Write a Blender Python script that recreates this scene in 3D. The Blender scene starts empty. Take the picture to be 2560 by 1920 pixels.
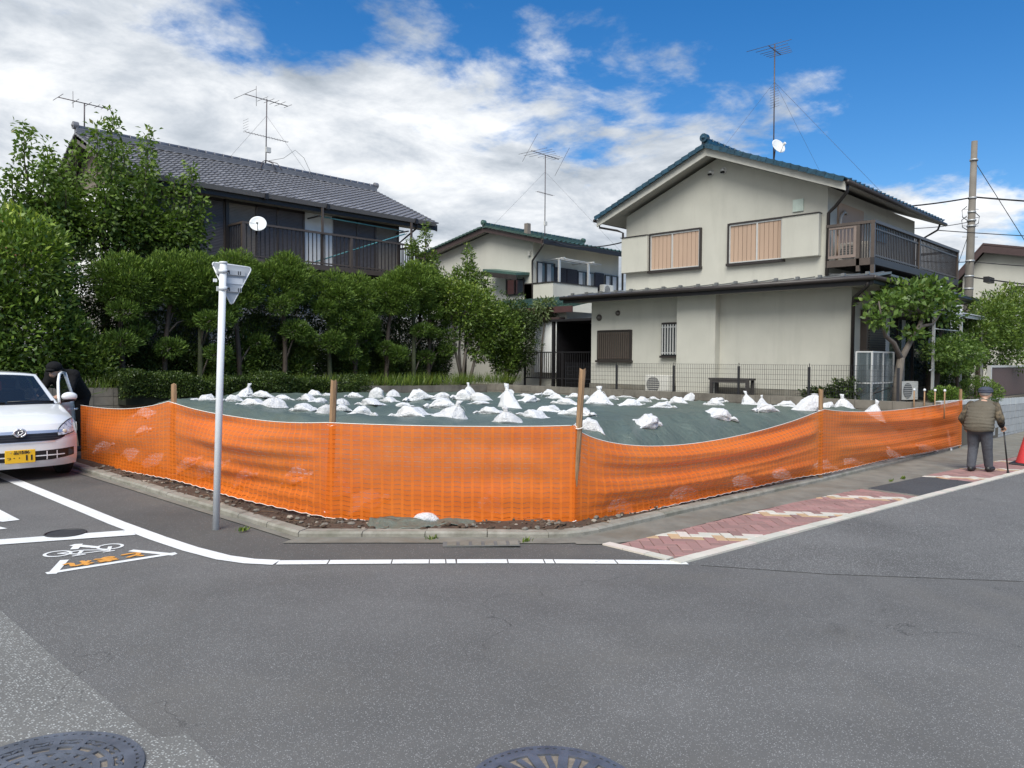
import bpy, bmesh, math, random
import numpy as np
from mathutils import Vector, Matrix, noise as mnoise

# ---------------------------------------------------------------- camera, sky, sun, exposure
# world axes: X runs along the right-hand street, Y along the left-hand street, the plot lies in the corner between them
SC = bpy.context.scene
COL = SC.collection
UX, UY = 0.70091, 0.71325                      # heading of the camera in the street grid
def cam_axes(pitch=math.atan(60/1923.), roll=.006):
    f0 = Vector((UY, UX, 0)); r0 = Vector((UX, -UY, 0)); z = Vector((0, 0, 1))
    f = f0*math.cos(pitch) - z*math.sin(pitch); u = f0*math.sin(pitch) + z*math.cos(pitch)
    r = r0*math.cos(roll) + u*math.sin(roll); u2 = u*math.cos(roll) - r0*math.sin(roll)
    return r, u2, -f
cd = bpy.data.cameras.new('camera'); cam = bpy.data.objects.new('camera', cd); COL.objects.link(cam)
a, b, c = cam_axes()
cam.matrix_world = Matrix(((a.x, b.x, c.x, 0), (a.y, b.y, c.y, 0), (a.z, b.z, c.z, 1.65), (0, 0, 0, 1)))
cd.sensor_fit = 'HORIZONTAL'; cd.sensor_width = 36; cd.lens = 36*1923/2560; cd.clip_start = .05; cd.clip_end = 3000
SC.camera = cam
SUN_EL, SUN_AZ = math.radians(51), math.radians(211)   # high, veiled by cloud, behind the photographer's left shoulder
W = bpy.data.worlds.new('World'); SC.world = W; W.use_nodes = True
def build_sky():
    nt = W.node_tree; nt.nodes.clear(); N = nt.nodes.new; L = nt.links.new
    def math_(op, a, b=None, c=None, clamp=False):
        n = N('ShaderNodeMath'); n.operation = op; n.use_clamp = clamp
        for i, x in enumerate((a, b, c)):
            if x is None: continue
            if isinstance(x, (int, float)): n.inputs[i].default_value = x
            else: L(x, n.inputs[i])
        return n.outputs[0]
    tc = N('ShaderNodeTexCoord'); d = tc.outputs['Generated']
    sky = N('ShaderNodeTexSky'); sky.sky_type = 'NISHITA'; sky.sun_disc = False
    sky.sun_elevation = SUN_EL; sky.sun_rotation = math.pi/2 - SUN_AZ; sky.altitude = 50; sky.dust_density = .3; sky.ozone_density = 3.5; sky.air_density = 1.0
    sep = N('ShaderNodeSeparateXYZ'); L(d, sep.inputs[0])
    dot = N('ShaderNodeVectorMath'); dot.operation = 'DOT_PRODUCT'; L(d, dot.inputs[0]); dot.inputs[1].default_value = (UX, -UY, 0)
    e = math_('MAXIMUM', sep.outputs[2], 0.0)
    # clouds lie on a layer overhead: stretch the direction by the elevation so they flatten to the horizon
    den = math_('ADD', e, .20)
    px = math_('DIVIDE', sep.outputs[0], den); py = math_('DIVIDE', sep.outputs[1], den)
    cmb = N('ShaderNodeCombineXYZ'); L(px, cmb.inputs[0]); L(py, cmb.inputs[1]); cmb.inputs[2].default_value = 3.7
    def noise(scale, detail, rough, dist=0., off=0.):
        m = N('ShaderNodeMapping'); L(cmb.outputs[0], m.inputs[0]); m.inputs[1].default_value = (off, off*.7, off*.3)
        n = N('ShaderNodeTexNoise'); L(m.outputs[0], n.inputs['Vector']); n.inputs['Scale'].default_value = scale
        n.inputs['Detail'].default_value = detail; n.inputs['Roughness'].default_value = rough; n.inputs['Distortion'].default_value = dist
        return n.outputs[0]
    n1 = noise(1.35, 12, .58, .12, 21.7); n2 = noise(3.2, 9, .6, .3, 1.3)
    # a cloud front covers the sky over the left-hand street and thins out over the right-hand one
    front = math_('SUBTRACT', math_('SUBTRACT', .375, math_('MULTIPLY', dot.outputs['Value'], .46)), e)
    cov = math_('ADD', math_('MULTIPLY', front, 5.0), math_('MULTIPLY', math_('SUBTRACT', n1, .5), 4.2))
    cov = math_('ADD', cov, math_('MULTIPLY', math_('SUBTRACT', n2, .5), 2.3))
    cov = math_('ADD', cov, math_('MULTIPLY', math_('MAXIMUM', math_('SUBTRACT', .27, e), 0.), 4.2))   # more cloud low down, where the layer is seen edge-on
    mr = N('ShaderNodeMapRange'); mr.interpolation_type = 'SMOOTHSTEP'; L(cov, mr.inputs[0]); mr.inputs[1].default_value = -.08; mr.inputs[2].default_value = .58
    n3 = noise(2.7, 10, .62, .2, 9.1); n4 = noise(1.0, 4, .5, .2, 2.2)
    sh = math_('ADD', math_('MULTIPLY', n3, .75), math_('MULTIPLY', n4, .5))
    cr = N('ShaderNodeValToRGB'); L(sh, cr.inputs[0])
    cr.color_ramp.elements[0].position = .47; cr.color_ramp.elements[0].color = (.24, .28, .33, 1)
    cr.color_ramp.elements[1].position = .78; cr.color_ramp.elements[1].color = (.75, .76, .77, 1)
    k = cr.color_ramp.elements.new(.61); k.color = (.43, .465, .51, 1)
    hs = N('ShaderNodeHueSaturation'); hs.inputs['Hue'].default_value = .504; hs.inputs['Saturation'].default_value = 1.36; hs.inputs['Value'].default_value = .094
    L(sky.outputs[0], hs.inputs['Color'])
    mix = N('ShaderNodeMix'); mix.data_type = 'RGBA'; L(mr.outputs[0], mix.inputs[0]); L(hs.outputs[0], mix.inputs[6]); L(cr.outputs[0], mix.inputs[7])
    bg = N('ShaderNodeBackground'); bg.inputs[1].default_value = 1.0; L(mix.outputs[2], bg.inputs[0])
    out = N('ShaderNodeOutputWorld'); L(bg.outputs[0], out.inputs[0])
build_sky()
sd = bpy.data.lights.new('sun', 'SUN'); sd.energy = 3.3; sd.angle = math.radians(45); sd.color = (1, .965, .86)
sun = bpy.data.objects.new('sun', sd); COL.objects.link(sun)
sun.rotation_euler = Vector((-math.cos(SUN_EL)*math.cos(SUN_AZ), -math.cos(SUN_EL)*math.sin(SUN_AZ), -math.sin(SUN_EL))).to_track_quat('-Z', 'Y').to_euler()
SC.view_settings.view_transform = 'Standard'; SC.view_settings.look = 'None'; SC.view_settings.exposure = .6; SC.view_settings.gamma = 1
SC.render.engine = 'CYCLES'
SC.cycles.max_bounces = 8; SC.cycles.transparent_max_bounces = 24; SC.cycles.use_denoising = True

# ---------------------------------------------------------------- helpers
R = random.Random(11)
RNG = np.random.default_rng(5)
def gz(x, y):                                   # height of the sloping street
    x = np.clip(x, -40, 60); y = np.clip(y, -40, 60)
    q = UX*x - UY*y
    return -.02*q - .01*((q*q + .8)**.5 - .8944)
def nz(p, s=1.0): return mnoise.noise(Vector(p)*s)

def tag(o, label=None, cat=None, group=None, kind=None):
    for k, v in (('label', label), ('category', cat), ('group', group), ('kind', kind)):
        if v: o[k] = v
    return o
def empty(name, loc=(0, 0, 0), rz=0.):
    o = bpy.data.objects.new(name, None); o.empty_display_size = .1; o.location = loc; o.rotation_euler[2] = rz; COL.objects.link(o); return o
def thing(name, loc, label, cat, group=None, rz=0.): return tag(empty(name, loc, rz), label, cat, group)
def world_off(p):
    t = Vector((0, 0, 0))
    while p is not None: t += Vector(p.location); p = p.parent
    return t
def link_mesh(name, me, parent=None):
    o = bpy.data.objects.new(name, me); COL.objects.link(o); o.parent = parent; return o
class MB:
    """collects shapes in world coordinates; build() makes ONE mesh object, in the frame of its parent"""
    def __init__(s): s.v = []; s.f = []; s.m = []; s.cm = 0
    def add(s, vs, fs):
        k = len(s.v); s.v += [tuple(p) for p in vs]; s.f += [tuple(i+k for i in q) for q in fs]; s.m += [s.cm]*len(fs); return s
    def box(s, x0, x1, y0, y1, z0, z1):
        return s.add([(x0,y0,z0),(x1,y0,z0),(x1,y1,z0),(x0,y1,z0),(x0,y0,z1),(x1,y0,z1),(x1,y1,z1),(x0,y1,z1)],
                     [(0,3,2,1),(4,5,6,7),(0,1,5,4),(1,2,6,5),(2,3,7,6),(3,0,4,7)])
    def bar(s, p0, p1, w, h, up=(0,0,1)):
        p0 = Vector(p0); p1 = Vector(p1); d = (p1-p0).normalized(); up = Vector(up)
        if abs(d.dot(up)) > .98: up = Vector((1, 0, 0))
        sx = d.cross(up).normalized()*w/2; sy = sx.cross(d).normalized()*h/2
        vs = [p+a*sx+b*sy for p in (p0, p1) for a, b in ((-1,-1),(1,-1),(1,1),(-1,1))]
        return s.add(vs, [(0,1,2,3),(7,6,5,4),(0,4,5,1),(1,5,6,2),(2,6,7,3),(3,7,4,0)])
    def tube(s, pts, r, n=8, cap=True):
        pts = [Vector(p) for p in pts]; rs = r if isinstance(r, (list, tuple)) else [r]*len(pts); k = len(s.v); ref = None; vs = []; fs = []
        for i, p in enumerate(pts):
            d = (pts[min(i+1, len(pts)-1)] - pts[max(i-1, 0)]).normalized()
            if ref is None: ref = Vector((0,0,1)) if abs(d.z) < .9 else Vector((1,0,0))
            x = d.cross(ref).normalized(); y = d.cross(x).normalized(); ref = -y if False else ref
            vs += [p + (x*math.cos(t) + y*math.sin(t))*rs[i] for t in [2*math.pi*j/n for j in range(n)]]
        for i in range(len(pts)-1):
            for j in range(n):
                a = i*n+j; b = i*n+(j+1) % n; fs.append((a, b, b+n, a+n))
        if cap: fs += [tuple(range(n))[::-1], tuple(range((len(pts)-1)*n, len(pts)*n))]
        return s.add(vs, fs)
    def cyl(s, p0, p1, r, n=12): return s.tube([p0, p1], r, n)
    def prism(s, poly, z0, z1):                 # poly of (x, y), heights may be functions
        n = len(poly); f0 = z0 if callable(z0) else (lambda x, y: z0); f1 = z1 if callable(z1) else (lambda x, y: z1)
        vs = [(x, y, f0(x, y)) for x, y in poly] + [(x, y, f1(x, y)) for x, y in poly]
        ar = sum(poly[i][0]*poly[(i+1) % n][1]-poly[(i+1) % n][0]*poly[i][1] for i in range(n))
        o = list(range(n)) if ar > 0 else list(range(n))[::-1]
        return s.add(vs, [tuple(o[::-1]), tuple(i+n for i in o)] + [(o[i], o[(i+1) % n], o[(i+1) % n]+n, o[i]+n) for i in range(n)])
    def extrude(s, poly, d):                    # planar polygon of 3-D points swept by the vector d
        n = len(poly); d = Vector(d); P = [Vector(p) for p in poly]; nor = Vector((0,0,0))
        for i in range(n): nor += P[i].cross(P[(i+1) % n])
        o = list(range(n)) if nor.dot(d) < 0 else list(range(n))[::-1]
        return s.add(P+[p+d for p in P], [tuple(o), tuple(i+n for i in o[::-1])] + [(o[(i+1) % n], o[i], o[i]+n, o[(i+1) % n]+n) for i in range(n)])
    def ball(s, c, rx, ry=None, rz=None, n=12, m=8):
        ry = ry or rx; rz = rz or rx; vs = []; fs = []
        for i in range(m+1):
            t = math.pi*i/m
            for j in range(n):
                p = 2*math.pi*j/n; vs.append((c[0]+rx*math.sin(t)*math.cos(p), c[1]+ry*math.sin(t)*math.sin(p), c[2]+rz*math.cos(t)))
        for i in range(m):
            for j in range(n):
                a = i*n+j; b = i*n+(j+1) % n; fs.append((a, a+n, b+n, b))
        return s.add(vs, fs)
    def grid(s, fn, nu, nv):
        vs = [fn(i/nu, j/nv) for i in range(nu+1) for j in range(nv+1)]
        return s.add(vs, [(i*(nv+1)+j, (i+1)*(nv+1)+j, (i+1)*(nv+1)+j+1, i*(nv+1)+j+1) for i in range(nu) for j in range(nv)])
    def mesh(s, name, mat, off=(0,0,0), smooth=False):
        me = bpy.data.meshes.new(name); o = Vector(off)
        me.from_pydata([tuple(Vector(p)-o) for p in s.v], [], s.f); 
        for x in (mat if isinstance(mat, (list, tuple)) else [mat]): me.materials.append(x)
        if any(s.m): me.polygons.foreach_set('material_index', s.m)
        if smooth: me.polygons.foreach_set('use_smooth', [True]*len(s.f))
        me.update(); return me
    def build(s, name, mat, parent=None, smooth=False):
        return link_mesh(name, s.mesh(name, mat, world_off(parent), smooth), parent)
def bevel(o, w=.01, seg=2, ang=40):
    m = o.modifiers.new('bevel', 'BEVEL'); m.width = w; m.segments = seg; m.limit_method = 'ANGLE'; m.angle_limit = math.radians(ang); return o
def subsurf(o, n=1):
    m = o.modifiers.new('sub', 'SUBSURF'); m.levels = n; m.render_levels = n; return o
def auto_smooth(o, ang=40):
    me = o.data; me.polygons.foreach_set('use_smooth', [True]*len(me.polygons))
    try: me.set_sharp_from_angle(angle=math.radians(ang))
    except Exception: pass
    return o
def copy_tree(o, parent=None):
    c = o.copy(); COL.objects.link(c); c.parent = parent
    for ch in list(o.children): copy_tree(ch, c)
    return c
def np_mesh(name, V, F, mats, smooth=False, tint=None, uv=None):
    """V (n,3), F (m,4) numpy arrays -> mesh; tint is one value per vertex"""
    me = bpy.data.meshes.new(name); n, m, k = len(V), len(F), F.shape[1]
    me.vertices.add(n); me.vertices.foreach_set('co', np.ascontiguousarray(V, dtype=np.float32).ravel())
    me.loops.add(m*k); me.loops.foreach_set('vertex_index', np.ascontiguousarray(F, dtype=np.int32).ravel())
    me.polygons.add(m); me.polygons.foreach_set('loop_start', np.arange(0, m*k, k, dtype=np.int32))
    me.update(calc_edges=True)
    if smooth: me.polygons.foreach_set('use_smooth', np.ones(m, dtype=bool))
    if tint is not None:
        at = me.attributes.new('tint', 'FLOAT', 'POINT'); at.data.foreach_set('value', np.ascontiguousarray(tint, dtype=np.float32))
    if uv is not None:
        l = me.uv_layers.new(name='uv'); l.data.foreach_set('uv', np.ascontiguousarray(uv[F.ravel()], dtype=np.float32).ravel())
    for x in (mats if isinstance(mats, (list, tuple)) else [mats]): me.materials.append(x)
    me.validate(); return me

# ---------------------------------------------------------------- materials
def srgb(r, g, b):
    f = lambda c: (c/255/12.92) if c <= 10 else ((c/255+.055)/1.055)**2.4
    return (f(r), f(g), f(b))
MATS = {}
class NB:
    def __init__(s, name):
        s.m = bpy.data.materials.new(name); s.m.use_nodes = True; s.t = s.m.node_tree; s.t.nodes.clear()
        s.out = s.t.nodes.new('ShaderNodeOutputMaterial'); s.b = s.t.nodes.new('ShaderNodeBsdfPrincipled'); s.L(s.b.outputs[0], s.out.inputs[0])
    def n(s, k, **kw):
        o = s.t.nodes.new('ShaderNode'+k)
        for a, v in kw.items(): setattr(o, a, v)
        return o
    def L(s, a, b): s.t.links.new(a, b)
    def m_(s, op, a, b=0., clamp=False):
        o = s.n('Math', operation=op, use_clamp=clamp)
        for i, x in enumerate((a, b)):
            if isinstance(x, (int, float)): o.inputs[i].default_value = x
            else: s.L(x, o.inputs[i])
        return o.outputs[0]
    def pos(s): 
        if not hasattr(s, '_p'): s._p = s.n('NewGeometry').outputs['Position']
        return s._p
    def obj(s):
        if not hasattr(s, '_o'): s._o = s.n('TexCoord').outputs['Object']
        return s._o
    def noise(s, scale, detail=4, rough=.55, vec=None, stretch=None, dist=0.):
        o = s.n('TexNoise'); v = vec if vec is not None else s.pos()
        if stretch:
            mp = s.n('Mapping'); s.L(v, mp.inputs[0]); mp.inputs['Scale'].default_value = stretch; v = mp.outputs[0]
        s.L(v, o.inputs['Vector']); o.inputs['Scale'].default_value = scale; o.inputs['Detail'].default_value = detail; o.inputs['Roughness'].default_value = rough; o.inputs['Distortion'].default_value = dist
        return o.outputs[0]
    def ramp(s, fac, stops):
        o = s.n('ValToRGB'); s.L(fac, o.inputs[0]); e = o.color_ramp.elements
        while len(e) < len(stops): e.new(.5)
        for i, (p, c) in enumerate(stops): e[i].position = p; e[i].color = (*c, 1)
        return o.outputs[0]
    def mix(s, fac, a, b, blend='MIX'):
        o = s.n('Mix', data_type='RGBA', blend_type=blend)
        for i, x in ((0, fac), (6, a), (7, b)):
            if isinstance(x, (int, float)): o.inputs[i].default_value = x
            elif isinstance(x, tuple): o.inputs[i].default_value = (*x, 1)
            else: s.L(x, o.inputs[i])
        return o.outputs[2]
    def bump(s, h, strength=.3, dist=.01):
        o = s.n('Bump'); o.inputs['Strength'].default_value = strength; o.inputs['Distance'].default_value = dist; s.L(h, o.inputs['Height']); s.L(o.outputs[0], s.b.inputs['Normal']); return o
    def col(s, x):
        if isinstance(x, tuple): s.b.inputs['Base Color'].default_value = (*x, 1)
        else: s.L(x, s.b.inputs['Base Color'])
    def set(s, **kw):
        for k, v in kw.items():
            i = s.b.inputs[k.replace('_', ' ')]
            if isinstance(v, (int, float, tuple)): i.default_value = v
            else: s.L(v, i)
        return s
def lerp3(c, k): return tuple(min(1, x*k) for x in c)
def mat(name, c, rough=.6, var=.12, scale=6., metal=0., bump=0., bscale=40., spec=.5, stretch=None, objspace=False, coat=0.):
    """plain surface colour with an uneven tone and, if wanted, fine relief"""
    if name in MATS: return MATS[name]
    n = NB(name); v = n.obj() if objspace else n.pos()
    f = n.noise(scale, 6, .6, v, stretch)
    n.col(n.ramp(f, [(.3, lerp3(c, 1-var)), (.7, lerp3(c, 1+var))]))
    n.set(Roughness=rough, Metallic=metal); n.b.inputs['Specular IOR Level'].default_value = spec
    if coat: n.b.inputs['Coat Weight'].default_value = coat
    if bump: n.bump(n.noise(bscale, 5, .6, v), bump, .01)
    MATS[name] = n.m; return n.m
def mat_tint(name, stops, rough=.5, trans=.25, spec=.4):
    """leaf-like material: each leaf carries its own tint; some light passes through"""
    n = NB(name); at = n.n('Attribute', attribute_name='tint'); c = n.ramp(at.outputs['Fac'], stops); n.col(c); n.set(Roughness=rough); n.b.inputs['Specular IOR Level'].default_value = spec
    if trans:
        tr = n.n('BsdfTranslucent'); n.L(n.mix(1., c, (.85, 1.0, .45), 'MULTIPLY'), tr.inputs[0]); mx = n.n('MixShader'); mx.inputs[0].default_value = trans
        n.L(n.b.outputs[0], mx.inputs[1]); n.L(tr.outputs[0], mx.inputs[2]); n.L(mx.outputs[0], n.out.inputs[0])
    MATS[name] = n.m; return n.m
# ---------------------------------------------------------------- ground, streets, kerb, paving
def asphalt(name, base, chip, nchip, csize, spread=.1, dirt=None):
    n = NB(name); f = n.noise(1.1, 5, .6); g = n.noise(260, 2, .6); c = n.ramp(f, [(.3, lerp3(base, .90)), (.7, lerp3(base, 1.10))])
    c = n.mix(n.ramp(g, [(.35, (0, 0, 0)), (.65, (1, 1, 1))]), n.mix(1., c, (.72, .72, .72), 'MULTIPLY'), c)
    vo = n.n('TexVoronoi'); n.L(n.pos(), vo.inputs['Vector']); vo.inputs['Scale'].default_value = csize; vo.inputs['Randomness'].default_value = 1
    sp = n.n('SeparateColor'); n.L(vo.outputs['Color'], sp.inputs[0])
    pick = n.m_('GREATER_THAN', sp.outputs[0], 1-nchip); near = n.m_('LESS_THAN', vo.outputs['Distance'], .42)
    mk = n.m_('MULTIPLY', pick, near); mk = n.m_('MULTIPLY', mk, n.m_('ADD', .35, n.m_('MULTIPLY', sp.outputs[1], .65)))
    c = n.mix(mk, c, chip)
    if dirt:
        d = n.ramp(n.noise(.9, 7, .65, dist=.6), [(.52, (0, 0, 0)), (.72, (1, 1, 1))]); c = n.mix(n.m_('MULTIPLY', d, .35), c, dirt)
    # old tyre-worn tracks, faint patches and a few hairline cracks
    big = n.ramp(n.noise(.35, 4, .6, dist=.8), [(.35, (.86, .86, .86)), (.65, (1.1, 1.1, 1.1))]); c = n.mix(1., c, big, 'MULTIPLY')
    vc = n.n('TexVoronoi', feature='DISTANCE_TO_EDGE'); wv = n.n('VectorMath', operation='ADD'); n.L(n.pos(), wv.inputs[0]); nc = n.n('TexNoise'); n.L(n.pos(), nc.inputs['Vector']); nc.inputs['Scale'].default_value = 2.2; nc.inputs['Detail'].default_value = 6; n.L(nc.outputs['Color'], wv.inputs[1]); n.L(wv.outputs[0], vc.inputs['Vector']); vc.inputs['Scale'].default_value = .42
    ck = n.m_('MULTIPLY', n.m_('LESS_THAN', vc.outputs['Distance'], .0022), n.ramp(n.noise(.25, 3), [(.5, (0,0,0)), (.56, (1,1,1))])); c = n.mix(n.m_('MULTIPLY', ck, .6), c, (.035, .035, .035))
    oil = n.ramp(n.noise(1.7, 3, .5), [(.70, (0,0,0)), (.78, (1,1,1))]); c = n.mix(n.m_('MULTIPLY', oil, .30), c, (.05, .05, .05))
    n.col(c); n.set(Roughness=.82); n.b.inputs['Specular IOR Level'].default_value = .35
    h = n.m_('ADD', g, n.m_('MULTIPLY', vo.outputs['Distance'], -.8)); n.bump(h, .5, .004)
    MATS[name] = n.m; return n.m
A_MAIN = asphalt('asphalt_worn', (.152, .149, .143), (.36, .36, .355), .24, 150, dirt=(.16, .15, .13))
A_LANE = asphalt('asphalt_dark_lane', (.112, .109, .102), (.34, .34, .33), .07, 130, dirt=(.15, .135, .11))
A_RIGHT = asphalt('asphalt_coarse', (.146, .144, .138), (.44, .445, .44), .34, 115)
A_OLD = asphalt('asphalt_old_stony', (.19, .187, .175), (.47, .48, .46), .42, 95)
A_PATCH = asphalt('asphalt_patch', (.08, .082, .086), (.3, .3, .3), .06, 200)
M_SOIL = None
def soil_mat():
    n = NB('soil'); f = n.noise(2.2, 8, .7); g = n.noise(26, 6, .7)
    c = n.ramp(f, [(.3, (.055, .036, .024)), (.55, (.10, .068, .046)), (.75, (.17, .125, .088))]); c = n.mix(n.ramp(g, [(.35, (0,0,0)), (.7, (1,1,1))]), n.mix(1., c, (.55,.5,.48), 'MULTIPLY'), c)
    n.col(c); n.set(Roughness=.95); n.bump(g, .8, .02); MATS['soil'] = n.m; return n.m
M_SOIL = soil_mat()
def gutter_mat():
    n = NB('concrete_gutter'); f = n.noise(3.2, 7, .65); c = n.ramp(f, [(.3, (.135, .128, .108)), (.6, (.205, .195, .165)), (.8, (.25, .235, .195))])
    d = n.ramp(n.noise(1.3, 7, .7, dist=1.), [(.48, (0,0,0)), (.66, (1,1,1))]); c = n.mix(n.m_('MULTIPLY', d, .55), c, (.14, .115, .08))
    n.col(c); n.set(Roughness=.92); n.bump(n.noise(120, 4, .6), .4, .005); MATS['concrete_gutter'] = n.m; return n.m
M_CONC = gutter_mat()
def kerb_mat():
    n = NB('kerb_concrete'); f = n.noise(5, 7, .65); c = n.ramp(f, [(.3, (.17, .16, .13)), (.6, (.30, .285, .245)), (.8, (.36, .345, .30))])
    m = n.ramp(n.noise(2.1, 6, .6), [(.5, (0,0,0)), (.68, (1,1,1))]); c = n.mix(n.m_('MULTIPLY', m, .5), c, (.11, .115, .075))
    n.col(c); n.set(Roughness=.9); n.bump(n.noise(130, 4, .6), .5, .005); MATS['kerb'] = n.m; return n.m
M_KERB = kerb_mat()
def paint_mat(name, c, wear=.47):
    n = NB(name); f = n.noise(30, 8, .72); k = n.ramp(f, [(wear+.12, (0,0,0)), (wear+.22, (1,1,1))]); t = n.ramp(n.noise(3, 4), [(.3, lerp3(c, .88)), (.7, c)])
    n.col(n.mix(n.m_('MULTIPLY', k, .75), t, (.14, .14, .14))); n.set(Roughness=.65); n.bump(n.noise(200, 3), .3, .004); MATS[name] = n.m; return n.m
P_WHITE = paint_mat('road_paint_white', (.80, .81, .80)); P_ORANGE = paint_mat('road_paint_orange', (.78, .36, .07), .6)

def sheet(name, x0, x1, y0, y1, nx, ny, dz, m, kind='structure'):
    mb = MB(); mb.grid(lambda s, t: (x0+(x1-x0)*s, y0+(y1-y0)*t, float(gz(x0+(x1-x0)*s, y0+(y1-y0)*t))+dz), nx, ny)
    return tag(mb.build(name, m), kind=kind)
sheet('ground', -400, 400, -400, 400, 80, 80, -.03, mat('earth_far', (.12, .11, .09), .95, .2, .3))
tag(bpy.data.objects['ground'], 'bare earth under the whole place')
def poly_sheet(name, poly, dz, m, kind='structure', label=None, cell=.5, parent=None):
    """flat polygon laid on the sloping street, cut into cells so that it follows it"""
    bm = bmesh.new(); bm.faces.new([bm.verts.new((x, y, 0)) for x, y in poly])
    xs = [p[0] for p in poly]; ys = [p[1] for p in poly]
    for ax, lo, hi in ((0, min(xs), max(xs)), (1, min(ys), max(ys))):
        k = lo + cell
        while k < hi:
            no = (1, 0, 0) if ax == 0 else (0, 1, 0); co = (k, 0, 0) if ax == 0 else (0, k, 0)
            bmesh.ops.bisect_plane(bm, geom=bm.verts[:]+bm.edges[:]+bm.faces[:], plane_co=co, plane_no=no); k += cell
    bmesh.ops.recalc_face_normals(bm, faces=bm.faces[:])
    off = world_off(parent)
    for v in bm.verts: v.co.z = float(gz(v.co.x, v.co.y)) + dz
    me = bpy.data.meshes.new(name); bm.to_mesh(me); bm.free()
    if len(me.polygons) and me.polygons[0].normal.z < 0: me.flip_normals()
    if parent: me.transform(Matrix.Translation(-off))
    me.materials.append(m); o = link_mesh(name, me, parent)
    if parent is None: tag(o, label, kind=kind)
    return o
sheet('road', -60, 90, -60, 70, 150, 130, 0., A_MAIN)
# kerb line from the far end of the left-hand street round the cut corner to the far end of the right-hand one
KERB = [(2.95, 26.), (3.2, 18.), (3.39, 11.75), (3.50, 8.4), (3.58, 6.22), (5.30, 4.72), (5.46, 4.63), (5.62, 4.585), (5.85, 4.56), (8.2, 4.60), (12.0, 4.68), (19.7, 4.98), (40., 5.78)]
def offset_line(L, d):                                             # d > 0 : to the right of travel, out into the street
    out = []
    for i, (x, y) in enumerate(L):
        a = Vector(L[max(i-1, 0)]); b = Vector(L[i]); c = Vector(L[min(i+1, len(L)-1)])
        d1 = (b-a).normalized() if i else (c-b).normalized(); d2 = (c-b).normalized() if i < len(L)-1 else d1
        n1 = Vector((d1.y, -d1.x)); n2 = Vector((d2.y, -d2.x)); n = (n1+n2).normalized(); out.append(tuple(b + n*d/max(.5, n.dot(n1))))
    return out
def strip(name, L, d0, d1, dz, m, i0=0, i1=None):
    a = offset_line(L, d0)[i0:i1]; b = offset_line(L, d1)[i0:i1]
    return poly_sheet(name, a + b[::-1], dz, m)
# darker lane between the white edge line and the kerb in the left-hand street
poly_sheet('lane_edge', [(2.62, 7.25), (2.75, 6.3), (2.9, 5.8), (3.15, 5.5), (5.5, 3.5), (5.5, 4.3), (5.3, 4.5), (3.5, 6.0), (3.3, 11.7), (2.9, 26), (2.2, 26)], .004, A_LANE)
poly_sheet('road_old_surface', [(1.17, 6.2), (1.2, 4.5), (1.25, 3.35), (1.36, 3.3), (1.30, 1.0), (-8, 1.0), (-8, 6.2)], .004, A_OLD)
poly_sheet('road_right_surface', [(5.6, 3.31), (6.2, 2.5), (7.3, 1.36), (9.5, -1.4), (40, -1.4), (40, 2.0), (15.6, 2.97), (9.8, 3.30)], .004, A_RIGHT)
GUT = empty('gutter'); tag(GUT, kind='structure', label='grey concrete gutter along the foot of the kerb')
def gutter_piece(i0, i1, d, dz=.012):
    a = offset_line(KERB, 0.)[i0:i1]; b = offset_line(KERB, d)[i0:i1]; poly_sheet('gutter_slab', a+b[::-1], dz, M_CONC, parent=GUT)
gutter_piece(0, 3, .10); gutter_piece(2, 5, .10, .0125); gutter_piece(4, 7, .22, .0115)
a = offset_line(KERB, 0.); b = offset_line(KERB, .43)
poly_sheet('gutter_slab', a[6:]+[(40, 2.9), (16, 3.79), (12, 3.98), (8.2, 4.16), (5.86, 4.14), (5.55, 4.22), (5.32, 4.40)], .0115, M_CONC, parent=GUT)
# kerb stones
KB = empty('kerb'); tag(KB, 'weathered concrete kerb round the corner plot', kind='structure')
def kerb_stones():
    def dens(L):
        out = []
        for i in range(len(L)-1):
            p, q = Vector(L[i]), Vector(L[i+1]); n = max(1, round((q-p).length/.6))
            if (q-p).length < .3: n = 1
            for k in range(n): out.append((p.lerp(q, k/n), p.lerp(q, (k+1)/n), ))
        return out
    inn = offset_line(KERB, -.13); segs = []
    for i in range(1, len(KERB)-2):
        p, q = Vector(KERB[i]), Vector(KERB[i+1]); pi, qi = Vector(inn[i]), Vector(inn[i+1]); n = max(1, round((q-p).length/.6))
        for k in range(n):
            segs.append((p.lerp(q, k/n), p.lerp(q, (k+1)/n), pi.lerp(qi, (k+1)/n), pi.lerp(qi, k/n), n > 1))
    for p, q, qi, pi, gap in segs:
        e = .004 if gap else 0; d = (q-p).normalized()*e; h = .062 + R.uniform(-.004, .004); t = .018
        P = [p+d, q-d, qi-d, pi+d]; n2 = ((pi-p).normalized())*t
        vs = [(v.x, v.y, float(gz(v.x, v.y))-.05) for v in P] + [(v.x, v.y, float(gz(v.x, v.y))+h-t) for v in P[:2]] + [(v.x, v.y, float(gz(v.x, v.y))+h) for v in (P[0]+n2, P[1]+n2)] + [(v.x, v.y, float(gz(v.x, v.y))+h) for v in P[2:]]
        # 0-3 base, 4,5 front edge under the chamfer, 6,7 top front, 8,9 top back (q, p)
        mb = MB(); mb.add(vs, [(0,1,5,4),(4,5,7,6),(6,7,8,9),(2,3,9,8),(1,2,8,7,5),(3,0,4,6,9),(3,2,1,0)]); mb.build('kerb_stone', M_KERB, KB)
kerb_stones()
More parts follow.
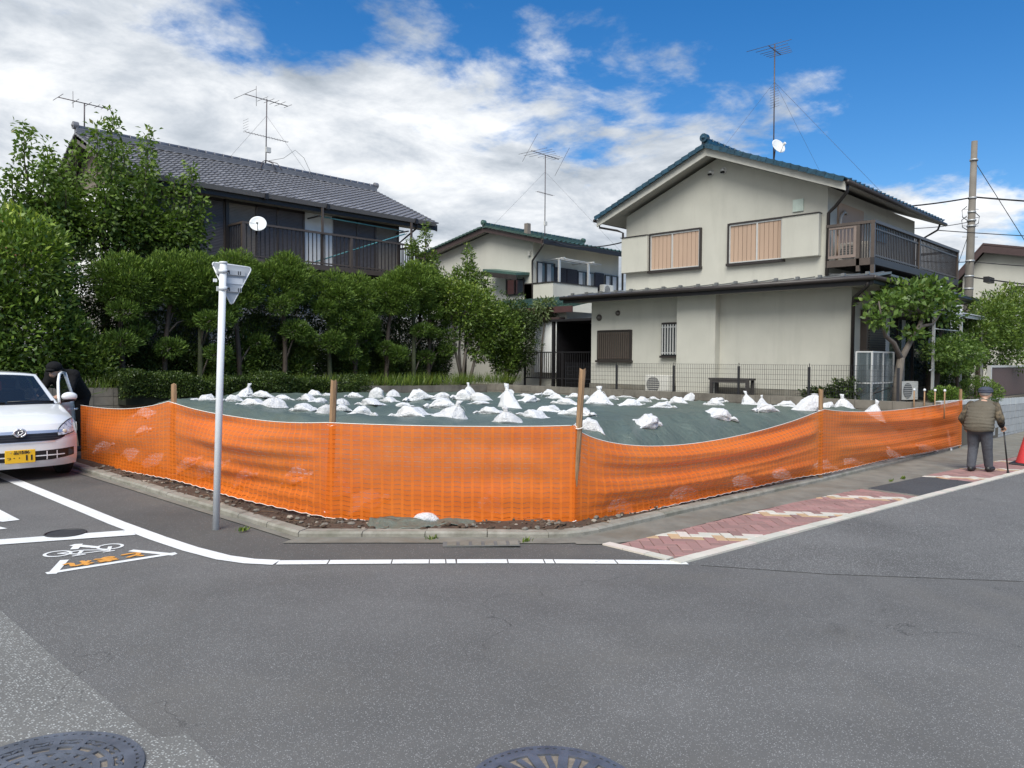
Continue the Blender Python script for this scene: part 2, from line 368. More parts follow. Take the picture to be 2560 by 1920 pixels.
# interlocking block paving of the right-hand pavement, laid herringbone at 45 degrees
def paver_mat(name, c, var):
    n = NB(name); oi = n.n('ObjectInfo'); f = n.noise(16, 6, .65)
    k = n.ramp(oi.outputs['Random'], [(0, lerp3(c, 1-var)), (.5, c), (.8, (c[0]*1.15, c[1]*1.02, c[2]*1.05)), (1, lerp3(c, 1+var))])
    n.col(n.mix(n.m_('MULTIPLY', f, .55), k, lerp3(c, .62))); n.set(Roughness=.88); n.bump(n.noise(160, 4), .5, .004); MATS[name] = n.m; return n.m
PV_RED = paver_mat('paver_red', (.33, .195, .175), .22); PV_WHT = paver_mat('paver_white', (.60, .58, .50), .10); PV_YEL = paver_mat('paver_buff', (.52, .36, .21), .14)
def clip_poly(P, keep):                                           # keep: list of (point, inward normal)
    for (ax, ay), (nx, ny) in keep:
        out = []
        for i in range(len(P)):
            p, q = P[i], P[(i+1) % len(P)]; dp = (p[0]-ax)*nx+(p[1]-ay)*ny; dq = (q[0]-ax)*nx+(q[1]-ay)*ny
            if dp >= 0: out.append(p)
            if (dp >= 0) != (dq >= 0): t = dp/(dp-dq); out.append((p[0]+(q[0]-p[0])*t, p[1]+(q[1]-p[1])*t))
        P = out
        if len(P) < 3: return []
    return P
def edge_v(x): return 3.43 - .0437*(x-5.56)
def pavement():
    root = empty('pavement'); tag(root, 'red block pavement with pale diagonal bands along the street', kind='structure')
    a = offset_line(KERB, .43); base = [(5.50, 4.25), (5.50, 3.44), (22, edge_v(22)), (22, 3.55), (8.2, 4.20), (5.9, 4.18)]
    poly_sheet('paving_bed', base, .006, mat('paving_joint_sand', (.10, .085, .07), .95, .2, 20), parent=root)
    Wd, gap = .108, .005; P = Vector((UX, -UY)); Q = Vector((UY, UX)); bricks = []
    keep = [((5.62, 4.2), (1, 0)), ((5.56, edge_v(5.56)+.115), (.0437, 1)), ((8.2, 4.165), (-.047, -1)), ((5.9, 4.15), (-.008, -1))]
    for i in range(-70, 170):
        for k in range(-60, 60):
            for hz in (1, 0):
                cx, cy = i+4*k, i
                c0 = (cx, cy, cx+2, cy+1) if hz else (cx+2, cy-1, cx+3, cy+1)
                p0, q0, p1, q1 = [w*Wd for w in c0]; q0 += 3.; q1 += 3.
                mid = P*((p0+p1)/2) + Q*((q0+q1)/2)
                if not (5.4 < mid.x < 20.5 and 2.6 < mid.y < 4.5): continue
                g = gap/2; poly = [tuple(P*a+Q*b) for a, b in ((p0+g, q0+g), (p1-g, q0+g), (p1-g, q1-g), (p0+g, q1-g))]
                full = clip_poly(poly, keep); cut = len(full) != 4 or any(abs(full[j][0]-poly[j][0])+abs(full[j][1]-poly[j][1]) > 1e-6 for j in range(min(4, len(full))))
                if len(full) < 3: continue
                ar = abs(sum(full[j][0]*full[(j+1) % len(full)][1]-full[(j+1) % len(full)][0]*full[j][1] for j in range(len(full))))/2
                if ar < .001: continue
                if 11.22 < mid.x < 13.42: continue
                qc = (q0+q1)/2; m = PV_RED
                for qb in (7.36, 8.66, 9.96, 12.28, 13.60, 14.92, 16.2):
                    if -.005 < qc-qb < .135: m = PV_WHT
                    elif -.125 < qc-qb <= -.005: m = PV_YEL
                bricks.append((mid.length, mid, hz, full, cut, m))
    bricks.sort(key=lambda t: t[0]); shared = {}; rest = {}
    for j, (d, mid, hz, poly, cut, m) in enumerate(bricks):
        z = float(gz(mid.x, mid.y)); dz = R.uniform(-.002, .003)
        if j < 300:
            key = (hz, m.name) if not cut else None
            if key and key in shared: me = shared[key]
            else:
                mb = MB(); lp = [(x-mid.x, y-mid.y) for x, y in poly]; t = lambda x, y: -.021*x*1.0+.021*y
                cxy = Vector((sum(x for x, y in lp)/len(lp), sum(y for x, y in lp)/len(lp))); ins = [tuple(Vector(q)+(cxy-Vector(q)).normalized()*.006) for q in lp]; n = len(lp)
                lo = [(x, y, t(x, y)-.03) for x, y in lp]; md = [(x, y, t(x, y)+.010) for x, y in lp]; tp = [(x, y, t(x, y)+.014) for x, y in ins]
                ccw = sum(lp[i][0]*lp[(i+1) % n][1]-lp[(i+1) % n][0]*lp[i][1] for i in range(n)) > 0; o = list(range(n)) if ccw else list(range(n))[::-1]
                mb.add(lo+md+tp, [(o[i], o[(i+1) % n], o[(i+1) % n]+n, o[i]+n) for i in range(n)] + [(o[i]+n, o[(i+1) % n]+n, o[(i+1) % n]+2*n, o[i]+2*n) for i in range(n)] + [tuple(i+2*n for i in o)])
                me = mb.mesh('paving_block', m)
                if key: shared[key] = me
            o = link_mesh('paving_block', me, root); o.location = (mid.x, mid.y, z+dz)
        else:
            rest.setdefault(m.name, (m, MB()))[1].prism(poly, lambda x, y: float(gz(x, y))-.02, lambda x, y: float(gz(x, y))+.013+dz)
    mbs = MB(); ms = []
    for i, (m, mb) in enumerate(rest.values()): mbs.cm = i; mbs.add(mb.v, mb.f); ms.append(m)
    if ms: tag(mbs.build('far_paving_blocks', ms, root), kind='stuff')
    # white edge blocks towards the road and at the near end
    def edge(p, q, w=.11):
        d = (q-p).normalized(); nn = Vector((-d.y, d.x)); n = max(1, round((q-p).length/.205)); 
        for k in range(n):
            a, b = p.lerp(q, (k+.012)/n), p.lerp(q, (k+1-.012)/n); mb = MB(); dz = R.uniform(-.002, .003)
            mb.prism([tuple(a), tuple(b), tuple(b+nn*w), tuple(a+nn*w)], lambda x, y: float(gz(x, y))-.03, lambda x, y: float(gz(x, y))+.017+dz); mb.build('edge_block', PV_WHT, root)
    edge(Vector((5.50, edge_v(5.5))), Vector((20.5, edge_v(20.5)))); edge(Vector((5.61, 3.57)), Vector((5.61, 4.25)))
    pa = poly_sheet('asphalt_patch', [(11.15, edge_v(11.15)+.115), (13.46, edge_v(13.46)+.115), (13.32, 3.95), (11.12, 4.05)], .016, A_PATCH, parent=root)
    mb = MB()
    for p, q in (((11.12, 4.03), (13.32, 3.93)), ((11.13, 4.05), (11.15, edge_v(11.15)+.12))):
        mb.bar((p[0], p[1], float(gz(*p))+.010), (q[0], q[1], float(gz(*q))+.010), .09, .016)
    mb.build('patch_border', M_CONC, root)
pavement()
# ---- painted markings: each a thin sheet on the road
def marking(poly, m=P_WHITE, label=None, dz=.0065, name='road_marking'):
    return poly_sheet(name, poly, dz, m, label=label, cell=1.0)
def stripe(pts, w, label):
    a = offset_line(pts, -w/2); b = offset_line(pts, w/2); return marking(a + b[::-1], label=label)
stripe([(2.35, 16.0), (2.50, 11.9), (2.60, 7.9), (2.65, 7.0), (2.70, 6.45), (2.78, 6.0), (2.88, 5.76), (3.02, 5.58)], .145, 'white edge line along the left-hand street curving round the corner')
# the front run of the line is cracked into lengths
def front_line():
    a, b = Vector((3.02, 5.575)), Vector((5.58, 3.42)); cuts = [0, .12, .27, .36, .40, .425, .55, .64, .665, .82, 1.]
    n = Vector((.643, .766))*.062
    for i in range(len(cuts)-1):
        p, q = a.lerp(b, cuts[i]+.0016), a.lerp(b, cuts[i+1]-.0016); sk = (b-a)*R.uniform(-.003, .003)
        marking([tuple(p-n), tuple(q-n), tuple(q+n+sk*.3), tuple(p+n+sk*.3)], label='length of cracked white line in front of the corner kerb', dz=.0070)
front_line()
marking([(0.2, 8.12), (1.0, 7.86), (2.55, 7.27), (2.60, 7.50), (1.6, 7.86), (.2, 8.36)], label='white stop line across the mouth of the left-hand street', dz=.0070)
marking([(1.96, 8.65), (1.82, 8.65), (1.0, 10.5), (1.2, 10.9), (1.94, 9.35)], label='white arrow-shaped stroke beside the small manhole')
marking([(1.78, 8.30), (1.55, 8.29), (1.35, 8.75), (1.70, 8.62)], label='short white stroke beyond the stop line')
def text_mesh(body, size, name, m, extrude=.0):
    cu = bpy.data.curves.new(name, 'FONT'); cu.body = body; cu.size = size; cu.align_x = 'CENTER'; cu.align_y = 'CENTER'; cu.extrude = extrude
    o = bpy.data.objects.new(name, cu); COL.objects.link(o); bpy.context.view_layer.update()
    me = bpy.data.meshes.new_from_object(o.evaluated_get(bpy.context.evaluated_depsgraph_get())); bpy.data.objects.remove(o); bpy.data.curves.remove(cu)
    me.materials.clear(); me.materials.append(m); return me
def bicycle_stop_mark():
    root = thing('bicycle_stop_marking', (2.09, 6.75, float(gz(2.09, 6.75))+.004), 'painted triangle with a bicycle and orange letters on the road', 'road marking')
    cx, cy = 2.09, 6.75; tilt = lambda x, y: float(gz(cx+x, cy+y)) - float(gz(cx, cy))
    def put(mb, name, m, dz=0.):
        me = mb.mesh(name, m)
        for v in me.vertices: v.co.z = tilt(v.co.x, v.co.y) + dz
        return link_mesh(name, me, root)
    A, B, T = Vector((-.47, -.35)), Vector((.47, -.385)), Vector((-.04, .51)); w = .062
    def side(p, q, t0=0., t1=1.):
        d = (q-p).normalized(); n = Vector((-d.y, d.x)); c = (A+B+T)/3
        if n.dot(c-p) < 0: n = -n
        a, b = p.lerp(q, t0), p.lerp(q, t1); return [tuple(a), tuple(b), tuple(b+n*w), tuple(a+n*w)]
    for s in (side(A, B), side(A, T, 0, .43), side(B, T, 0, .42), side(A, T, .80, 1.), side(B, T, .74, 1.)):
        mb = MB(); mb.add([(x, y, 0) for x, y in s], [(0, 1, 2, 3)]); put(mb, 'triangle_side', P_WHITE, .0008*R.random())
    def ring(c, r0, r1, n=28):
        mb = MB(); mb.add([(c[0]+r*math.cos(2*math.pi*i/n), c[1]+r*math.sin(2*math.pi*i/n), 0) for r in (r0, r1) for i in range(n)], [(i, (i+1) % n, (i+1) % n+n, i+n) for i in range(n)]); return mb
    put(ring((-.24, .25), .080, .106), 'wheel', P_WHITE, .001); put(ring((.15, .225), .080, .106), 'wheel', P_WHITE, .001)
    mb = MB()
    for p, q, t in (((-.24, .25), (-.13, .13), .028), ((-.24, .25), (-.06, .24), .026), ((-.06, .24), (-.13, .11), .03), ((-.12, .13), (.10, .10), .022), ((-.06, .24), (.10, .11), .024), ((.15, .225), (.09, .08), .03), ((.04, .06), (.13, .055), .024), ((-.18, .085), (-.08, .085), .026), ((-.13, .13), (-.13, .09), .02), ((.09, .08), (.09, .06), .022)):
        p, q = Vector(p), Vector(q); d = (q-p).normalized(); n = Vector((-d.y, d.x))*t/2; mb.add([(*(p-n), 0), (*(q-n), 0), (*(q+n), 0), (*(p+n), 0)], [(0, 1, 2, 3)])
    put(mb, 'bicycle_frame', P_WHITE, .002)
    me = text_mesh('\u3068\u307e\u308c', .185, 'lettering', P_ORANGE); me.transform(Matrix.Translation((-.01, -.185, 0)) @ Matrix.Rotation(math.pi, 4, 'Z') @ Matrix.Diagonal((1.08, .95, 1, 1)))
    # a heavier pen: overlay slightly shifted copies of the letters
    for dx, dy, dz in ((0, 0, .0010), (.012, .0, .0014), (-.012, .0, .0018), (0, .012, .0022), (0, -.012, .0026)):
        mc = me.copy()
        for v in mc.vertices: v.co.x += dx; v.co.y += dy; v.co.z = tilt(v.co.x, v.co.y)+dz
        link_mesh('lettering', mc, root)
bicycle_stop_mark()
# ---- cast iron covers
M_IRON = mat('cast_iron_cover', (.17, .185, .215), .42, .3, 9, metal=.6, bump=.25, bscale=140)
M_GRIT = mat('grit_in_cover', (.20, .17, .14), .95, .3, 40, bump=.4, bscale=160)
def manhole(cx, cy, r, style, label, rz):
    z = float(gz(cx, cy)); root = thing('manhole_cover', (cx, cy, z+.004), label, 'manhole cover', rz=rz)
    def put(mb, name, m):
        me = mb.mesh(name, m)
        for v in me.vertices:
            p = Matrix.Rotation(rz, 3, 'Z') @ v.co; v.co.z += float(gz(cx+p.x, cy+p.y)) - z
        return link_mesh(name, me, root)
    def ring(r0, r1, z0, z1, n=72, a0=0., a1=2*math.pi):
        mb = MB(); cl = a1-a0 > 6.28; k = n if cl else n+1; vs = []
        for rr, zz in ((r0, z0), (r0, z1), (r1, z1), (r1, z0)): vs += [(rr*math.cos(a0+(a1-a0)*i/n), rr*math.sin(a0+(a1-a0)*i/n), zz) for i in range(k)]
        fs = []
        for i in range(n):
            j = (i+1) % k
            for s_ in range(3): fs.append((s_*k+i, s_*k+j, (s_+1)*k+j, (s_+1)*k+i))
        mb.add(vs, fs); return mb
    mb = MB(); n = 64; mb.add([(r*math.cos(2*math.pi*i/n), r*math.sin(2*math.pi*i/n), .003) for i in range(n)], [tuple(range(n))]); put(mb, 'cover_plate', M_GRIT)
    put(ring(r*.945, r, .0, .011), 'rim', M_IRON)
    mb = MB(); k = 60
    for i in range(k):                                             # notches round the edge
        t0, t1 = 2*math.pi*(i+.2)/k, 2*math.pi*(i+.75)/k; vs = []
        for zz in (.002, .012):
            for rr, t in ((r*.905, t0), (r*.955, t0), (r*.955, t1), (r*.905, t1)): vs.append((rr*math.cos(t), rr*math.sin(t), zz))
        mb.add(vs, [(4,5,6,7),(0,1,5,4),(1,2,6,5),(2,3,7,6),(3,0,4,7)])
    put(mb, 'edge_teeth', M_IRON)
    put(ring(r*.80, r*.915, .002, .0118), 'band', M_IRON)
    if style == 0:                                                 # mesh of crossing bars with wavy strokes
        put(ring(r*.50, r*.57, .002, .012), 'inner_band', M_IRON); put(ring(r*.64, r*.70, .002, .0122), 'inner_band', M_IRON)
        for i in range(16):
            t = 2*math.pi*i/16; mb = MB(); a0 = .57 if i % 2 else .50; mb.bar((r*a0*math.cos(t), r*a0*math.sin(t), .007), (r*.82*math.cos(t), r*.82*math.sin(t), .007), .026, .0105); put(mb, 'spoke', M_IRON)
            mb = MB(); pts = []
            for j in range(7):
                tt = t+.05+.29*j/6; rr = r*(.755+.022*math.sin(j*1.6)); pts.append((rr*math.cos(tt), rr*math.sin(tt), .007))
            for p, q in zip(pts, pts[1:]): mb.bar(p, q, .014, .009)
            put(mb, 'wavy_rib', M_IRON)
        for i in range(-3, 4):
            mb = MB(); x = i*r*.13; h = math.sqrt(max(0, (r*.5)**2-x*x)); mb.bar((x, -h, .006), (x, h, .006), .03, .0095); mb.bar((-h, x, .006), (h, x, .006), .03, .0085); put(mb, 'lattice_rib', M_IRON)
    else:                                                          # flower-like relief with rays
        for i in range(26):
            t = 2*math.pi*i/26+.05; mb = MB(); l0, l1 = (.28, .80) if i % 2 else (.42, .76)
            mb.bar((r*l0*math.cos(t), r*l0*math.sin(t), .007), (r*l1*math.cos(t+.1), r*l1*math.sin(t+.1), .007), .04 if i % 2 else .024, .0105); put(mb, 'ray_rib', M_IRON)
        for i in range(8):
            t = 2*math.pi*i/8; mb = MB(); c = Vector((r*.22*math.cos(t), r*.22*math.sin(t), .007)); q = [c+Vector((r*.10*math.cos(t+u)*1.2, r*.10*math.sin(t+u), 0)) for u in [2*math.pi*j/10 for j in range(11)]]
            for a_, b_ in zip(q, q[1:]): mb.bar(a_, b_, .018, .0105)
            put(mb, 'petal', M_IRON)
        mb = MB(); mb.add([(r*.86*math.cos(math.radians(128)+.05*math.cos(t)), r*.86*math.sin(math.radians(128)+.05*math.sin(t)), .0125) for t in [2*math.pi*j/10 for j in range(10)]], [tuple(range(10))]); put(mb, 'key_hole', mat('hole_dark', (.01, .01, .012), .9))
manhole(.80, 3.32, .37, 0, 'large patterned iron manhole cover with grit in its pattern at the old stony asphalt', .3)
manhole(2.17, 1.89, .35, 1, 'iron manhole cover with a flower-like relief and a key hole', .2)
def small_cover():
    z = float(gz(2.11, 7.74)); root = thing('valve_cover', (2.11, 7.74, z+.004), 'small dark round cover beside the white stop line', 'valve cover')
    mb = MB(); n = 32; mb.add([(.15*math.cos(2*math.pi*i/n), .15*math.sin(2*math.pi*i/n), .004) for i in range(n)], [tuple(range(n))]); link_mesh('lid', mb.mesh('lid', mat('iron_dark', (.03, .03, .032), .6, .2)), root)
    mb = MB(); mb.tube([(.165*math.cos(2*math.pi*i/n), .165*math.sin(2*math.pi*i/n), .002) for i in range(n+1)], .009, 6); link_mesh('frame_ring', mb.mesh('frame_ring', MATS['iron_dark']), root)
small_cover()
def drain_grate():
    c = Vector((4.72, 5.02)); d = Vector((.75, -.66)).normalized(); n = Vector((d.y, -d.x)); z = float(gz(*c)); root = thing('drain_cover', (c.x, c.y, z+.012), 'slotted concrete drain cover in the gutter at the corner', 'drain cover')
    def put(mb, nm, m): return link_mesh(nm, mb.mesh(nm, m), root)
    def bx(s0, s1, t0, t1, z0, z1):
        mb = MB(); mb.prism([tuple(d*s+n*t) for s, t in ((s0, t0), (s1, t0), (s1, t1), (s0, t1))], z0, z1); return mb
    put(bx(-.34, .34, .03, .20, .0, .006), 'slab', mat('drain_concrete', (.13, .13, .125), .9, .2))
    for i in range(6): put(bx(-.30+i*.11, -.22+i*.11, .045, .185, .004, .012), 'grate_bar', M_CONC)
drain_grate()
# ---------------------------------------------------------------- the cleared plot: soil, tarpaulin, sandbags, net fence
def ramp_(t): t = min(max(t, 0.), 1.); return t*(1.55-.55*t)
def mound_d(x, y): return min(x-4.16, ((x-4.16)*1.35+(y-6.55)*1.85)/2.29, y-5.10, ((x-4.05)*4.1-(y-14.0)*3.55)/5.42)
def mound(x, y):
    g = float(gz(x, y))+.03; top = .86-.0213*(x-5); d = mound_d(x, y)
    if d <= 0: return g
    return g + (top-g)*ramp_(d/1.3)*min(.62+.38*ramp_((18.15-y)/.9), .97+.03*ramp_((17.25-x)/.9))
def soil_h(x, y):
    return float(gz(x, y)) + .052 + .026*nz((x, y, 0), 2.3) + .022*nz((x, y, 3), 7.) + .012*nz((x, y, 7), 19.)
inner = offset_line(KERB, -.11)
def plot_soil():
    poly = [p for p in inner[1:-2]] + [(17.6, 5.0), (17.6, 18.6), (3.3, 18.6)]
    poly = [(3.1, 18.4)] + [tuple(p) for p in inner[2:11]] + [(17.55, 4.86), (17.55, 18.5)]
    bm = bmesh.new(); bm.faces.new([bm.verts.new((x, y, 0)) for x, y in poly])
    def cut(lo, hi, st, ax):
        k = lo
        while k < hi:
            bmesh.ops.bisect_plane(bm, geom=bm.verts[:]+bm.edges[:]+bm.faces[:], plane_co=(k, 0, 0) if ax == 0 else (0, k, 0), plane_no=(1, 0, 0) if ax == 0 else (0, 1, 0)); k += st
    cut(3.2, 6.4, .12, 0); cut(6.4, 17.5, .5, 0); cut(4.6, 6.6, .12, 1); cut(6.6, 18.4, .4, 1)
    for v in bm.verts: v.co.z = soil_h(v.co.x, v.co.y)
    bmesh.ops.triangulate(bm, faces=[f for f in bm.faces if len(f.verts) > 4])
    me = bpy.data.meshes.new('plot_soil'); bm.to_mesh(me); bm.free()
    if me.polygons[0].normal.z < 0: me.flip_normals()
    me.materials.append(M_SOIL); me.polygons.foreach_set('use_smooth', [True]*len(me.polygons)); tag(link_mesh('plot_soil', me), 'bare brown soil of the cleared plot inside the kerb', kind='structure')
plot_soil()
def stones_stuff():
    mb = MB(); ms = [mat('stone_pale', (.30, .26, .21), .9, .25, 30), mat('stone_grey', (.17, .155, .13), .9, .25, 30), mat('twig_brown', (.16, .10, .06), .9, .2, 30), mat('clod', (.085, .058, .04), .95, .2, 30)]
    L = inner[2:11]
    for k in range(1500):
        i = R.choices(range(len(L)-1), [(Vector(L[j+1])-Vector(L[j])).length**.8 for j in range(len(L)-1)])[0]
        p = Vector(L[i]).lerp(Vector(L[i+1]), R.random()); d = (Vector(L[i+1])-Vector(L[i])).normalized(); n = Vector((-d.y, d.x)); p = p + n*R.uniform(.0, .55)
        if p.length > 15: continue
        z = soil_h(p.x, p.y); r = R.choice((.008, .01, .014, .02, .028)) * R.uniform(.7, 1.2)
        q = R.random(); mb.cm = 0 if q < .12 else 1 if q < .35 else 3
        if R.random() < .05 and r < .02:
            mb.cm = 2; a = R.uniform(0, 6.28); l = R.uniform(.05, .14); mb.tube([(p.x, p.y, z+.012), (p.x+l*math.cos(a), p.y+l*math.sin(a), z+.02), (p.x+1.6*l*math.cos(a+.4), p.y+1.6*l*math.sin(a+.4), z+.014)], .004, 4); continue
        st = len(mb.v); mb.ball((p.x, p.y, z+r*.25), r*R.uniform(.8, 1.5), r*R.uniform(.7, 1.2), r*R.uniform(.45, .75), 7, 5)
        for j in range(st, len(mb.v)):
            x, y, zz = mb.v[j]; mb.v[j] = (x+R.uniform(-.18, .18)*r, y+R.uniform(-.18, .18)*r, zz+R.uniform(-.12, .12)*r)
    tag(mb.build('stones', ms), 'loose stones, clods and twigs in the soil', 'stones', kind='stuff')
stones_stuff()
def tarp_mat():
    n = NB('tarpaulin_green'); f = n.noise(.8, 6, .6); c = n.ramp(f, [(.3, (.088, .116, .100)), (.7, (.118, .152, .130))])
    d = n.ramp(n.noise(2.5, 7, .7), [(.6, (0,0,0)), (.8, (1,1,1))]); n.col(n.mix(n.m_('MULTIPLY', d, .22), c, (.17, .17, .15))); n.set(Roughness=.40); n.b.inputs['Specular IOR Level'].default_value = .5
    w = n.n('TexWave', wave_type='BANDS', bands_direction='DIAGONAL'); n.L(n.pos(), w.inputs[0]); w.inputs['Scale'].default_value = 60; w.inputs['Distortion'].default_value = .5
    n.bump(n.m_('ADD', n.m_('MULTIPLY', w.outputs[1], .02), n.m_('ADD', n.m_('MULTIPLY', n.noise(6, 6, .6, dist=1.5), .3), n.noise(1.1, 5, .6, n.pos(), (1.6, .7, 1), 2.2))), .6, .10); MATS['tarp'] = n.m; return n.m
M_TARP = tarp_mat()
def tarp_z(x, y):
    d = mound_d(x, y); z = mound(x, y); s = max(0., 1-abs(d-.75)/.85)
    ang = x*.9-y*.9
    r1 = 1-abs(nz((ang*1.3, d*.35, 0), 1.7)); r2 = 1-abs(nz((ang, d*.5, 5), 5.5)); r3 = 1-abs(nz((x*.6+y*.25, y*.9-x*.2, 9), 1.1))
    r4 = 1-abs(nz((x*.35-y*.8, y*.35+x*.8, 12), 1.4)); w = s*(.085*r1**3 + .038*r2**3) + .045*nz((x, y, 2), .55) + .040*r3**8 + .035*r4**9 + .008*nz((x, y, 4), 3.1)
    # two sharp puckers where the sheet is caught on the crest
    for px, py, ax, ay in ((9.9, 6.35, .6, -.1), (8.0, 6.3, .7, .0), (12.0, 6.6, .5, .1)):
        ex = (x-px)*ax+(y-py)*ay*.2; ey = (y-py)-(x-px)*.05; w += .045*math.exp(-(ex*2.2)**2)*math.exp(-(ey/.06)**2) - .03*math.exp(-(ex*2.2)**2)*math.exp(-((ey+.14)/.07)**2)
    return z + .014 + (w if d > .25 else w*max(0, d/.25)*1.0)
def tarpaulin():
    xs = np.unique(np.concatenate([np.arange(4.0, 7.0, .07), np.arange(7., 17.31, .12)])); ys = np.unique(np.concatenate([np.arange(4.92, 7.2, .06), np.arange(7.2, 18.21, .13)]))
    idx = {}; V = []; F = []
    for i, x in enumerate(xs):
        for j, y in enumerate(ys):
            if mound_d(x, y) > -.06 + .10*nz((x, y, 1), 1.3): idx[i, j] = len(V); V.append((x, y, max(tarp_z(x, y), soil_h(x, y)+.010)))
    for i in range(len(xs)-1):
        for j in range(len(ys)-1):
            q = [(i, j), (i+1, j), (i+1, j+1), (i, j+1)]
            if all(k in idx for k in q): F.append([idx[k] for k in q])
    root = thing('tarpaulin', (9, 10, .8), 'dark green tarpaulin stretched over the low mound of the plot', 'tarpaulin')
    me = np_mesh('sheet', np.array(V)-np.array([9, 10, .8]), np.array(F), M_TARP, True); link_mesh('sheet', me, root)
    # loose hem lying on the soil at the corner
    for a0, a1, nm in (((4.35, 6.05), (5.1, 5.5), 'hem_flap'), ((4.25, 6.1), (4.6, 5.75), 'hem_flap')):
        mb = MB(); a, b = Vector(a0), Vector(a1); d = (b-a).normalized(); n = Vector((d.y, -d.x)); w = .34 if a1[0] > 5 else .22
        if n.x > 0 and n.y > 0: n = -n
        def fn(s, t):
            p = a.lerp(b, s) - n*.12 + n*(w+.05*math.sin(s*7))*t*(1-.35*abs(2*s-1)**3); return (p.x, p.y, soil_h(p.x, p.y)+.010+.02*(1-t)+.006*math.sin(s*17+t*2)*t)
        mb.grid(fn, 30, 10); o = mb.build(nm, M_TARP, root, True); m = o.modifiers.new('th', 'SOLIDIFY'); m.thickness = .004
tarpaulin()
# ---- sandbags
def bag_mat():
    n = NB('sandbag_white'); f = n.noise(5, 5, .6, n.obj()); oi = n.n('ObjectInfo'); c = n.ramp(f, [(.3, (.80, .81, .83)), (.7, (.86, .86, .87))])
    st = n.ramp(n.noise(3.1, 6, .65, n.obj()), [(.58, (0,0,0)), (.8, (1,1,1))]); n.col(n.mix(n.m_('MULTIPLY', st, .14), c, (.52, .48, .42))); n.set(Roughness=.55); n.b.inputs['Specular IOR Level'].default_value = .3
    n.bump(n.m_('ADD', n.noise(9, 6, .6, n.obj(), dist=1.5), n.m_('MULTIPLY', n.noise(24, 5, .6, n.obj(), dist=1.), .5)), .9, .05); MATS['bag'] = n.m; return n.m
M_BAG = bag_mat(); M_CORD = mat('bag_cord', (.75, .75, .72), .7)
def interp(tab, t):
    for (a, *A), (b, *B) in zip(tab, tab[1:]):
        if t <= b: k = (t-a)/(b-a); k = k*k*(3-2*k); return [x+(y-x)*k for x, y in zip(A, B)]
    return list(tab[-1][1:])
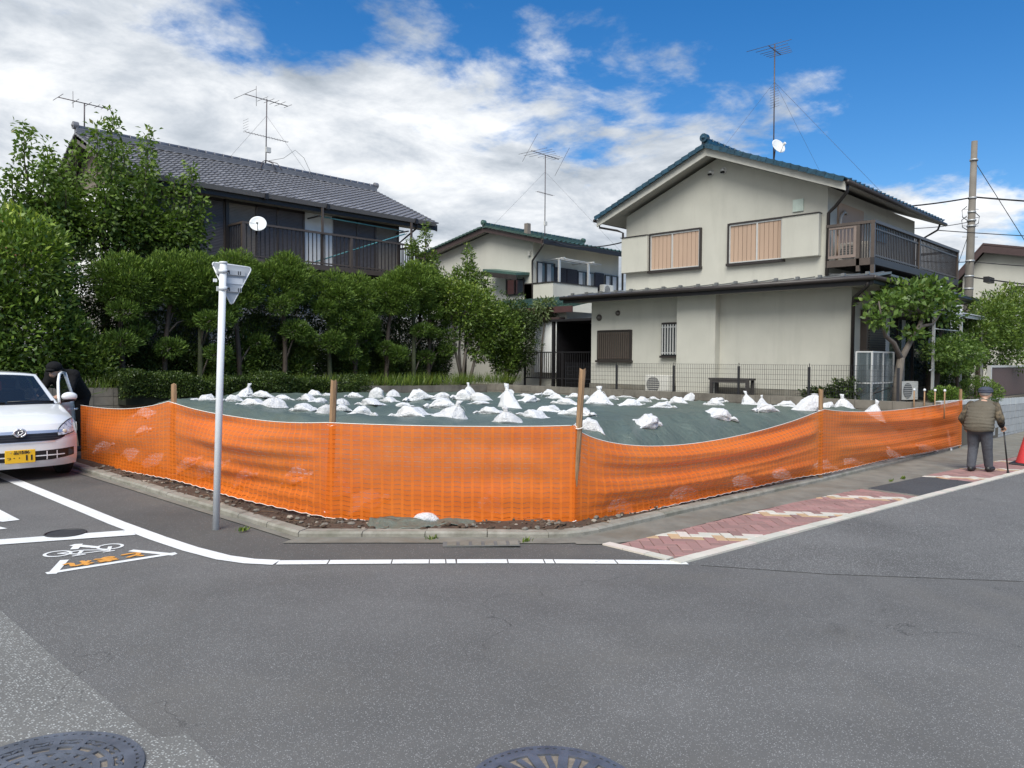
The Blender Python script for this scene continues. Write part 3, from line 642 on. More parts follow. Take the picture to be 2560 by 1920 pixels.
def bag_mesh(kind, seed):
    rr = random.Random(seed); nT, nP = 26, 30; mb = MB(); ph = [rr.uniform(0, 6.28) for _ in range(6)]; ks = [rr.choice((5, 6, 7)), rr.choice((9, 11)), rr.choice((3, 4))]
    lie = [(0, .36, .015, 0, 0), (.10, .36, .10, 0, 0), (.32, .36, .21, 0, .0), (.55, .31, .22, .0, .0), (.70, .17, .15, .0, .02), (.79, .055, .055, .0, .06), (.83, .045, .045, 0, .07), (.90, .10, .07, 0, .07), (1, .15, .035, 0, .05)]
    sit = [(0, .02, .02, 0, 0), (.10, .50, .34, 0, 0), (.24, .47, .38, 0, .10), (.42, .36, .32, 0, .30), (.58, .22, .21, 0, .52), (.70, .075, .075, 0, .70), (.76, .06, .06, 0, .76), (.86, .085, .08, 0, .87), (1, .10, .03, 0, .98)]
    dome = [(0, .02, .02, 0, 0), (.10, .50, .40, 0, 0), (.3, .49, .39, 0, .25), (.5, .38, .32, 0, .62), (.68, .20, .17, 0, .86), (.78, .09, .08, 0, .95), (.84, .075, .07, 0, .97), (.92, .12, .10, 0, 1.0), (1, .15, .04, 0, 1.0)]
    bx, by, bend = rr.uniform(-.22, .22), rr.uniform(-.15, .15), rr.uniform(-.22, .22)
    for i in range(nT+1):
        t = i/nT
        for j in range(nP):
            p = 2*math.pi*j/nP
            if kind in 'lf':
                w, h, _, lift = interp(lie, t); ne = max(0, 1-abs(t-.80)/.5); pl = 1+ne*.20*math.cos(ks[0]*p+ph[0])+ne*.10*math.cos(ks[1]*p+ph[1]+t*3)+.035*math.cos(ks[2]*p+ph[2]+t*7)
                c, s = math.cos(p), math.sin(p); e = .75; y = math.copysign(abs(c)**e, c)*w*pl; z = math.copysign(abs(s)**.9, s)*h*pl; x = (t-.5)+.03*math.cos(ks[2]*p+ph[3])
                corner = math.exp(-(t/.09)**2)*abs(c)**3; y *= 1+.22*corner; x -= .10*corner
                yc = bend*(t-.3)**2*2; z = z+h*.82+lift; y += yc
                if kind == 'f': z *= .55
                z = max(z, .0)+((.045*nz((x*4, y*4, seed))+.03*(abs(nz((x*9, y*9, seed+3)))-.25)) if z > .03 else 0)
            else:
                w, d, _, zz = interp(sit if kind == 's' else dome, t); ne = max(0, 1-abs(t-.72)/.62); pl = 1+ne*.20*math.cos(ks[0]*p+ph[0])+ne*.16*math.cos(ks[1]*p+ph[1])+.05*math.cos(ks[2]*p+ph[2]+t*4)
                c, s = math.cos(p), math.sin(p); base = math.exp(-((t-.1)/.10)**2); x = c*w*pl*(1+.16*base*abs(c)**6); y = s*d*pl; z = zz+.035*nz((x*5, y*5, zz*5+seed)); k_ = 1+.10*nz((x*4, y*4, zz*6+seed)); x *= k_; y *= k_
                x += bx*zz*2; y += by*zz*2; z = max(z, 0)
            mb.v.append((x, y, z))
    for i in range(nT):
        for j in range(nP):
            a_ = i*nP+j; b_ = i*nP+(j+1) % nP; mb.f.append((a_, b_, b_+nP, a_+nP)); mb.m.append(0)
    mb.f.append(tuple(range(nP))[::-1]); mb.m.append(0); mb.f.append(tuple(range(nT*nP, (nT+1)*nP))); mb.m.append(0)
    me = mb.mesh('sandbag', M_BAG, smooth=True); bmx = bmesh.new(); bmx.from_mesh(me); bmesh.ops.recalc_face_normals(bmx, faces=bmx.faces[:]); bmx.to_mesh(me); bmx.free()
    neck = (.31, bend*.27*2*.5, .10) if kind in 'lf' else ((bx*1.4, by*1.4, .72) if kind == 's' else (bx*1.9, by*1.9, .95))
    cd_ = MB(); r0 = .066 if kind in 'lf' else .085
    if kind in 'lf': pts = [(neck[0], neck[1]+r0*math.cos(q), neck[2]*(.6 if kind == 'f' else 1)+r0*math.sin(q)) for q in [2*math.pi*k/12 for k in range(13)]]
    else: pts = [(neck[0]+r0*math.cos(q), neck[1]+r0*math.sin(q), neck[2]) for q in [2*math.pi*k/12 for k in range(13)]]
    cd_.tube(pts, .012, 5); e0 = Vector(pts[0]); cd_.tube([e0, e0+Vector((.08, .06, -.03)), e0+Vector((.12, .13, -.12)), e0+Vector((.2, .12, -.17 if kind in 'lf' else -.3))], .008, 5)
    return me, cd_.mesh('tie_cord', M_CORD, smooth=True)
VAR = {k: [bag_mesh(k, 10*i+ord(k)) for i in range(n)] for k, n in (('l', 8), ('s', 5), ('d', 4), ('f', 3))}
BAGS = '''5.8 13.58 0.19 0.06 f 489 1011;5.96 13.43 0.31 0.15 l 521 1011;6.16 12.91 0.30 0.15 l 581 1014;7.85 15.87 0.34 0.30 s 612 996;7.78 15.0 0.44 0.15 l 652 1000;5.92 11.74 0.41 0.14 l 628 1023;6.11 11.36 0.35 0.14 d 684 1025;7.95 14.48 0.41 0.15 l 703 1002;6.2 10.67 0.36 0.14 l 753 1031;8.22 13.94 0.31 0.15 l 766 1004;9.44 15.69 0.37 0.19 l 784 995;9.54 15.32 0.24 0.11 f 816 996;7.42 12.08 0.33 0.13 l 803 1017;6.17 9.95 0.19 0.13 d 811 1037;7.66 11.78 0.22 0.12 d 856 1018;6.5 10.02 0.19 0.11 l 853 1035;9.71 14.48 0.33 0.14 l 884 1000;6.28 9.13 0.33 0.18 l 908 1044;7.71 11.03 0.40 0.15 l 921 1023;9.74 13.66 0.32 0.22 d 940 1004;9.31 12.65 0.33 0.13 l 970 1009;10.69 14.35 0.27 0.16 d 982 999;8.14 10.61 0.32 0.11 f 1009 1025;6.41 8.23 0.47 0.19 l 1024 1053;9.72 12.25 0.49 0.26 l 1041 1011;12.42 15.36 0.30 0.19 s 1059 994;11.45 13.59 0.35 0.17 d 1098 1002;9.54 11.14 0.24 0.24 l 1114 1018;8.03 9.5 0.45 0.19 l 1101 1033;6.7 7.74 0.37 0.23 s 1124 1057;11.65 13.02 0.45 0.26 l 1156 1004;13.73 15.07 0.31 0.31 s 1174 994;11.83 12.53 0.44 0.21 d 1208 1006;10.07 10.81 0.37 0.09 f 1195 1018;13.68 13.68 0.32 0.20 d 1263 999;10.13 10.01 0.41 0.43 s 1275 1023;8.13 8.5 0.35 0.13 l 1220 1042;6.79 6.74 0.35 0.19 s 1271 1068;14.99 14.28 0.41 0.12 f 1310 995;12.52 11.7 0.41 0.18 l 1328 1009;8.27 7.7 0.39 0.14 l 1331 1049;16.24 14.85 0.30 0.12 f 1349 992;14.93 13.35 0.36 0.17 l 1370 999;9.79 8.71 0.47 0.17 l 1375 1033;14.37 12.62 0.40 0.16 l 1388 1002;12.25 10.5 0.49 0.17 l 1411 1016;15.04 12.58 0.35 0.15 l 1434 1002;9.38 7.68 0.55 0.14 l 1454 1044;7.66 6.17 0.32 0.19 l 1470 1077;14.65 11.85 0.31 0.13 l 1466 1005;15.33 12.14 0.23 0.15 d 1486 1003;12.73 9.96 0.48 0.36 s 1498 1018;15.41 11.62 0.20 0.12 l 1532 1005;16.95 12.38 0.44 0.10 f 1563 1001;13.26 9.49 0.51 0.18 l 1580 1019;15.14 10.53 0.33 0.16 l 1608 1010;16.95 11.5 0.27 0.12 l 1631 1002;16.95 11.17 0.21 0.08 f 1657 1003;9.02 6.16 0.36 0.23 l 1624 1068;12.71 8.35 0.40 0.12 l 1660 1027;14.95 9.5 0.42 0.23 l 1690 1016;16.95 10.45 0.28 0.22 d 1718 1007;14.9 8.53 0.35 0.15 l 1784 1021;16.95 9.56 0.48 0.17 l 1797 1013;11.08 6.22 0.43 0.20 l 1800 1052;16.95 8.73 0.33 0.33 s 1875 1013;16.95 8.44 0.25 0.25 s 1904 1016;16.6 8.4 0.43 0.11 f 1891 1019;12.92 6.4 0.37 0.19 l 1909 1040;16.95 7.81 0.45 0.17 l 1969 1018;14.79 6.47 0.41 0.31 d 2011 1034;16.95 6.86 0.30 0.17 l 2073 1021;16.95 6.55 0.38 0.30 s 2110 1027;16.95 5.9 0.37 0.32 s 2188 1032;4.67 12.97 0.28 0.21 lb 356 1065;4.39 12.19 0.26 0.11 lb 356 1109;4.07 12.95 0.34 0.16 lb 258 1146;4.07 11.87 0.31 0.15 lb 321 1164;4.06 10.92 0.32 0.12 db 382 1184;4.14 9.92 0.33 0.13 lb 472 1190;4.12 9.35 0.22 0.14 db 516 1209;4.2 9.18 0.19 0.09 lb 548 1195;4.15 8.35 0.28 0.20 lb 617 1226;4.25 7.39 0.34 0.17 lb 744 1232;4.22 6.56 0.23 0.25 sb 846 1267;4.36 6.23 0.31 0.18 lb 924 1309;4.62 5.66 0.32 0.12 lb 1067 1332;5.3 5.51 0.25 0.20 sb 1223 1310;6.5 4.78 0.22 0.16 db 1553 1306;7.75 4.83 0.27 0.16 db 1705 1271;9.37 4.88 0.29 0.14 db 1882 1237;10.51 4.88 0.31 0.15 db 1966 1216;11.96 4.88 0.34 0.20 lb 2067 1194;13.09 4.88 0.32 0.14 lb 2161 1183;15.17 4.88 0.30 0.18 sb 2248 1158;17.15 4.88 0.29 0.15 db 2337 1142;17.2 5.0 0.29 0.12 fb 2389 1122;17.2 4.88 0.19 0.12 fb 2408 1131'''
ORD = ['first', 'second', 'third', 'fourth', 'fifth', 'sixth', 'seventh', 'eighth', 'ninth', 'tenth', 'eleventh', 'twelfth', 'thirteenth', 'fourteenth', 'fifteenth', 'sixteenth', 'seventeenth', 'eighteenth', 'nineteenth', 'twentieth', 'twenty-first', 'twenty-second', 'twenty-third', 'twenty-fourth', 'twenty-fifth', 'twenty-sixth', 'twenty-seventh', 'twenty-eighth', 'twenty-ninth', 'thirtieth', 'thirty-first', 'thirty-second']
def sandbags():
    rows = []
    for s in BAGS.split(';'):
        q = s.split(); rows.append((float(q[0]), float(q[1]), float(q[2]), float(q[3]), q[4][0], 'b' in q[4][1:], int(q[5]), int(q[6])))
    def zone(r):
        if r[5]: return ('behind the orange net', 'sandbags along the foot of the mound')
        dep = .7*r[0]+.7*r[1]
        if dep < 12.6: return ('on the near tarpaulin edge', 'sandbags on the near edge of the tarpaulin')
        if dep < 16.2: return ('on the middle of the tarpaulin', 'sandbags on the middle of the tarpaulin')
        return ('on the far tarpaulin by the wall', 'sandbags on the far side of the tarpaulin')
    zs = {}
    for r in sorted(rows, key=lambda r: r[6]): zs.setdefault(zone(r), []).append(r)
    words = {'l': 'lying white sandbag', 's': 'upright knotted white sandbag', 'd': 'domed white sandbag', 'f': 'flat white sandbag'}
    for (zn, gr), rs in zs.items():
        cnt = {}; tot = {}
        for r in rs: tot[r[4]] = tot.get(r[4], 0)+1
        for r in rs:
            x, y, w, h, k, base, px, py = r; x, y = (x*1.025+.05, y*1.025+.05) if base else (x, y); me, cm = R.choice(VAR[k]); i = cnt.get(k, 0); cnt[k] = i+1
            o = link_mesh('sandbag', me); lay = k in 'lf'
            yaw = math.radians(-45.5) + R.uniform(-.7, .7) + (math.pi if R.random() < .5 else 0) if lay else R.uniform(-.6, .6)+math.radians(-45.5)
            w = min(max(w, .24), .50); h = min(max(h, .10), .42); L = w*1.05 if lay else w
            o.scale = (L*1.06, L*.85 if lay else L*.9, (h*2.0 if k == 'l' else h*2.6 if k == 'f' else h)*1.0)
            if k == 'l': o.scale[2] = min(max(o.scale[2], L*.65), L*1.1)
            on = mound_d(x, y) > .0; zf = (lambda a_, b_: max(tarp_z(a_, b_), soil_h(a_, b_))) if on else soil_h
            e = .16; nx = (zf(x+e, y)-zf(x-e, y))/(2*e); ny = (zf(x, y+e)-zf(x, y-e))/(2*e); nv = Vector((-nx, -ny, 1)).normalized()
            zq = Vector((0, 0, 1)).rotation_difference(Vector((0, 0, 1)).lerp(nv, .85)); o.rotation_mode = 'QUATERNION'; o.rotation_quaternion = zq @ Matrix.Rotation(yaw, 4, 'Z').to_quaternion()
            o.location = (x, y, zf(x, y)-.012); o.scale = tuple(q*1.08 for q in o.scale)
            n = tot[k]; which = 'only' if n == 1 else ORD[i]
            tag(o, f'{words[k]} {zn}, {which} such from left', 'sandbag', gr)
            if w > .26: link_mesh('tie_cord', cm, o)
sandbags()
# ---- orange net fence on wooden stakes
def net_mat():
    n = NB('safety_net_orange'); tc = n.n('UVMap', uv_map='uv'); sp = n.n('SeparateXYZ'); n.L(tc.outputs[0], sp.inputs[0]); u, v = sp.outputs[0], sp.outputs[1]
    def band(x, per, duty, off=0.): return n.m_('LESS_THAN', n.m_('FRACT', n.m_('ADD', n.m_('DIVIDE', x, per), off)), duty)
    wob = n.m_('MULTIPLY', n.m_('SUBTRACT', n.noise(9, 2), .5), .006); u2 = n.m_('ADD', u, wob); v2 = n.m_('ADD', v, wob)
    strip_v = band(u2, .098, .26); strip_h = band(v2, .046, .38)                    # woven strips
    slit = n.m_('MULTIPLY', band(v2, .046, .10, .30), n.m_('SUBTRACT', 1., strip_v))   # open slits between them
    fine = n.m_('MULTIPLY', band(v, .0058, .66), band(u, .0070, .72))
    a = n.m_('ADD', .72, n.m_('MULTIPLY', fine, .13)); a = n.m_('ADD', a, n.m_('MULTIPLY', strip_v, .10), True); a = n.m_('ADD', a, n.m_('MULTIPLY', strip_h, .05), True)
    a = n.m_('MULTIPLY', a, n.m_('SUBTRACT', 1., n.m_('MULTIPLY', slit, n.ramp(n.noise(3.1, 3), [(.35, (.25,.25,.25)), (.65, (.75,.75,.75))]))))
    c = n.ramp(n.noise(1.6, 5), [(.3, (.95, .185, .010)), (.7, (1.0, .235, .018))]); c = n.mix(n.m_('MULTIPLY', strip_v, .35), c, (1.0, .28, .04))
    n.col(c); n.set(Roughness=.55); n.b.inputs['Specular IOR Level'].default_value = .3
    tr = n.n('BsdfTranslucent'); n.L(c, tr.inputs[0]); m1 = n.n('MixShader'); m1.inputs[0].default_value = .38; n.L(n.b.outputs[0], m1.inputs[1]); n.L(tr.outputs[0], m1.inputs[2])
    tp = n.n('BsdfTransparent'); m2 = n.n('MixShader'); n.L(a, m2.inputs[0]); n.L(tp.outputs[0], m2.inputs[1]); n.L(m1.outputs[0], m2.inputs[2]); n.L(m2.outputs[0], n.out.inputs[0])
    MATS['net'] = n.m; return n.m
M_NET = net_mat(); M_ROPE = mat('net_edge_rope', (.78, .74, .68), .8, .1, 40)
def wood_mat(name, c):
    n = NB(name); f = n.noise(7, 7, .65, n.pos(), (9, 9, .7)); n.col(n.ramp(f, [(.3, lerp3(c, .55)), (.5, c), (.72, lerp3(c, 1.35))])); n.set(Roughness=.8); n.bump(f, .5, .004); MATS[name] = n.m; return n.m
M_STAKE = wood_mat('stake_wood', (.30, .185, .10))
STK0 = [((3.74, 9.44), (3.76, 9.42), 1.33, 1.127, .19), ((3.96, 6.33), (4.00, 6.29), 1.44, 1.052, .156), ((5.73, 4.80), (5.79, 4.73), 1.56, 1.022, .040), ((11.02, 4.57), (11.01, 4.58), 1.25, .974, .040), ((19.0, 4.82), (19.01, 4.82), 1.06, .84, -.16)]
STK = [((a[0]*1.03, a[1]*1.03), (b[0]*1.03, b[1]*1.03), 1.65-(1.65-zt)*1.03, 1.65-(1.65-n1)*1.03, 1.65-(1.65-n0)*1.03) for a, b, zt, n1, n0 in STK0]
def net_fence():
    root = thing('safety_net_fence', (5.0, 5.4, float(gz(5, 5.4))), 'orange plastic safety net tied to wooden stakes round the corner plot', 'net fence')
    for i, ((x0, y0), (x1, y1), zt, _, _) in enumerate(STK):
        mb = MB(); zb = float(gz(x0, y0))-.1; d = (Vector((x1, y1, zt))-Vector((x0, y0, float(gz(x0, y0)))))/(zt-float(gz(x0, y0)))
        w = .030; n = 9; pts = []; rot = R.uniform(0, .8)
        for k in range(n+1):
            z = zb+(zt-zb)*k/n; p = Vector((x0, y0, 0))+d*(z-float(gz(x0, y0))); sc = 1+.10*nz((i*3, k*.7, 0)); pts.append((p.x, p.y, z, sc))
        for k, (px, py, pz, sc) in enumerate(pts):
            for c_ in range(6): an = rot+2*math.pi*c_/6+.2*math.sin(k); rad = w*(1.0+.25*(c_ % 2))*sc; mb.v.append((px+rad*math.cos(an), py+rad*math.sin(an), pz+(.02*math.sin(c_*2.1) if k == n else 0)))
        for k in range(n):
            for c_ in range(6): mb.f.append((k*6+c_, k*6+(c_+1) % 6, k*6+6+(c_+1) % 6, k*6+6+c_)); mb.m.append(0)
        mb.f.append(tuple(range(n*6, n*6+6))); mb.m.append(0); mb.build('stake', M_STAKE, root)
        cr = MB()
        for zz in ((STK[i][3]-.03, STK[i][4]+.05) if i not in (3,) else (STK[i][3]-.03, .62, .36, .10)):
            p = Vector((x0, y0, 0))+d*(zz-float(gz(x0, y0))); cr.tube([(p.x+.043*math.cos(t), p.y+.043*math.sin(t), zz+.006*math.sin(3*t)) for t in [2*math.pi*k/12 for k in range(13)]], .006, 5)
        cr.build('tie', M_ROPE, root, True)
    def panel(A, B, zA, zB, bA, bB, sag, bow, folds, seed, sagc=.5, hsag=.0):
        A, B = Vector(A), Vector(B); L = (B-A).length; nx, ny = int(L/.035), 34; d = (B-A)/L; n = Vector((d.y, -d.x)); V = []; UVs = []; top = []; bot = []
        if n.dot(Vector((-1, -1))) < 0: n = -n
        for i in range(nx+1):
            s = i/nx; q = s**(math.log(.5)/math.log(sagc)); prof = 4*q*(1-q); env = min(1, s/.10, (1-s)/.10); env = env*env*(3-2*env)
            zt = zA+(zB-zA)*s-sag*prof; zb = bA+(bB-bA)*s-hsag*prof + .007*math.sin(s*L*34+seed)
            for j in range(ny+1):
                t = j/ny; z = zb+(zt-zb)*t; off = bow*prof*(.4+.6*math.sin(math.pi*t))
                for (amp, f0, cen, wid) in folds: off += amp*env*math.sin(f0*t*6.283+seed+1.5*math.sin(s*2.2+seed)+s*.8)*math.exp(-((s-cen)/wid)**2)
                off += env*(.012*nz((s*L*1.2, t*2.5, seed), 1.) + .005*nz((s*L*4, t*7, seed), 1.))
                # the sheet is gathered at the stakes: fine pleats fanning from the ties
                g = math.exp(-(s/.06)**2)+math.exp(-((1-s)/.06)**2); off += .010*g*math.sin(t*46+seed)*(s*(1-s))**.25
                p = A+d*(s*L)+n*(off*min(1, 14*s, 14*(1-s))); V.append((p.x, p.y, z)); UVs.append((s*L+.25*seed, t*.93))
                if j == ny: top.append((p.x, p.y, z))
                if j == 0: bot.append((p.x, p.y, z))
        F = [(i*(ny+1)+j, (i+1)*(ny+1)+j, (i+1)*(ny+1)+j+1, i*(ny+1)+j+1) for i in range(nx) for j in range(ny)]
        me = np_mesh('net_panel', np.array(V)-np.array(world_off(root)), np.array(F), M_NET, True, uv=np.array(UVs)); o = link_mesh('net_panel', me, root)
        rp = MB(); rp.tube(top[::2], .0042, 5); c2 = link_mesh('edge_rope', rp.mesh('edge_rope', M_ROPE, world_off(root), True), o)
        rp = MB(); rp.tube(bot[::2], .0035, 5); c2 = link_mesh('edge_rope', rp.mesh('edge_rope', M_ROPE, world_off(root), True), o)
    S = STK; OUT = [(-.045, -.01), (-.04, -.03), (-.015, -.045), (0., -.045), (0., -.045)]
    S = [((p[0][0]+o[0], p[0][1]+o[1]), *p[1:]) for p, o in zip(STK, OUT)]
    panel((3.70, 12.75), S[0][0], .93, S[0][3], .07, S[0][4], .075, .02, [(.02, 1.5, .5, .3)], 1, .55)
    panel(S[0][0], S[1][0], S[0][3], S[1][3], S[0][4], S[1][4], .075, .05, [(.05, 1.3, .55, .3), (.03, 2.6, .4, .25), (.012, 6, .6, .4)], 2, .52)
    panel(S[1][0], S[2][0], S[1][3], S[2][3], S[1][4], S[2][4], .02, .0, [(.014, 1., .5, .5), (.008, 3., .7, .3)], 3, .5, .03)
    panel(S[2][0], S[3][0], S[2][3], S[3][3], S[2][4], S[3][4], .305, .10, [(.06, 2.2, .5, .4), (.035, 3.6, .7, .25), (.012, 8, .5, .5)], 4, .36, -.03)
    panel(S[3][0], S[4][0], S[3][3], S[4][3], S[3][4], S[4][4], .11, .06, [(.06, 1.8, .45, .35), (.03, 3.2, .65, .3), (.01, 7, .5, .5)], 5, .42)
net_fence()
# ---------------------------------------------------------------- boundary walls and mesh fence
M_BLOCK = mat('block_weathered', (.17, .155, .13), .92, .32, 2.6, bump=.5, bscale=70)
M_BLOCK_G = mat('block_grey', (.37, .38, .375), .9, .14, 4., bump=.4, bscale=90)
M_BLOCK_L = mat('block_light', (.52, .54, .53), .88, .10, 4., bump=.3, bscale=90)
def block_wall(root, p, q, z0f, ztop, th, m, courses, bl=.39, bh=.19, mtop=None, name='block'):
    """courses of single concrete blocks, each a piece of its own, counted down from the top"""
    p, q = Vector(p), Vector(q); d = (q-p).normalized(); n = Vector((-d.y, d.x)); L = (q-p).length; cnt = round(L/(bl+.01)); st = L/cnt; cache = {}
    for c in range(courses):
        sh = 0
        for k in range(cnt):
            a = p + d*(k*st); b = p + d*(k*st+st); zt = ztop(a.x, a.y)-c*(bh+.01); zb = zt-bh
            mid = (a+b)/2; jz = R.uniform(-.003, .003); pr = R.uniform(-.004, .004)
            key = (c == 0 and mtop is not None); me = cache.get(key)
            if me is None:
                mb = MB(); e = .006; l = st/2-.005; P = [tuple(d*s_+n*t_) for s_, t_ in ((-l, -th/2), (l, -th/2), (l, th/2), (-l, th/2))]; mb.prism(P, 0, bh); me = mb.mesh(name, mtop if key else m); cache[key] = me
            o = link_mesh(name, me, root); o.location = Vector((mid.x + n.x*pr, mid.y + n.y*pr, zb+jz)) - world_off(root)
    mb = MB(); core = .03
    P = [tuple(p+n*(th/2-.012)), tuple(q+n*(th/2-.012)), tuple(q-n*(th/2-.012)), tuple(p-n*(th/2-.012))]
    mb.prism(P, lambda x, y: ztop(x, y)-courses*(bh+.01)-.25, lambda x, y: ztop(x, y)-.008); mb.build('mortar_core', mat('mortar', (.13, .12, .105), .95, .2), root)
r_ = thing('block_wall', (17.5, 11.5, 0), 'weathered concrete block wall under the mesh fence beside the pale two-storey house', 'wall')
block_wall(r_, (17.56, 4.95), (17.56, 18.35), None, lambda x, y: .81+.004*(y-5), .12, M_BLOCK, 3)
r_ = thing('block_wall', (11, 18.4, 0), 'low weathered concrete wall under the clipped trees and hedge', 'wall')
block_wall(r_, (3.6, 18.46), (17.62, 18.46), None, lambda x, y: .86+.014*(14-x), .14, M_BLOCK, 3)
r_ = thing('block_wall', (22, 5.2, 0), 'light grey block wall beside the walking man and the cone', 'wall')
block_wall(r_, (18.5, 5.12), (30, 5.5), None, lambda x, y: .80-.022*(x-18.5), .12, M_BLOCK_G, 6, mtop=M_BLOCK_L)
mb = MB(); mb.prism([(17.6, 5.0), (60, 6.6), (60, 60), (-20, 60), (3.2, 18.5), (17.6, 18.5)], -.8, lambda x, y: .66 if x > 12 else .80)
tag(mb.build('yard_ground', mat('yard_earth', (.11, .095, .07), .95, .3, 2.5, bump=.4, bscale=20)), 'raised garden ground of the neighbouring houses', kind='structure')
M_FENCE = mat('fence_dark_metal', (.022, .022, .026), .5, .1)
def mesh_fence():
    root = thing('mesh_fence', (17.58, 11, .8), 'dark green-black welded mesh fence on top of the block wall', 'fence')
    ys = [15.04, 13.16, 11.28, 9.40, 7.62, 5.67]
    for y in ys[1:]:
        mb = MB(); mb.box(17.60, 17.645, y-.0225, y+.0225, .80, 1.53); mb.build('post', M_FENCE, root)
    for a, b in zip(ys, ys[1:]):
        mb = MB(); n = int((a-b)/.055)
        for k in range(n): y = b+(a-b)*(k+.5)/n; mb.bar((17.585, y, .84), (17.585, y, 1.58), .0055, .0055)
        for z in (.86, .98, 1.10, 1.22, 1.34, 1.46, 1.575): mb.bar((17.58, a-.01, z), (17.58, b+.01, z), .006, .006)
        mb.build('wire_panel', M_FENCE, root)
        mb = MB(); mb.bar((17.585, a-.02, .84), (17.585, a-.02, 1.61), .014, .014); mb.build('clip_rod', M_FENCE, root)
mesh_fence()
# ---------------------------------------------------------------- houses
def stucco(name, c, streak=.10, var=.05):
    n = NB(name); f = n.noise(1.3, 5, .6); s = n.noise(3.0, 7, .65, n.pos(), (1, 1, .16)); k = n.ramp(f, [(.3, lerp3(c, 1-var)), (.7, lerp3(c, 1+var))])
    n.col(n.mix(n.m_('MULTIPLY', n.ramp(s, [(.5, (0,0,0)), (.8, (1,1,1))]), streak*3), k, lerp3(c, .6))); n.set(Roughness=.9); n.b.inputs['Specular IOR Level'].default_value = .2
    n.bump(n.noise(85, 5, .65), .5, .006); MATS[name] = n.m; return n.m
S_CREAM = stucco('stucco_warm_grey', (.50, .490, .430)); S_CREAM2 = stucco('stucco_cream_far', (.53, .52, .46), .06); S_WHITE = stucco('panel_white', (.78, .79, .78), .05, .03)
M_TRIM = mat('trim_pale', (.50, .49, .44), .8, .08, 5); M_SOFFIT = mat('soffit_pale', (.42, .40, .35), .9, .06, 3)
M_BROWN = mat('metal_dark_brown', (.030, .024, .022), .45, .15, 8); M_BROWN2 = mat('aluminium_brown', (.105, .083, .070), .4, .12, 8, metal=.3)
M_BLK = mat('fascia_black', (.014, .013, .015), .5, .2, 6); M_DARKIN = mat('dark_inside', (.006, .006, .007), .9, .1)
M_PINK = mat('shutter_beige', (.44, .31, .225), .65, .06, 3, stretch=(1, 1, .2)); M_ALU = mat('aluminium_pale', (.62, .62, .60), .35, .06, 8, metal=.4); M_METROOF = mat('sheet_roof_grey', (.20, .205, .205), .4, .14, 3, metal=.5)
def glass_mat():
    n = NB('window_glass'); n.col((.035, .045, .055)); n.set(Roughness=.06); n.b.inputs['Specular IOR Level'].default_value = .9; MATS['glass'] = n.m; return n.m
M_GLASS = glass_mat(); M_CURT = mat('curtain_pale', (.55, .56, .56), .9, .1, 8, stretch=(8, 8, .3))
def tile_mat(name, c, rough, var=.25):
    n = NB(name); oi = n.n('ObjectInfo'); f = n.noise(9, 6, .65); k = n.ramp(f, [(.3, lerp3(c, 1-var)), (.7, lerp3(c, 1+var))]); n.col(n.mix(n.m_('MULTIPLY', oi.outputs['Random'], .6), k, lerp3(c, .5))); n.set(Roughness=rough); n.b.inputs['Specular IOR Level'].default_value = .6
    n.bump(n.noise(60, 4), .2, .004); MATS[name] = n.m; return n.m
T_GREY = tile_mat('tile_smoked_grey', (.20, .20, .215), .38); T_BLUE = tile_mat('tile_glazed_blue_green', (.014, .062, .100), .28, .55); T_GREEN = tile_mat('tile_green', (.045, .095, .078), .42, .3)
def tile_mesh(m, w=.285, l=.27, t=.03):
    """one pantile: a shallow trough rising into a roll, with a thick lower lip; x along the eave, y up the slope"""
    mb = MB(); n = 8; prof = []
    for i in range(n+1):
        s = i/n; z = -.026*math.sin(math.pi*min(1, s/.72)) if s < .72 else .034*math.sin(math.pi*(s-.72)/.56)
        prof.append((s*w, z))
    vs = [(x, 0, z+.034) for x, z in prof] + [(x, l+.03, z+.004) for x, z in prof] + [(x, 0, z+.034-t) for x, z in prof]
    k = n+1; mb.add(vs, [(i, i+1, k+i+1, k+i) for i in range(n)] + [(2*k+i, 2*k+i+1, i+1, i) for i in range(n)] + [(0, k, 2*k), (n, 2*k+n, k+n)]); return mb.mesh('roof_tile', m, smooth=False)
def slope_frame(p0, p1, up):                                        # matrix: local x along p0->p1, local y up the slope
    x = (Vector(p1)-Vector(p0)).normalized(); y = Vector(up).normalized(); y = (y-x*y.dot(x)).normalized(); z = x.cross(y)
    return Matrix(((x.x, y.x, z.x), (x.y, y.y, z.y), (x.z, y.z, z.z)))
def lay_tiles(root, roof, m, p0, p1, up, length, pick, w=.285, l=.235, limit=300):
    """rows of single tiles on one slope; pick(i, j, point) says whether the tile is laid; the nearest are pieces of their own"""
    me = tile_mesh(m, w, l); M = slope_frame(p0, p1, up); n = int((Vector(p1)-Vector(p0)).length/w); rows = int(length/l); spots = []
    for j in range(rows):
        for i in range(n):
            P = Vector(p0) + M @ Vector((i*w, j*l, 0))
            if pick(i, j, n, rows): spots.append((P.length, P, i, j))
    spots.sort(key=lambda t: t[0]); rest = MB(); lift = M @ Vector((0, 0, .012))
    for k, (d, P, i, j) in enumerate(spots):
        tilt = M.to_4x4() @ Matrix.Rotation(-.06+R.uniform(-.012, .012), 4, 'X')
        if k < limit:
            o = link_mesh('roof_tile', me, roof); o.matrix_basis = Matrix.Translation(P+lift-world_off(roof)) @ tilt
        else: rest.add([P+lift+(tilt @ v.co) for v in me.vertices], [tuple(q.vertices) for q in me.polygons])
    if rest.f: tag(rest.build('far_roof_tiles', m, roof), kind='stuff')
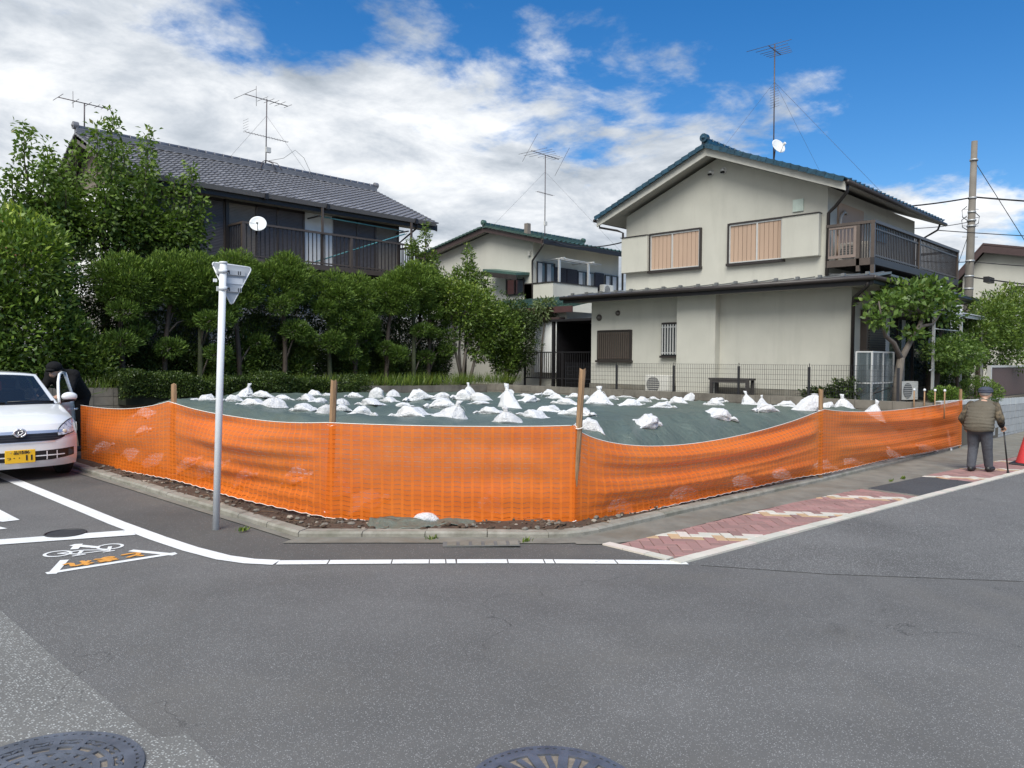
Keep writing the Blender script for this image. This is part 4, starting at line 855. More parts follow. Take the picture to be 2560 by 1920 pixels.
def ridge_caps(roof, m, a, b, r, n, ends=True, layers=2):
    a, b = Vector(a), Vector(b); d = (b-a)/n
    for k in range(layers): mb = MB(); mb.bar(a+Vector((0, 0, .03+k*.06)), b+Vector((0, 0, .03+k*.06)), 2*r*(1.15-.12*k), .052); mb.build('ridge_course', m, roof)
    zc = .03+layers*.06-.02
    for k in range(n):
        p, q = a+d*k, a+d*(k+1.0); mb = MB(); mb.tube([p+Vector((0, 0, zc)), p+d*.06+Vector((0, 0, zc)), p+d*.10+Vector((0, 0, zc)), q+Vector((0, 0, zc))], [r*.94, r*1.02, r*.88, r*.86], 10); mb.build('ridge_tile', m, roof, True)
    if ends:
        for p, s in ((a, -1), (b, 1)):
            c = p+Vector((0, 0, zc+.06)); mb = MB(); dd = d.normalized(); mb.cyl(c+dd*s*.10, c-dd*s*.05, r*1.15, 14); mb.ball(c+dd*s*.09, r*.55, r*.55, r*.55); mb.box(c.x-.03-r*.6*abs(dd.y), c.x+.03+r*.6*abs(dd.y), c.y-.03-r*.6*abs(dd.x), c.y+.03+r*.6*abs(dd.x), c.z-.22, c.z); o = mb.build('ridge_end_tile', m, roof)
def wall_box(root, name, m, x0, x1, y0, y1, z0, z1): mb = MB(); mb.box(x0, x1, y0, y1, z0, z1); return mb.build(name, m, root)
def pipe(root, name, m, pts, r=.032, n=8): mb = MB(); mb.tube(pts, r, n); return mb.build(name, m, root, True)
def onto(root, o): return o

# ---- the pale two-storey house on the right
def right_house():
    H = thing('house', (22, 11, .7), 'warm grey stucco house with blue glazed roof tiles and a brown balcony', 'house')
    # upper storey, gable towards the plot
    mb = MB(); mb.extrude([(19.3, 7.95, 3.6), (19.3, 14.10, 3.6), (19.3, 14.10, 6.03), (19.3, 11.05, 7.26), (19.3, 7.95, 6.03)], (6.6, 0, 0)); mb.build('upper_wall', S_CREAM, H)
    wall_box(H, 'lower_wall', S_CREAM, 18.8, 26.8, 7.13, 15.03, .55, 3.62)
    wall_box(H, 'pilaster', S_CREAM, 18.55, 18.82, 10.60, 11.80, .6, 3.58)
    wall_box(H, 'plinth', M_CONC, 18.77, 26.85, 7.10, 15.06, .5, .95)
    # roof: two slopes
    ROOF = empty('roof', (0, 0, 0)); ROOF.parent = H; ROOF.location = -Vector(H.location)
    zr, ze, yl, yr, ym = 7.50, 5.985, 14.80, 7.30, 11.05
    for ye in (yl, yr):
        n_ = Vector((0, 0, .09)); mb = MB()
        mb.add([(18.74, ye, ze-.02), (18.74, ym, zr-.02), (26.45, ym, zr-.02), (26.45, ye, ze-.02), (18.74, ye, ze-.10), (18.74, ym, zr-.10), (26.45, ym, zr-.10), (26.45, ye, ze-.10)], [(0,1,2,3),(4,7,6,5),(0,4,5,1),(1,5,6,2),(2,6,7,3),(3,7,4,0)] if ye > ym else [(3,2,1,0),(5,6,7,4),(1,5,4,0),(2,6,5,1),(3,7,6,2),(0,4,7,3)])
        mb.build('roof_deck', M_SOFFIT, ROOF)
        mb = MB(); s = 1 if ye > ym else -1   # barge board along the verge
        mb.extrude([(18.72, ye, ze-.03), (18.72, ym, zr-.03), (18.72, ym, zr-.26), (18.72, ye, ze-.24)], (.045, 0, 0)); mb.build('barge_board', M_TRIM, ROOF)
        up = Vector((0, ym-ye, zr-ze)); Ls = up.length
        p0, p1 = ((18.66, ye+.06, ze), (26.5, ye+.06, ze)) if ye < ym else ((26.5, ye-.0, ze), (18.66, ye-.0, ze))
        # the verge column and the eave rows: what can be seen from the street
        if ye < ym: lay_tiles(H, ROOF, T_BLUE, (18.66, ye-.05, ze), (26.5, ye-.05, ze), up, Ls+.05, lambda i, j, n, r: i < 2 or j < 2, limit=90)
        else: lay_tiles(H, ROOF, T_BLUE, (26.5, ye+.05, ze), (18.66-.0, ye+.05, ze), up, Ls+.05, lambda i, j, n, r: i >= n-2 or j < 2, limit=90)
        # verge tiles hang over the board
        rows = int(Ls/.235)
        for j in range(rows):
            P = Vector((18.70, ye, ze)) + up.normalized()*(j*.235); q = P + up.normalized()*.25; mb = MB()
            mb.bar(P+Vector((-.02, 0, .045)), q+Vector((-.02, 0, .02)), .16, .05); mb.bar(P+Vector((-.085, 0, .0)), q+Vector((-.085, 0, -.02)), .035, .10); mb.build('verge_tile', T_BLUE, ROOF)
        g = ye + (.06 if ye > ym else -.06); mb = MB(); mb.tube([(18.68, g, ze-.05), (26.5, g, ze-.07)], .055, 8); mb.build('gutter', M_BROWN, ROOF, True)
    ridge_caps(ROOF, T_BLUE, (18.66, ym, zr), (26.5, ym, zr), .10, 26)
    # eave soffit, and the downpipes
    pipe(H, 'downpipe', M_BROWN, [(18.85, 14.82, 5.93), (18.87, 14.80, 5.74), (19.10, 14.30, 5.62), (19.22, 14.17, 5.55), (19.22, 14.17, 3.8)])
    pipe(H, 'downpipe', M_BROWN, [(18.85, 7.30, 5.93), (18.9, 7.34, 5.72), (19.16, 7.70, 5.48), (19.24, 7.90, 5.35), (19.24, 7.92, 3.8)], .045)
    pipe(H, 'downpipe', M_BROWN, [(26.1, 7.28, 5.92), (26.1, 7.35, 5.72), (25.6, 7.86, 5.30), (25.6, 7.88, 3.8)])
    # upper windows with board shutters and shutter boxes
    def win(y0, y1, z0, z1, mull, box0, box1):
        w = empty('shutter_window', (0, 0, 0)); w.parent = H; w.location = -Vector(H.location)
        x = 19.26; lo, hi = min(y0, y1), max(y0, y1)
        def fr(a, b, c, d, m=M_BROWN, nm='frame', dx=.10): mb = MB(); mb.box(x-dx+.06, x+.06, a, b, c, d); return mb.build(nm, m, w)
        fr(lo-.03, lo+.02, z0-.03, z1+.04); fr(hi-.02, hi+.03, z0-.03, z1+.04); fr(lo+.02, hi-.02, z1, z1+.045); fr(lo-.05, hi+.05, z0-.07, z0, dx=.13)
        n = 12; st = (hi-lo-.04)/n
        for k in range(n):
            mb = MB(); a = lo+.02+k*st; dx = .0 if (k < n/2) else .012; mb.box(x+.005+dx, x+.05, a+.006, a+st-.006, z0+.03, z1-.03); mb.build('shutter_board', M_PINK, w)
        mb = MB(); mb.box(x+.03, x+.055, lo+.02, hi-.02, z0+.02, z1-.02); mb.build('shutter_back', mat('shutter_gap', (.05, .035, .028), .9), w)
        for a, b, c, d in ((lo+.02, hi-.02, z0, z0+.035), (lo+.02, hi-.02, z1-.035, z1), (mull-.02, mull+.02, z0+.035, z1-.035), (lo+.02, lo+.05, z0+.035, z1-.035), (hi-.05, hi-.02, z0+.035, z1-.035)): fr(a, b, c, d, M_ALU, 'sash_rail', .075)
        a, b = min(box0, box1), max(box0, box1); mb = MB(); mb.box(19.12, 19.32, a, b, z0-.01, z1+.0); bx = mb.build('shutter_box', S_CREAM, w); bevel(bx, .01)
        mb = MB(); mb.box(19.09, 19.31, a-.01, b+.03, z1+.003, z1+.02); mb.build('box_cap', M_BROWN, w)
        return w
    win(11.51, 13.20, 4.32, 5.37, 12.43, 13.22, 14.15); win(9.08, 10.63, 4.32, 5.37, 9.80, 8.09, 9.06)
    for y, z in ((11.23, 6.90), (10.84, 6.90)):
        mb = MB(); mb.cyl((19.31, y, z), (19.27, y, z), .095, 18); v = mb.build('vent_hood', M_ALU, H); mb = MB(); mb.ball((19.26, y, z+.01), .06, .072, .072, 12, 8); mb.build('hood', M_ALU, v, True); mb = MB(); mb.box(19.20, 19.262, y-.05, y+.05, z-.075, z-.03); mb.build('slot', M_DARKIN, v)
    wall_box(H, 'wall_plate', mat('plate_pale_green', (.52, .60, .53), .6), 19.265, 19.305, 8.56, 8.84, 5.50, 5.81)
    # pent roof between the storeys
    PR = empty('pent_roof', (0, 0, 0)); PR.parent = H; PR.location = -Vector(H.location)
    mb = MB()
    o0 = [(18.10, 6.42, 3.62), (18.10, 15.55, 3.62), (19.34, 15.55, 3.80), (19.34, 6.42, 3.80)]; mb.extrude(o0, (0, 0, -.05)); mb.build('roof_sheet', M_METROOF, PR)
    mb = MB(); mb.extrude([(19.32, 6.42, 3.74), (26.9, 6.42, 3.62), (26.9, 7.98, 3.84), (19.32, 7.98, 3.86)], (0, 0, -.05)); mb.build('roof_sheet', M_METROOF, PR)
    for k in range(17):
        y = 15.4-k*.55; mb = MB(); mb.bar((18.12, y, 3.632), (19.33, y, 3.81), .03, .018); mb.build('seam', M_METROOF, PR)
        mb = MB(); mb.box(18.28, 18.36, y-.04, y+.04, 3.66, 3.725); mb.build('snow_guard', M_METROOF, PR)
    wall_box(PR, 'fascia', M_BLK, 18.06, 18.10, 6.40, 15.56, 3.40, 3.60); wall_box(PR, 'fascia', M_BLK, 18.06, 26.9, 6.37, 6.405, 3.42, 3.60)
    mb = MB(); mb.tube([(18.00, 6.34, 3.55), (18.00, 15.62, 3.55)], .06, 8); mb.build('gutter', M_BROWN, PR, True)
    mb = MB(); mb.tube([(18.00, 6.34, 3.552), (26.8, 6.34, 3.50)], .055, 8); mb.build('gutter', M_BROWN, PR, True)
    wall_box(PR, 'soffit', M_SOFFIT, 18.10, 18.82, 6.45, 15.5, 3.44, 3.47); wall_box(PR, 'soffit', M_SOFFIT, 18.82, 26.8, 6.45, 7.12, 3.44, 3.47)
    pipe(H, 'downpipe', M_BROWN, [(18.06, 6.5, 3.5), (18.06, 6.5, 3.38), (18.60, 7.0, 3.16), (18.70, 7.05, 3.06), (18.72, 7.07, .7)], .045)
    pipe(H, 'downpipe', M_BROWN, [(18.72, 7.05, 3.08), (19.5, 6.75, 3.28), (19.9, 6.5, 3.42)], .04)
    # ground floor openings
    def barred(y0, y1, z0, z1, n, m, dx, glass):
        w = empty('barred_window', (0, 0, 0)); w.parent = H; w.location = -Vector(H.location)
        mb = MB(); mb.box(18.76, 18.81, y0, y1, z0, z1); mb.build('pane', glass, w)
        for a, b, c, d in ((y0-.04, y0+.01, z0-.03, z1+.04), (y1-.01, y1+.04, z0-.03, z1+.04), (y0+.01, y1-.01, z1-.0, z1+.045)): mb = MB(); mb.box(18.73, 18.82, a, b, c, d); mb.build('frame', M_BROWN, w)
        mb = MB(); mb.box(18.68, 18.82, y0-.07, y1+.07, z0-.06, z0); mb.build('sill', M_BROWN, w)
        for k in range(n):
            y = y0+(y1-y0)*(k+.5)/n; mb = MB(); mb.box(18.76-dx, 18.76-dx+.02, y-.018, y+.018, z0+.03, z1-.02); mb.build('bar', m, w)
        for z in (z0+.08, z1-.09): mb = MB(); mb.box(18.763-dx+.015, 18.763-dx+.03, y0, y1, z-.012, z+.012); mb.build('cross_rail', m, w)
    barred(13.52, 14.71, 1.66, 2.53, 15, M_BROWN2, .055, mat('frosted_dark', (.10, .095, .085), .3)); barred(11.85, 12.38, 1.80, 2.70, 6, M_ALU, .11, M_GLASS)
    for y, z, r in ((14.72, 2.97, .085), (14.01, 3.08, .07)): mb = MB(); mb.ball((18.77, y, z), r*.9, r, r, 14, 10); mb.cyl((18.81, y, z), (18.77, y, z), r*1.15, 16); mb.build('vent_hood', mat('vent_dark', (.13, .12, .11), .4, metal=.4), H, True)
    # street side (facing the right-hand street): louvre box, sliding doors, upper window
    S = 7.13
    LV = empty('louvred_shutter_box', (0, 0, 0)); LV.parent = H; LV.location = -Vector(H.location)
    mb = MB(); mb.box(19.38, 20.65, S-.16, S+.01, .92, 2.92); mb.build('box_body', M_BROWN2, LV)
    for k in range(32): z = .99+k*.059; mb = MB(); mb.box(19.48, 20.60, S-.185, S-.155, z, z+.034); mb.build('louvre_slat', M_BROWN, LV)
    SD = empty('sliding_doors', (0, 0, 0)); SD.parent = H; SD.location = -Vector(H.location)
    mb = MB(); mb.box(20.7, 25.7, S-.02, S+.02, .95, 2.85); mb.build('pane', M_GLASS, SD)
    for x in (20.7, 21.9, 23.15, 24.4, 25.7): mb = MB(); mb.box(x-.035, x+.035, S-.07, S-.015, .93, 2.88); mb.build('stile', M_BROWN, SD)
    for z in (.93, 2.85): mb = MB(); mb.box(20.66, 25.74, S-.07, S-.012, z-.04, z+.03); mb.build('rail', M_BROWN, SD)
    for x0, x1 in ((20.8, 21.35), (22.3, 22.6), (24.5, 25.2)): mb = MB(); mb.box(x0, x1, S-.021, S-.012, 1.0, 2.8); mb.build('curtain', M_CURT, SD)
    mb = MB(); mb.box(22.5, 23.3, 7.90, 7.96, 5.05, 5.62); mb.build('window', M_GLASS, H)
    mb = MB(); mb.box(19.9, 21.6, 7.91, 7.96, 4.2, 5.72); mb.build('balcony_door', M_PINK, H); mb = MB(); mb.box(25.15, 25.45, 7.90, 7.96, 5.2, 5.55); mb.build('wall_plate', M_TRIM, H)
    pipe(H, 'hose_duct', mat('duct_pale', (.5, .47, .42), .6), [(19.9, 7.9, 4.9), (19.9, 7.85, 5.35), (20.1, 7.85, 5.5), (20.35, 7.9, 5.48)], .035)
    # balcony
    B = empty('balcony', (0, 0, 0)); B.parent = H; B.location = -Vector(H.location); yb = 6.82
    def bx(nm, *a, m=M_BROWN2): mb = MB(); mb.box(*a); return mb.build(nm, m, B)
    bx('floor_beam', 19.20, 26.2, yb-.05, yb+.05, 3.99, 4.16, m=M_BROWN); bx('floor_beam', 19.20, 19.30, yb+.05, 7.94, 3.99, 4.16); bx('floor_deck', 19.3, 26.2, yb+.05, 7.94, 4.03, 4.08, m=M_BROWN); bx('floor_beam', 26.1, 26.2, yb+.05, 7.94, 4.0, 4.15)
    for x, w in ((19.24, .075), (22.57, .07), (26.15, .07)): bx('post', x-w/2, x+w/2, yb-.045, yb+.045, 3.78 if x < 20 else 3.95, 5.0)
    bx('post', 19.2, 19.27, 7.12, 7.20, 3.85, 5.0)
    bx('hand_rail', 19.2, 26.2, yb-.055, yb+.055, 4.98, 5.05); bx('hand_rail', 19.19, 19.29, yb+.055, 7.94, 4.98, 5.045); bx('hand_rail', 26.1, 26.2, yb+.055, 7.94, 4.98, 5.045)
    bx('lower_rail', 19.28, 26.1, yb-.02, yb+.02, 4.20, 4.24); bx('upper_rail', 19.28, 26.1, yb-.018, yb+.018, 4.84, 4.875)
    n = 58
    for k in range(n):
        x = 19.34+(26.08-19.34)*k/(n-1); bx('baluster', x-.013, x+.013, yb-.012, yb+.012, 4.16, 4.98, m=M_BROWN)
    M_GATE = mat('gate_taupe', (.22, .17, .145), .5, .08)
    for k in range(8): y = 7.27+k*.088; bx('gate_bar', 19.225, 19.25, y-.013, y+.013, 4.27, 4.92, m=M_GATE)
    bx('gate_rail', 19.21, 19.26, 7.2, 7.93, 4.2, 4.27, m=M_GATE); bx('gate_rail', 19.21, 19.26, 7.2, 7.93, 4.92, 4.975, m=M_GATE); bx('gate_stile', 19.21, 19.26, 7.86, 7.93, 4.27, 4.92, m=M_GATE); bx('gate_stile', 19.21, 19.26, 7.2, 7.265, 4.27, 4.92, m=M_GATE)
    for k in range(4): y = 6.92+k*.06; bx('baluster', 19.225, 19.25, y-.012, y+.012, 4.16, 4.98, m=M_BROWN)
right_house()
def outdoor_unit(loc, label, group='air conditioner units', face=(-1, 0), s=1., m=None):
    M = m or mat('unit_ivory', (.62, .61, .56), .5, .06, 6); root = thing('air_conditioner_unit', loc, label, 'air conditioner', group, rz=math.atan2(face[1], face[0])+math.pi/2)
    def put(mb, nm, mm, sm=False): return link_mesh(nm, mb.mesh(nm, mm, smooth=sm), root)
    mb = MB(); mb.box(-.39*s, .39*s, -.14*s, .14*s, .04, .57*s); bevel(put(mb, 'casing', M), .012)
    mb = MB(); mb.cyl((-.12*s, -.143*s, .31*s), (-.12*s, -.150*s, .31*s), .215*s, 28); put(mb, 'fan_grille', mat('grille_grey', (.13, .13, .13), .6))
    for k in range(7): mb = MB(); z = .31*s+(k-3)*.06*s; h = math.sqrt(max(.0005, (.215*s)**2-(z-.31*s)**2)); mb.box(-.12*s-h, -.12*s+h, -.156*s, -.148*s, z-.006, z+.006); put(mb, 'grille_bar', M)
    mb = MB(); mb.box(.16*s, .36*s, -.15*s, -.139*s, .1, .5*s); put(mb, 'side_panel', M)
    for x in (-.3*s, .3*s): mb = MB(); mb.box(x-.04, x+.04, -.15*s, .15*s, 0, .05); put(mb, 'foot', M_BROWN)
    return root
outdoor_unit((18.45, 12.28, .68), 'ivory air conditioner unit behind the mesh fence beside the pilaster')
outdoor_unit((19.8, 7.45, 4.09), 'air conditioner unit on the brown balcony behind its gate', s=.95, m=mat('unit_beige', (.48, .45, .40), .5))
outdoor_unit((20.9, 6.55, .66), 'white air conditioner unit in the garden near the glass cabinet', face=(-.25, -1), s=.9)
outdoor_unit((27.9, 21.45, 4.55), 'small white air conditioner unit by the upper windows of the cream house', face=(0, -1), s=.9)
def low_bench():
    root = thing('low_bench', (18.45, 10.04, .66), 'dark wooden bench against the house wall behind the mesh fence', 'bench'); M = wood_mat('bench_dark_wood', (.05, .045, .042))
    mb = MB(); mb.box(18.28, 18.62, 9.45, 10.63, 1.16, 1.21); mb.build('seat', M, root)
    for y in (9.52, 10.55):
        for x in (18.31, 18.58): mb = MB(); mb.box(x-.03, x+.03, y-.04, y+.04, .66, 1.16); mb.build('leg', M, root)
    mb = MB(); mb.box(18.29, 18.33, 9.56, 10.51, 1.09, 1.159); mb.build('apron', M, root)
low_bench()

# ---- the long tiled house on the left
def corrugated(root, name, x0, x1, y, z0, z1, m, pitch=.045, d=.014):
    mb = MB(); n = int((z1-z0)/pitch); pr = []
    for k in range(n): z = z0+k*pitch; pr += [(y, z), (y-d, z+pitch*.35), (y-d, z+pitch*.65)]
    pr.append((y, z1)); k = len(pr); mb.add([(x0, a, b) for a, b in pr]+[(x1, a, b) for a, b in pr], [(i, i+k, i+k+1, i+1) for i in range(k-1)]); return mb.build(name, m, root)
def left_house():
    H = thing('house', (13, 24, .85), 'long two-storey house with smoked grey roof tiles and a brown railed balcony', 'house')
    wall_box(H, 'wall', S_WHITE, 7.9, 16.95, 22.5, 28.9, 3.6, 6.72); wall_box(H, 'lower_wall', stucco('stucco_white_shaded', (.26, .25, .23)), 7.9, 16.95, 22.501, 28.9, .6, 3.598)  # lower wall is white too, coloured darker for the shade behind the trees
    mb = MB(); mb.extrude([(7.9, 22.5, 6.70), (7.9, 28.9, 6.70), (7.9, 25.7, 8.2)], (9.05, 0, 0)); mb.build('gable_wall', stucco('gable_brownish', (.22, .19, .16)), H)
    M_SH = mat('shutter_steel_dark', (.125, .120, .130), .5, .08, 4); M_SH2 = mat('shutter_steel_tan', (.25, .225, .20), .5, .08, 4)
    for x0, x1, m in ((8.05, 9.50, M_SH), (9.58, 10.46, M_SH), (10.63, 11.48, M_SH2), (11.56, 12.20, M_SH), (12.26, 13.12, M_SH), (14.27, 15.17, M_SH), (15.22, 15.93, M_SH), (15.97, 16.92, M_SH2)):
        sh = corrugated(H, 'storm_shutter', x0, x1, 22.46, 4.0, 6.34, m)
        mb = MB(); mb.box(x1-.0, x1+.06, 22.42, 22.50, 4.0, 6.40); mb.build('frame', M_BROWN2, sh)
        mb = MB(); mb.box(x0-.02, x1+.06, 22.42, 22.50, 6.34, 6.42); mb.build('head_rail', M_BROWN, sh)
    wall_box(H, 'corner_post', M_BROWN, 10.50, 10.60, 22.36, 22.50, 3.6, 6.42)
    # ground floor: only glimpsed between the trees
    for x0, x1 in ((8.3, 10.0), (11.2, 13.0), (14.0, 16.2)): mb = MB(); mb.box(x0, x1, 22.44, 22.52, 1.2, 3.0); w = mb.build('window', M_GLASS, H); mb = MB(); mb.box(x0-.06, x1+.06, 22.40, 22.46, 3.0, 3.08); mb.build('head_rail', M_ALU, w)
    corrugated(H, 'siding', 10.0, 11.2, 22.47, 1.0, 3.4, mat('siding_pale', (.45, .47, .48), .6), .11, .012); corrugated(H, 'siding', 13.0, 14.0, 22.47, 1.0, 3.4, MATS['siding_pale'], .11, .012)
    ROOF = empty('roof', (0, 0, 0)); ROOF.parent = H; ROOF.location = -Vector(H.location)
    zr, ze, yf, yk, ym, x0, x1 = 8.33, 6.58, 21.82, 29.58, 25.70, 7.45, 18.25
    for ye in (yf, yk):
        mb = MB(); V = [(x0, ye, ze-.03), (x1, ye, ze-.03), (x1, ym, zr-.03), (x0, ym, zr-.03)]
        mb.add(V+[(a, b, c-.10) for a, b, c in V], [(0,1,2,3),(7,6,5,4),(0,4,5,1),(1,5,6,2),(2,6,7,3),(3,7,4,0)]); mb.build('roof_deck', M_BLK, ROOF)
    up = Vector((0, ym-yf, zr-ze)); lay_tiles(H, ROOF, T_GREY, (x0, yf-.06, ze), (x1+.02, yf-.06, ze), up, up.length+.05, lambda i, j, n, r: True, w=.285, l=.236, limit=300)
    ridge_caps(ROOF, T_GREY, (x0-.02, ym, zr+.02), (x1+.02, ym, zr+.02), .10, 36, layers=3)
    for x in (x0, x1):
        for ye in (yf, yk):
            mb = MB(); mb.extrude([(x, ye, ze-.04), (x, ym, zr-.04), (x, ym, zr-.25), (x, ye, ze-.25)], (.04 if x < 10 else -.04, 0, 0)); mb.build('barge_board', M_BROWN2, ROOF)
            u2 = Vector((0, ym-ye, zr-ze)); rows = int(u2.length/.236)
            for j in range(rows):
                P = Vector((x, ye, ze))+u2.normalized()*(j*.236); q = P+u2.normalized()*.25; mb = MB(); mb.bar(P+Vector((0, 0, .06)), q+Vector((0, 0, .03)), .14, .05); mb.build('verge_tile', T_GREY, ROOF)
    mb = MB(); mb.box(x0, x1, yf-.01, yf+.03, 6.36, 6.56); mb.build('fascia', M_BLK, ROOF)
    M_GUT = mat('gutter_taupe', (.19, .175, .17), .45, .06)
    for a, b in ((x0, 11.42), (11.46, 13.55), (13.59, 17.15), (17.19, 18.10)): mb = MB(); mb.extrude([(a, yf-.17, 6.62), (a, yf-.02, 6.62), (a, yf-.02, 6.50), (a, yf-.12, 6.49)], (b-a, 0, 0)); mb.build('gutter', M_GUT, ROOF)
    for x in (11.44, 13.57, 17.17): mb = MB(); mb.box(x-.05, x+.05, yf-.19, yf-.01, 6.45, 6.62); mb.build('gutter_joint', M_BLK, ROOF)
    wall_box(ROOF, 'soffit', mat('soffit_tan', (.34, .31, .26), .9, .05), x0+.1, x1-.1, yf+.03, 22.5, 6.42, 6.45)
    pipe(H, 'downpipe', M_BROWN, [(17.3, 21.75, 6.45), (17.3, 21.9, 6.30), (16.99, 22.4, 5.85), (16.99, 22.42, 1.0)], .035)
    B = empty('balcony', (0, 0, 0)); B.parent = H; B.location = -Vector(H.location); yb = 21.5
    def bx(nm, *a, m=M_BROWN2): mb = MB(); mb.box(*a); return mb.build(nm, m, B)
    bx('floor_beam', 10.58, 17.1, yb-.05, yb+.05, 4.46, 4.62); bx('floor_deck', 10.6, 17.08, yb+.05, 22.48, 4.50, 4.55); bx('floor_beam', 10.58, 10.66, yb+.05, 22.48, 4.45, 4.6); bx('floor_beam', 17.02, 17.1, yb+.05, 22.48, 4.45, 4.6)
    bx('hand_rail', 10.56, 17.12, yb-.05, yb+.05, 5.60, 5.66); bx('hand_rail', 10.56, 10.65, yb+.05, 22.48, 5.60, 5.655); bx('hand_rail', 17.03, 17.12, yb+.05, 22.48, 5.60, 5.655)
    bx('lower_rail', 10.62, 17.06, yb-.02, yb+.02, 4.66, 4.70)
    for x in (10.61, 14.33, 17.07): bx('post', x-.045, x+.045, yb-.045, yb+.045, 4.4, 5.63)
    for x in (13.32, 16.88): bx('roof_post', x-.03, x+.03, yb+.055, yb+.115, 4.55, 6.45)
    for k in range(44): x = 10.72+k*(17.0-10.72)/43; bx('baluster', x-.012, x+.012, yb-.012, yb+.012, 4.62, 5.61, m=M_BROWN)
    for k in range(8):
        for x in (10.62, 17.06): y = 21.6+k*.11; bx('baluster', x-.012, x+.012, y-.012, y+.012, 4.60, 5.61, m=M_BROWN)
    bx('pole_bracket', 13.30, 13.34, 21.75, 22.48, 6.20, 6.24, m=M_BROWN); bx('pole_bracket', 16.86, 16.90, 21.75, 22.48, 6.15, 6.19, m=M_BROWN)
left_house()
def laundry_poles():
    M = mat('pole_teal', (.10, .30, .33), .4, .08)
    for i, (a, b, l) in enumerate((((13.1, 21.75, 4.72), (16.7, 21.68, 6.05), 'pale teal laundry pole leaning steeply across the balcony railing'), ((13.35, 22.05, 6.27), (16.85, 22.05, 6.20), 'dark teal laundry pole hung level under the eaves'))):
        root = thing('laundry_pole', a, l, 'laundry pole', 'laundry poles on the left-hand balcony'); mb = MB(); mb.tube([a, b], .022, 8); mb.build('rod', M, root, True)
        d = (Vector(b)-Vector(a)).normalized()
        for p in (Vector(a)-d*.03, Vector(b)-d*.02): mb = MB(); mb.tube([p, p+d*.06], .026, 8); mb.build('end_cap', M_ALU, root, True)
laundry_poles()
def sat_dish(c, look, r, label, mast_to, group):
    c = Vector(c); look = Vector(look).normalized(); root = thing('satellite_dish', mast_to, label, 'satellite dish', group)
    sx = look.cross(Vector((0, 0, 1))).normalized(); sy = sx.cross(look).normalized(); M = mat('dish_white', (.66, .68, .68), .45, .05); mb = MB()
    mb.grid(lambda s, t: tuple(c + (sx*math.cos(2*math.pi*t)+sy*math.sin(2*math.pi*t))*r*s*(.95 if True else 1) + look*(.16*r*s*s)), 8, 32); o = mb.build('reflector', M, root, True); m = o.modifiers.new('th', 'SOLIDIFY'); m.thickness = .012
    mb = MB(); e = c+look*r*.95-sy*r*.35; mb.tube([c-sy*r*.95+look*.1*r, e], .012, 6); mb.build('feed_arm', M_ALU, root, True); mb = MB(); mb.bar(e-look*.02, e+look*.07, .06, .06); mb.build('converter', M, root)
    mb = MB(); mb.tube([c-look*.02, c-look*.12, Vector(mast_to)], .018, 8); mb.build('mount', M_BROWN, root, True)
sat_dish((11.0, 21.34, 5.60), (-.50, -.80, .38), .26, 'white satellite dish clamped to the balcony railing of the long tiled house', (11.0, 21.47, 5.3), 'satellite dishes')
sat_dish((22.55, 10.85, 8.20), (-.35, -.85, .4), .25, 'white satellite dish low on the mast above the blue tiled roof', (22.6, 11.0, 7.72), 'satellite dishes')

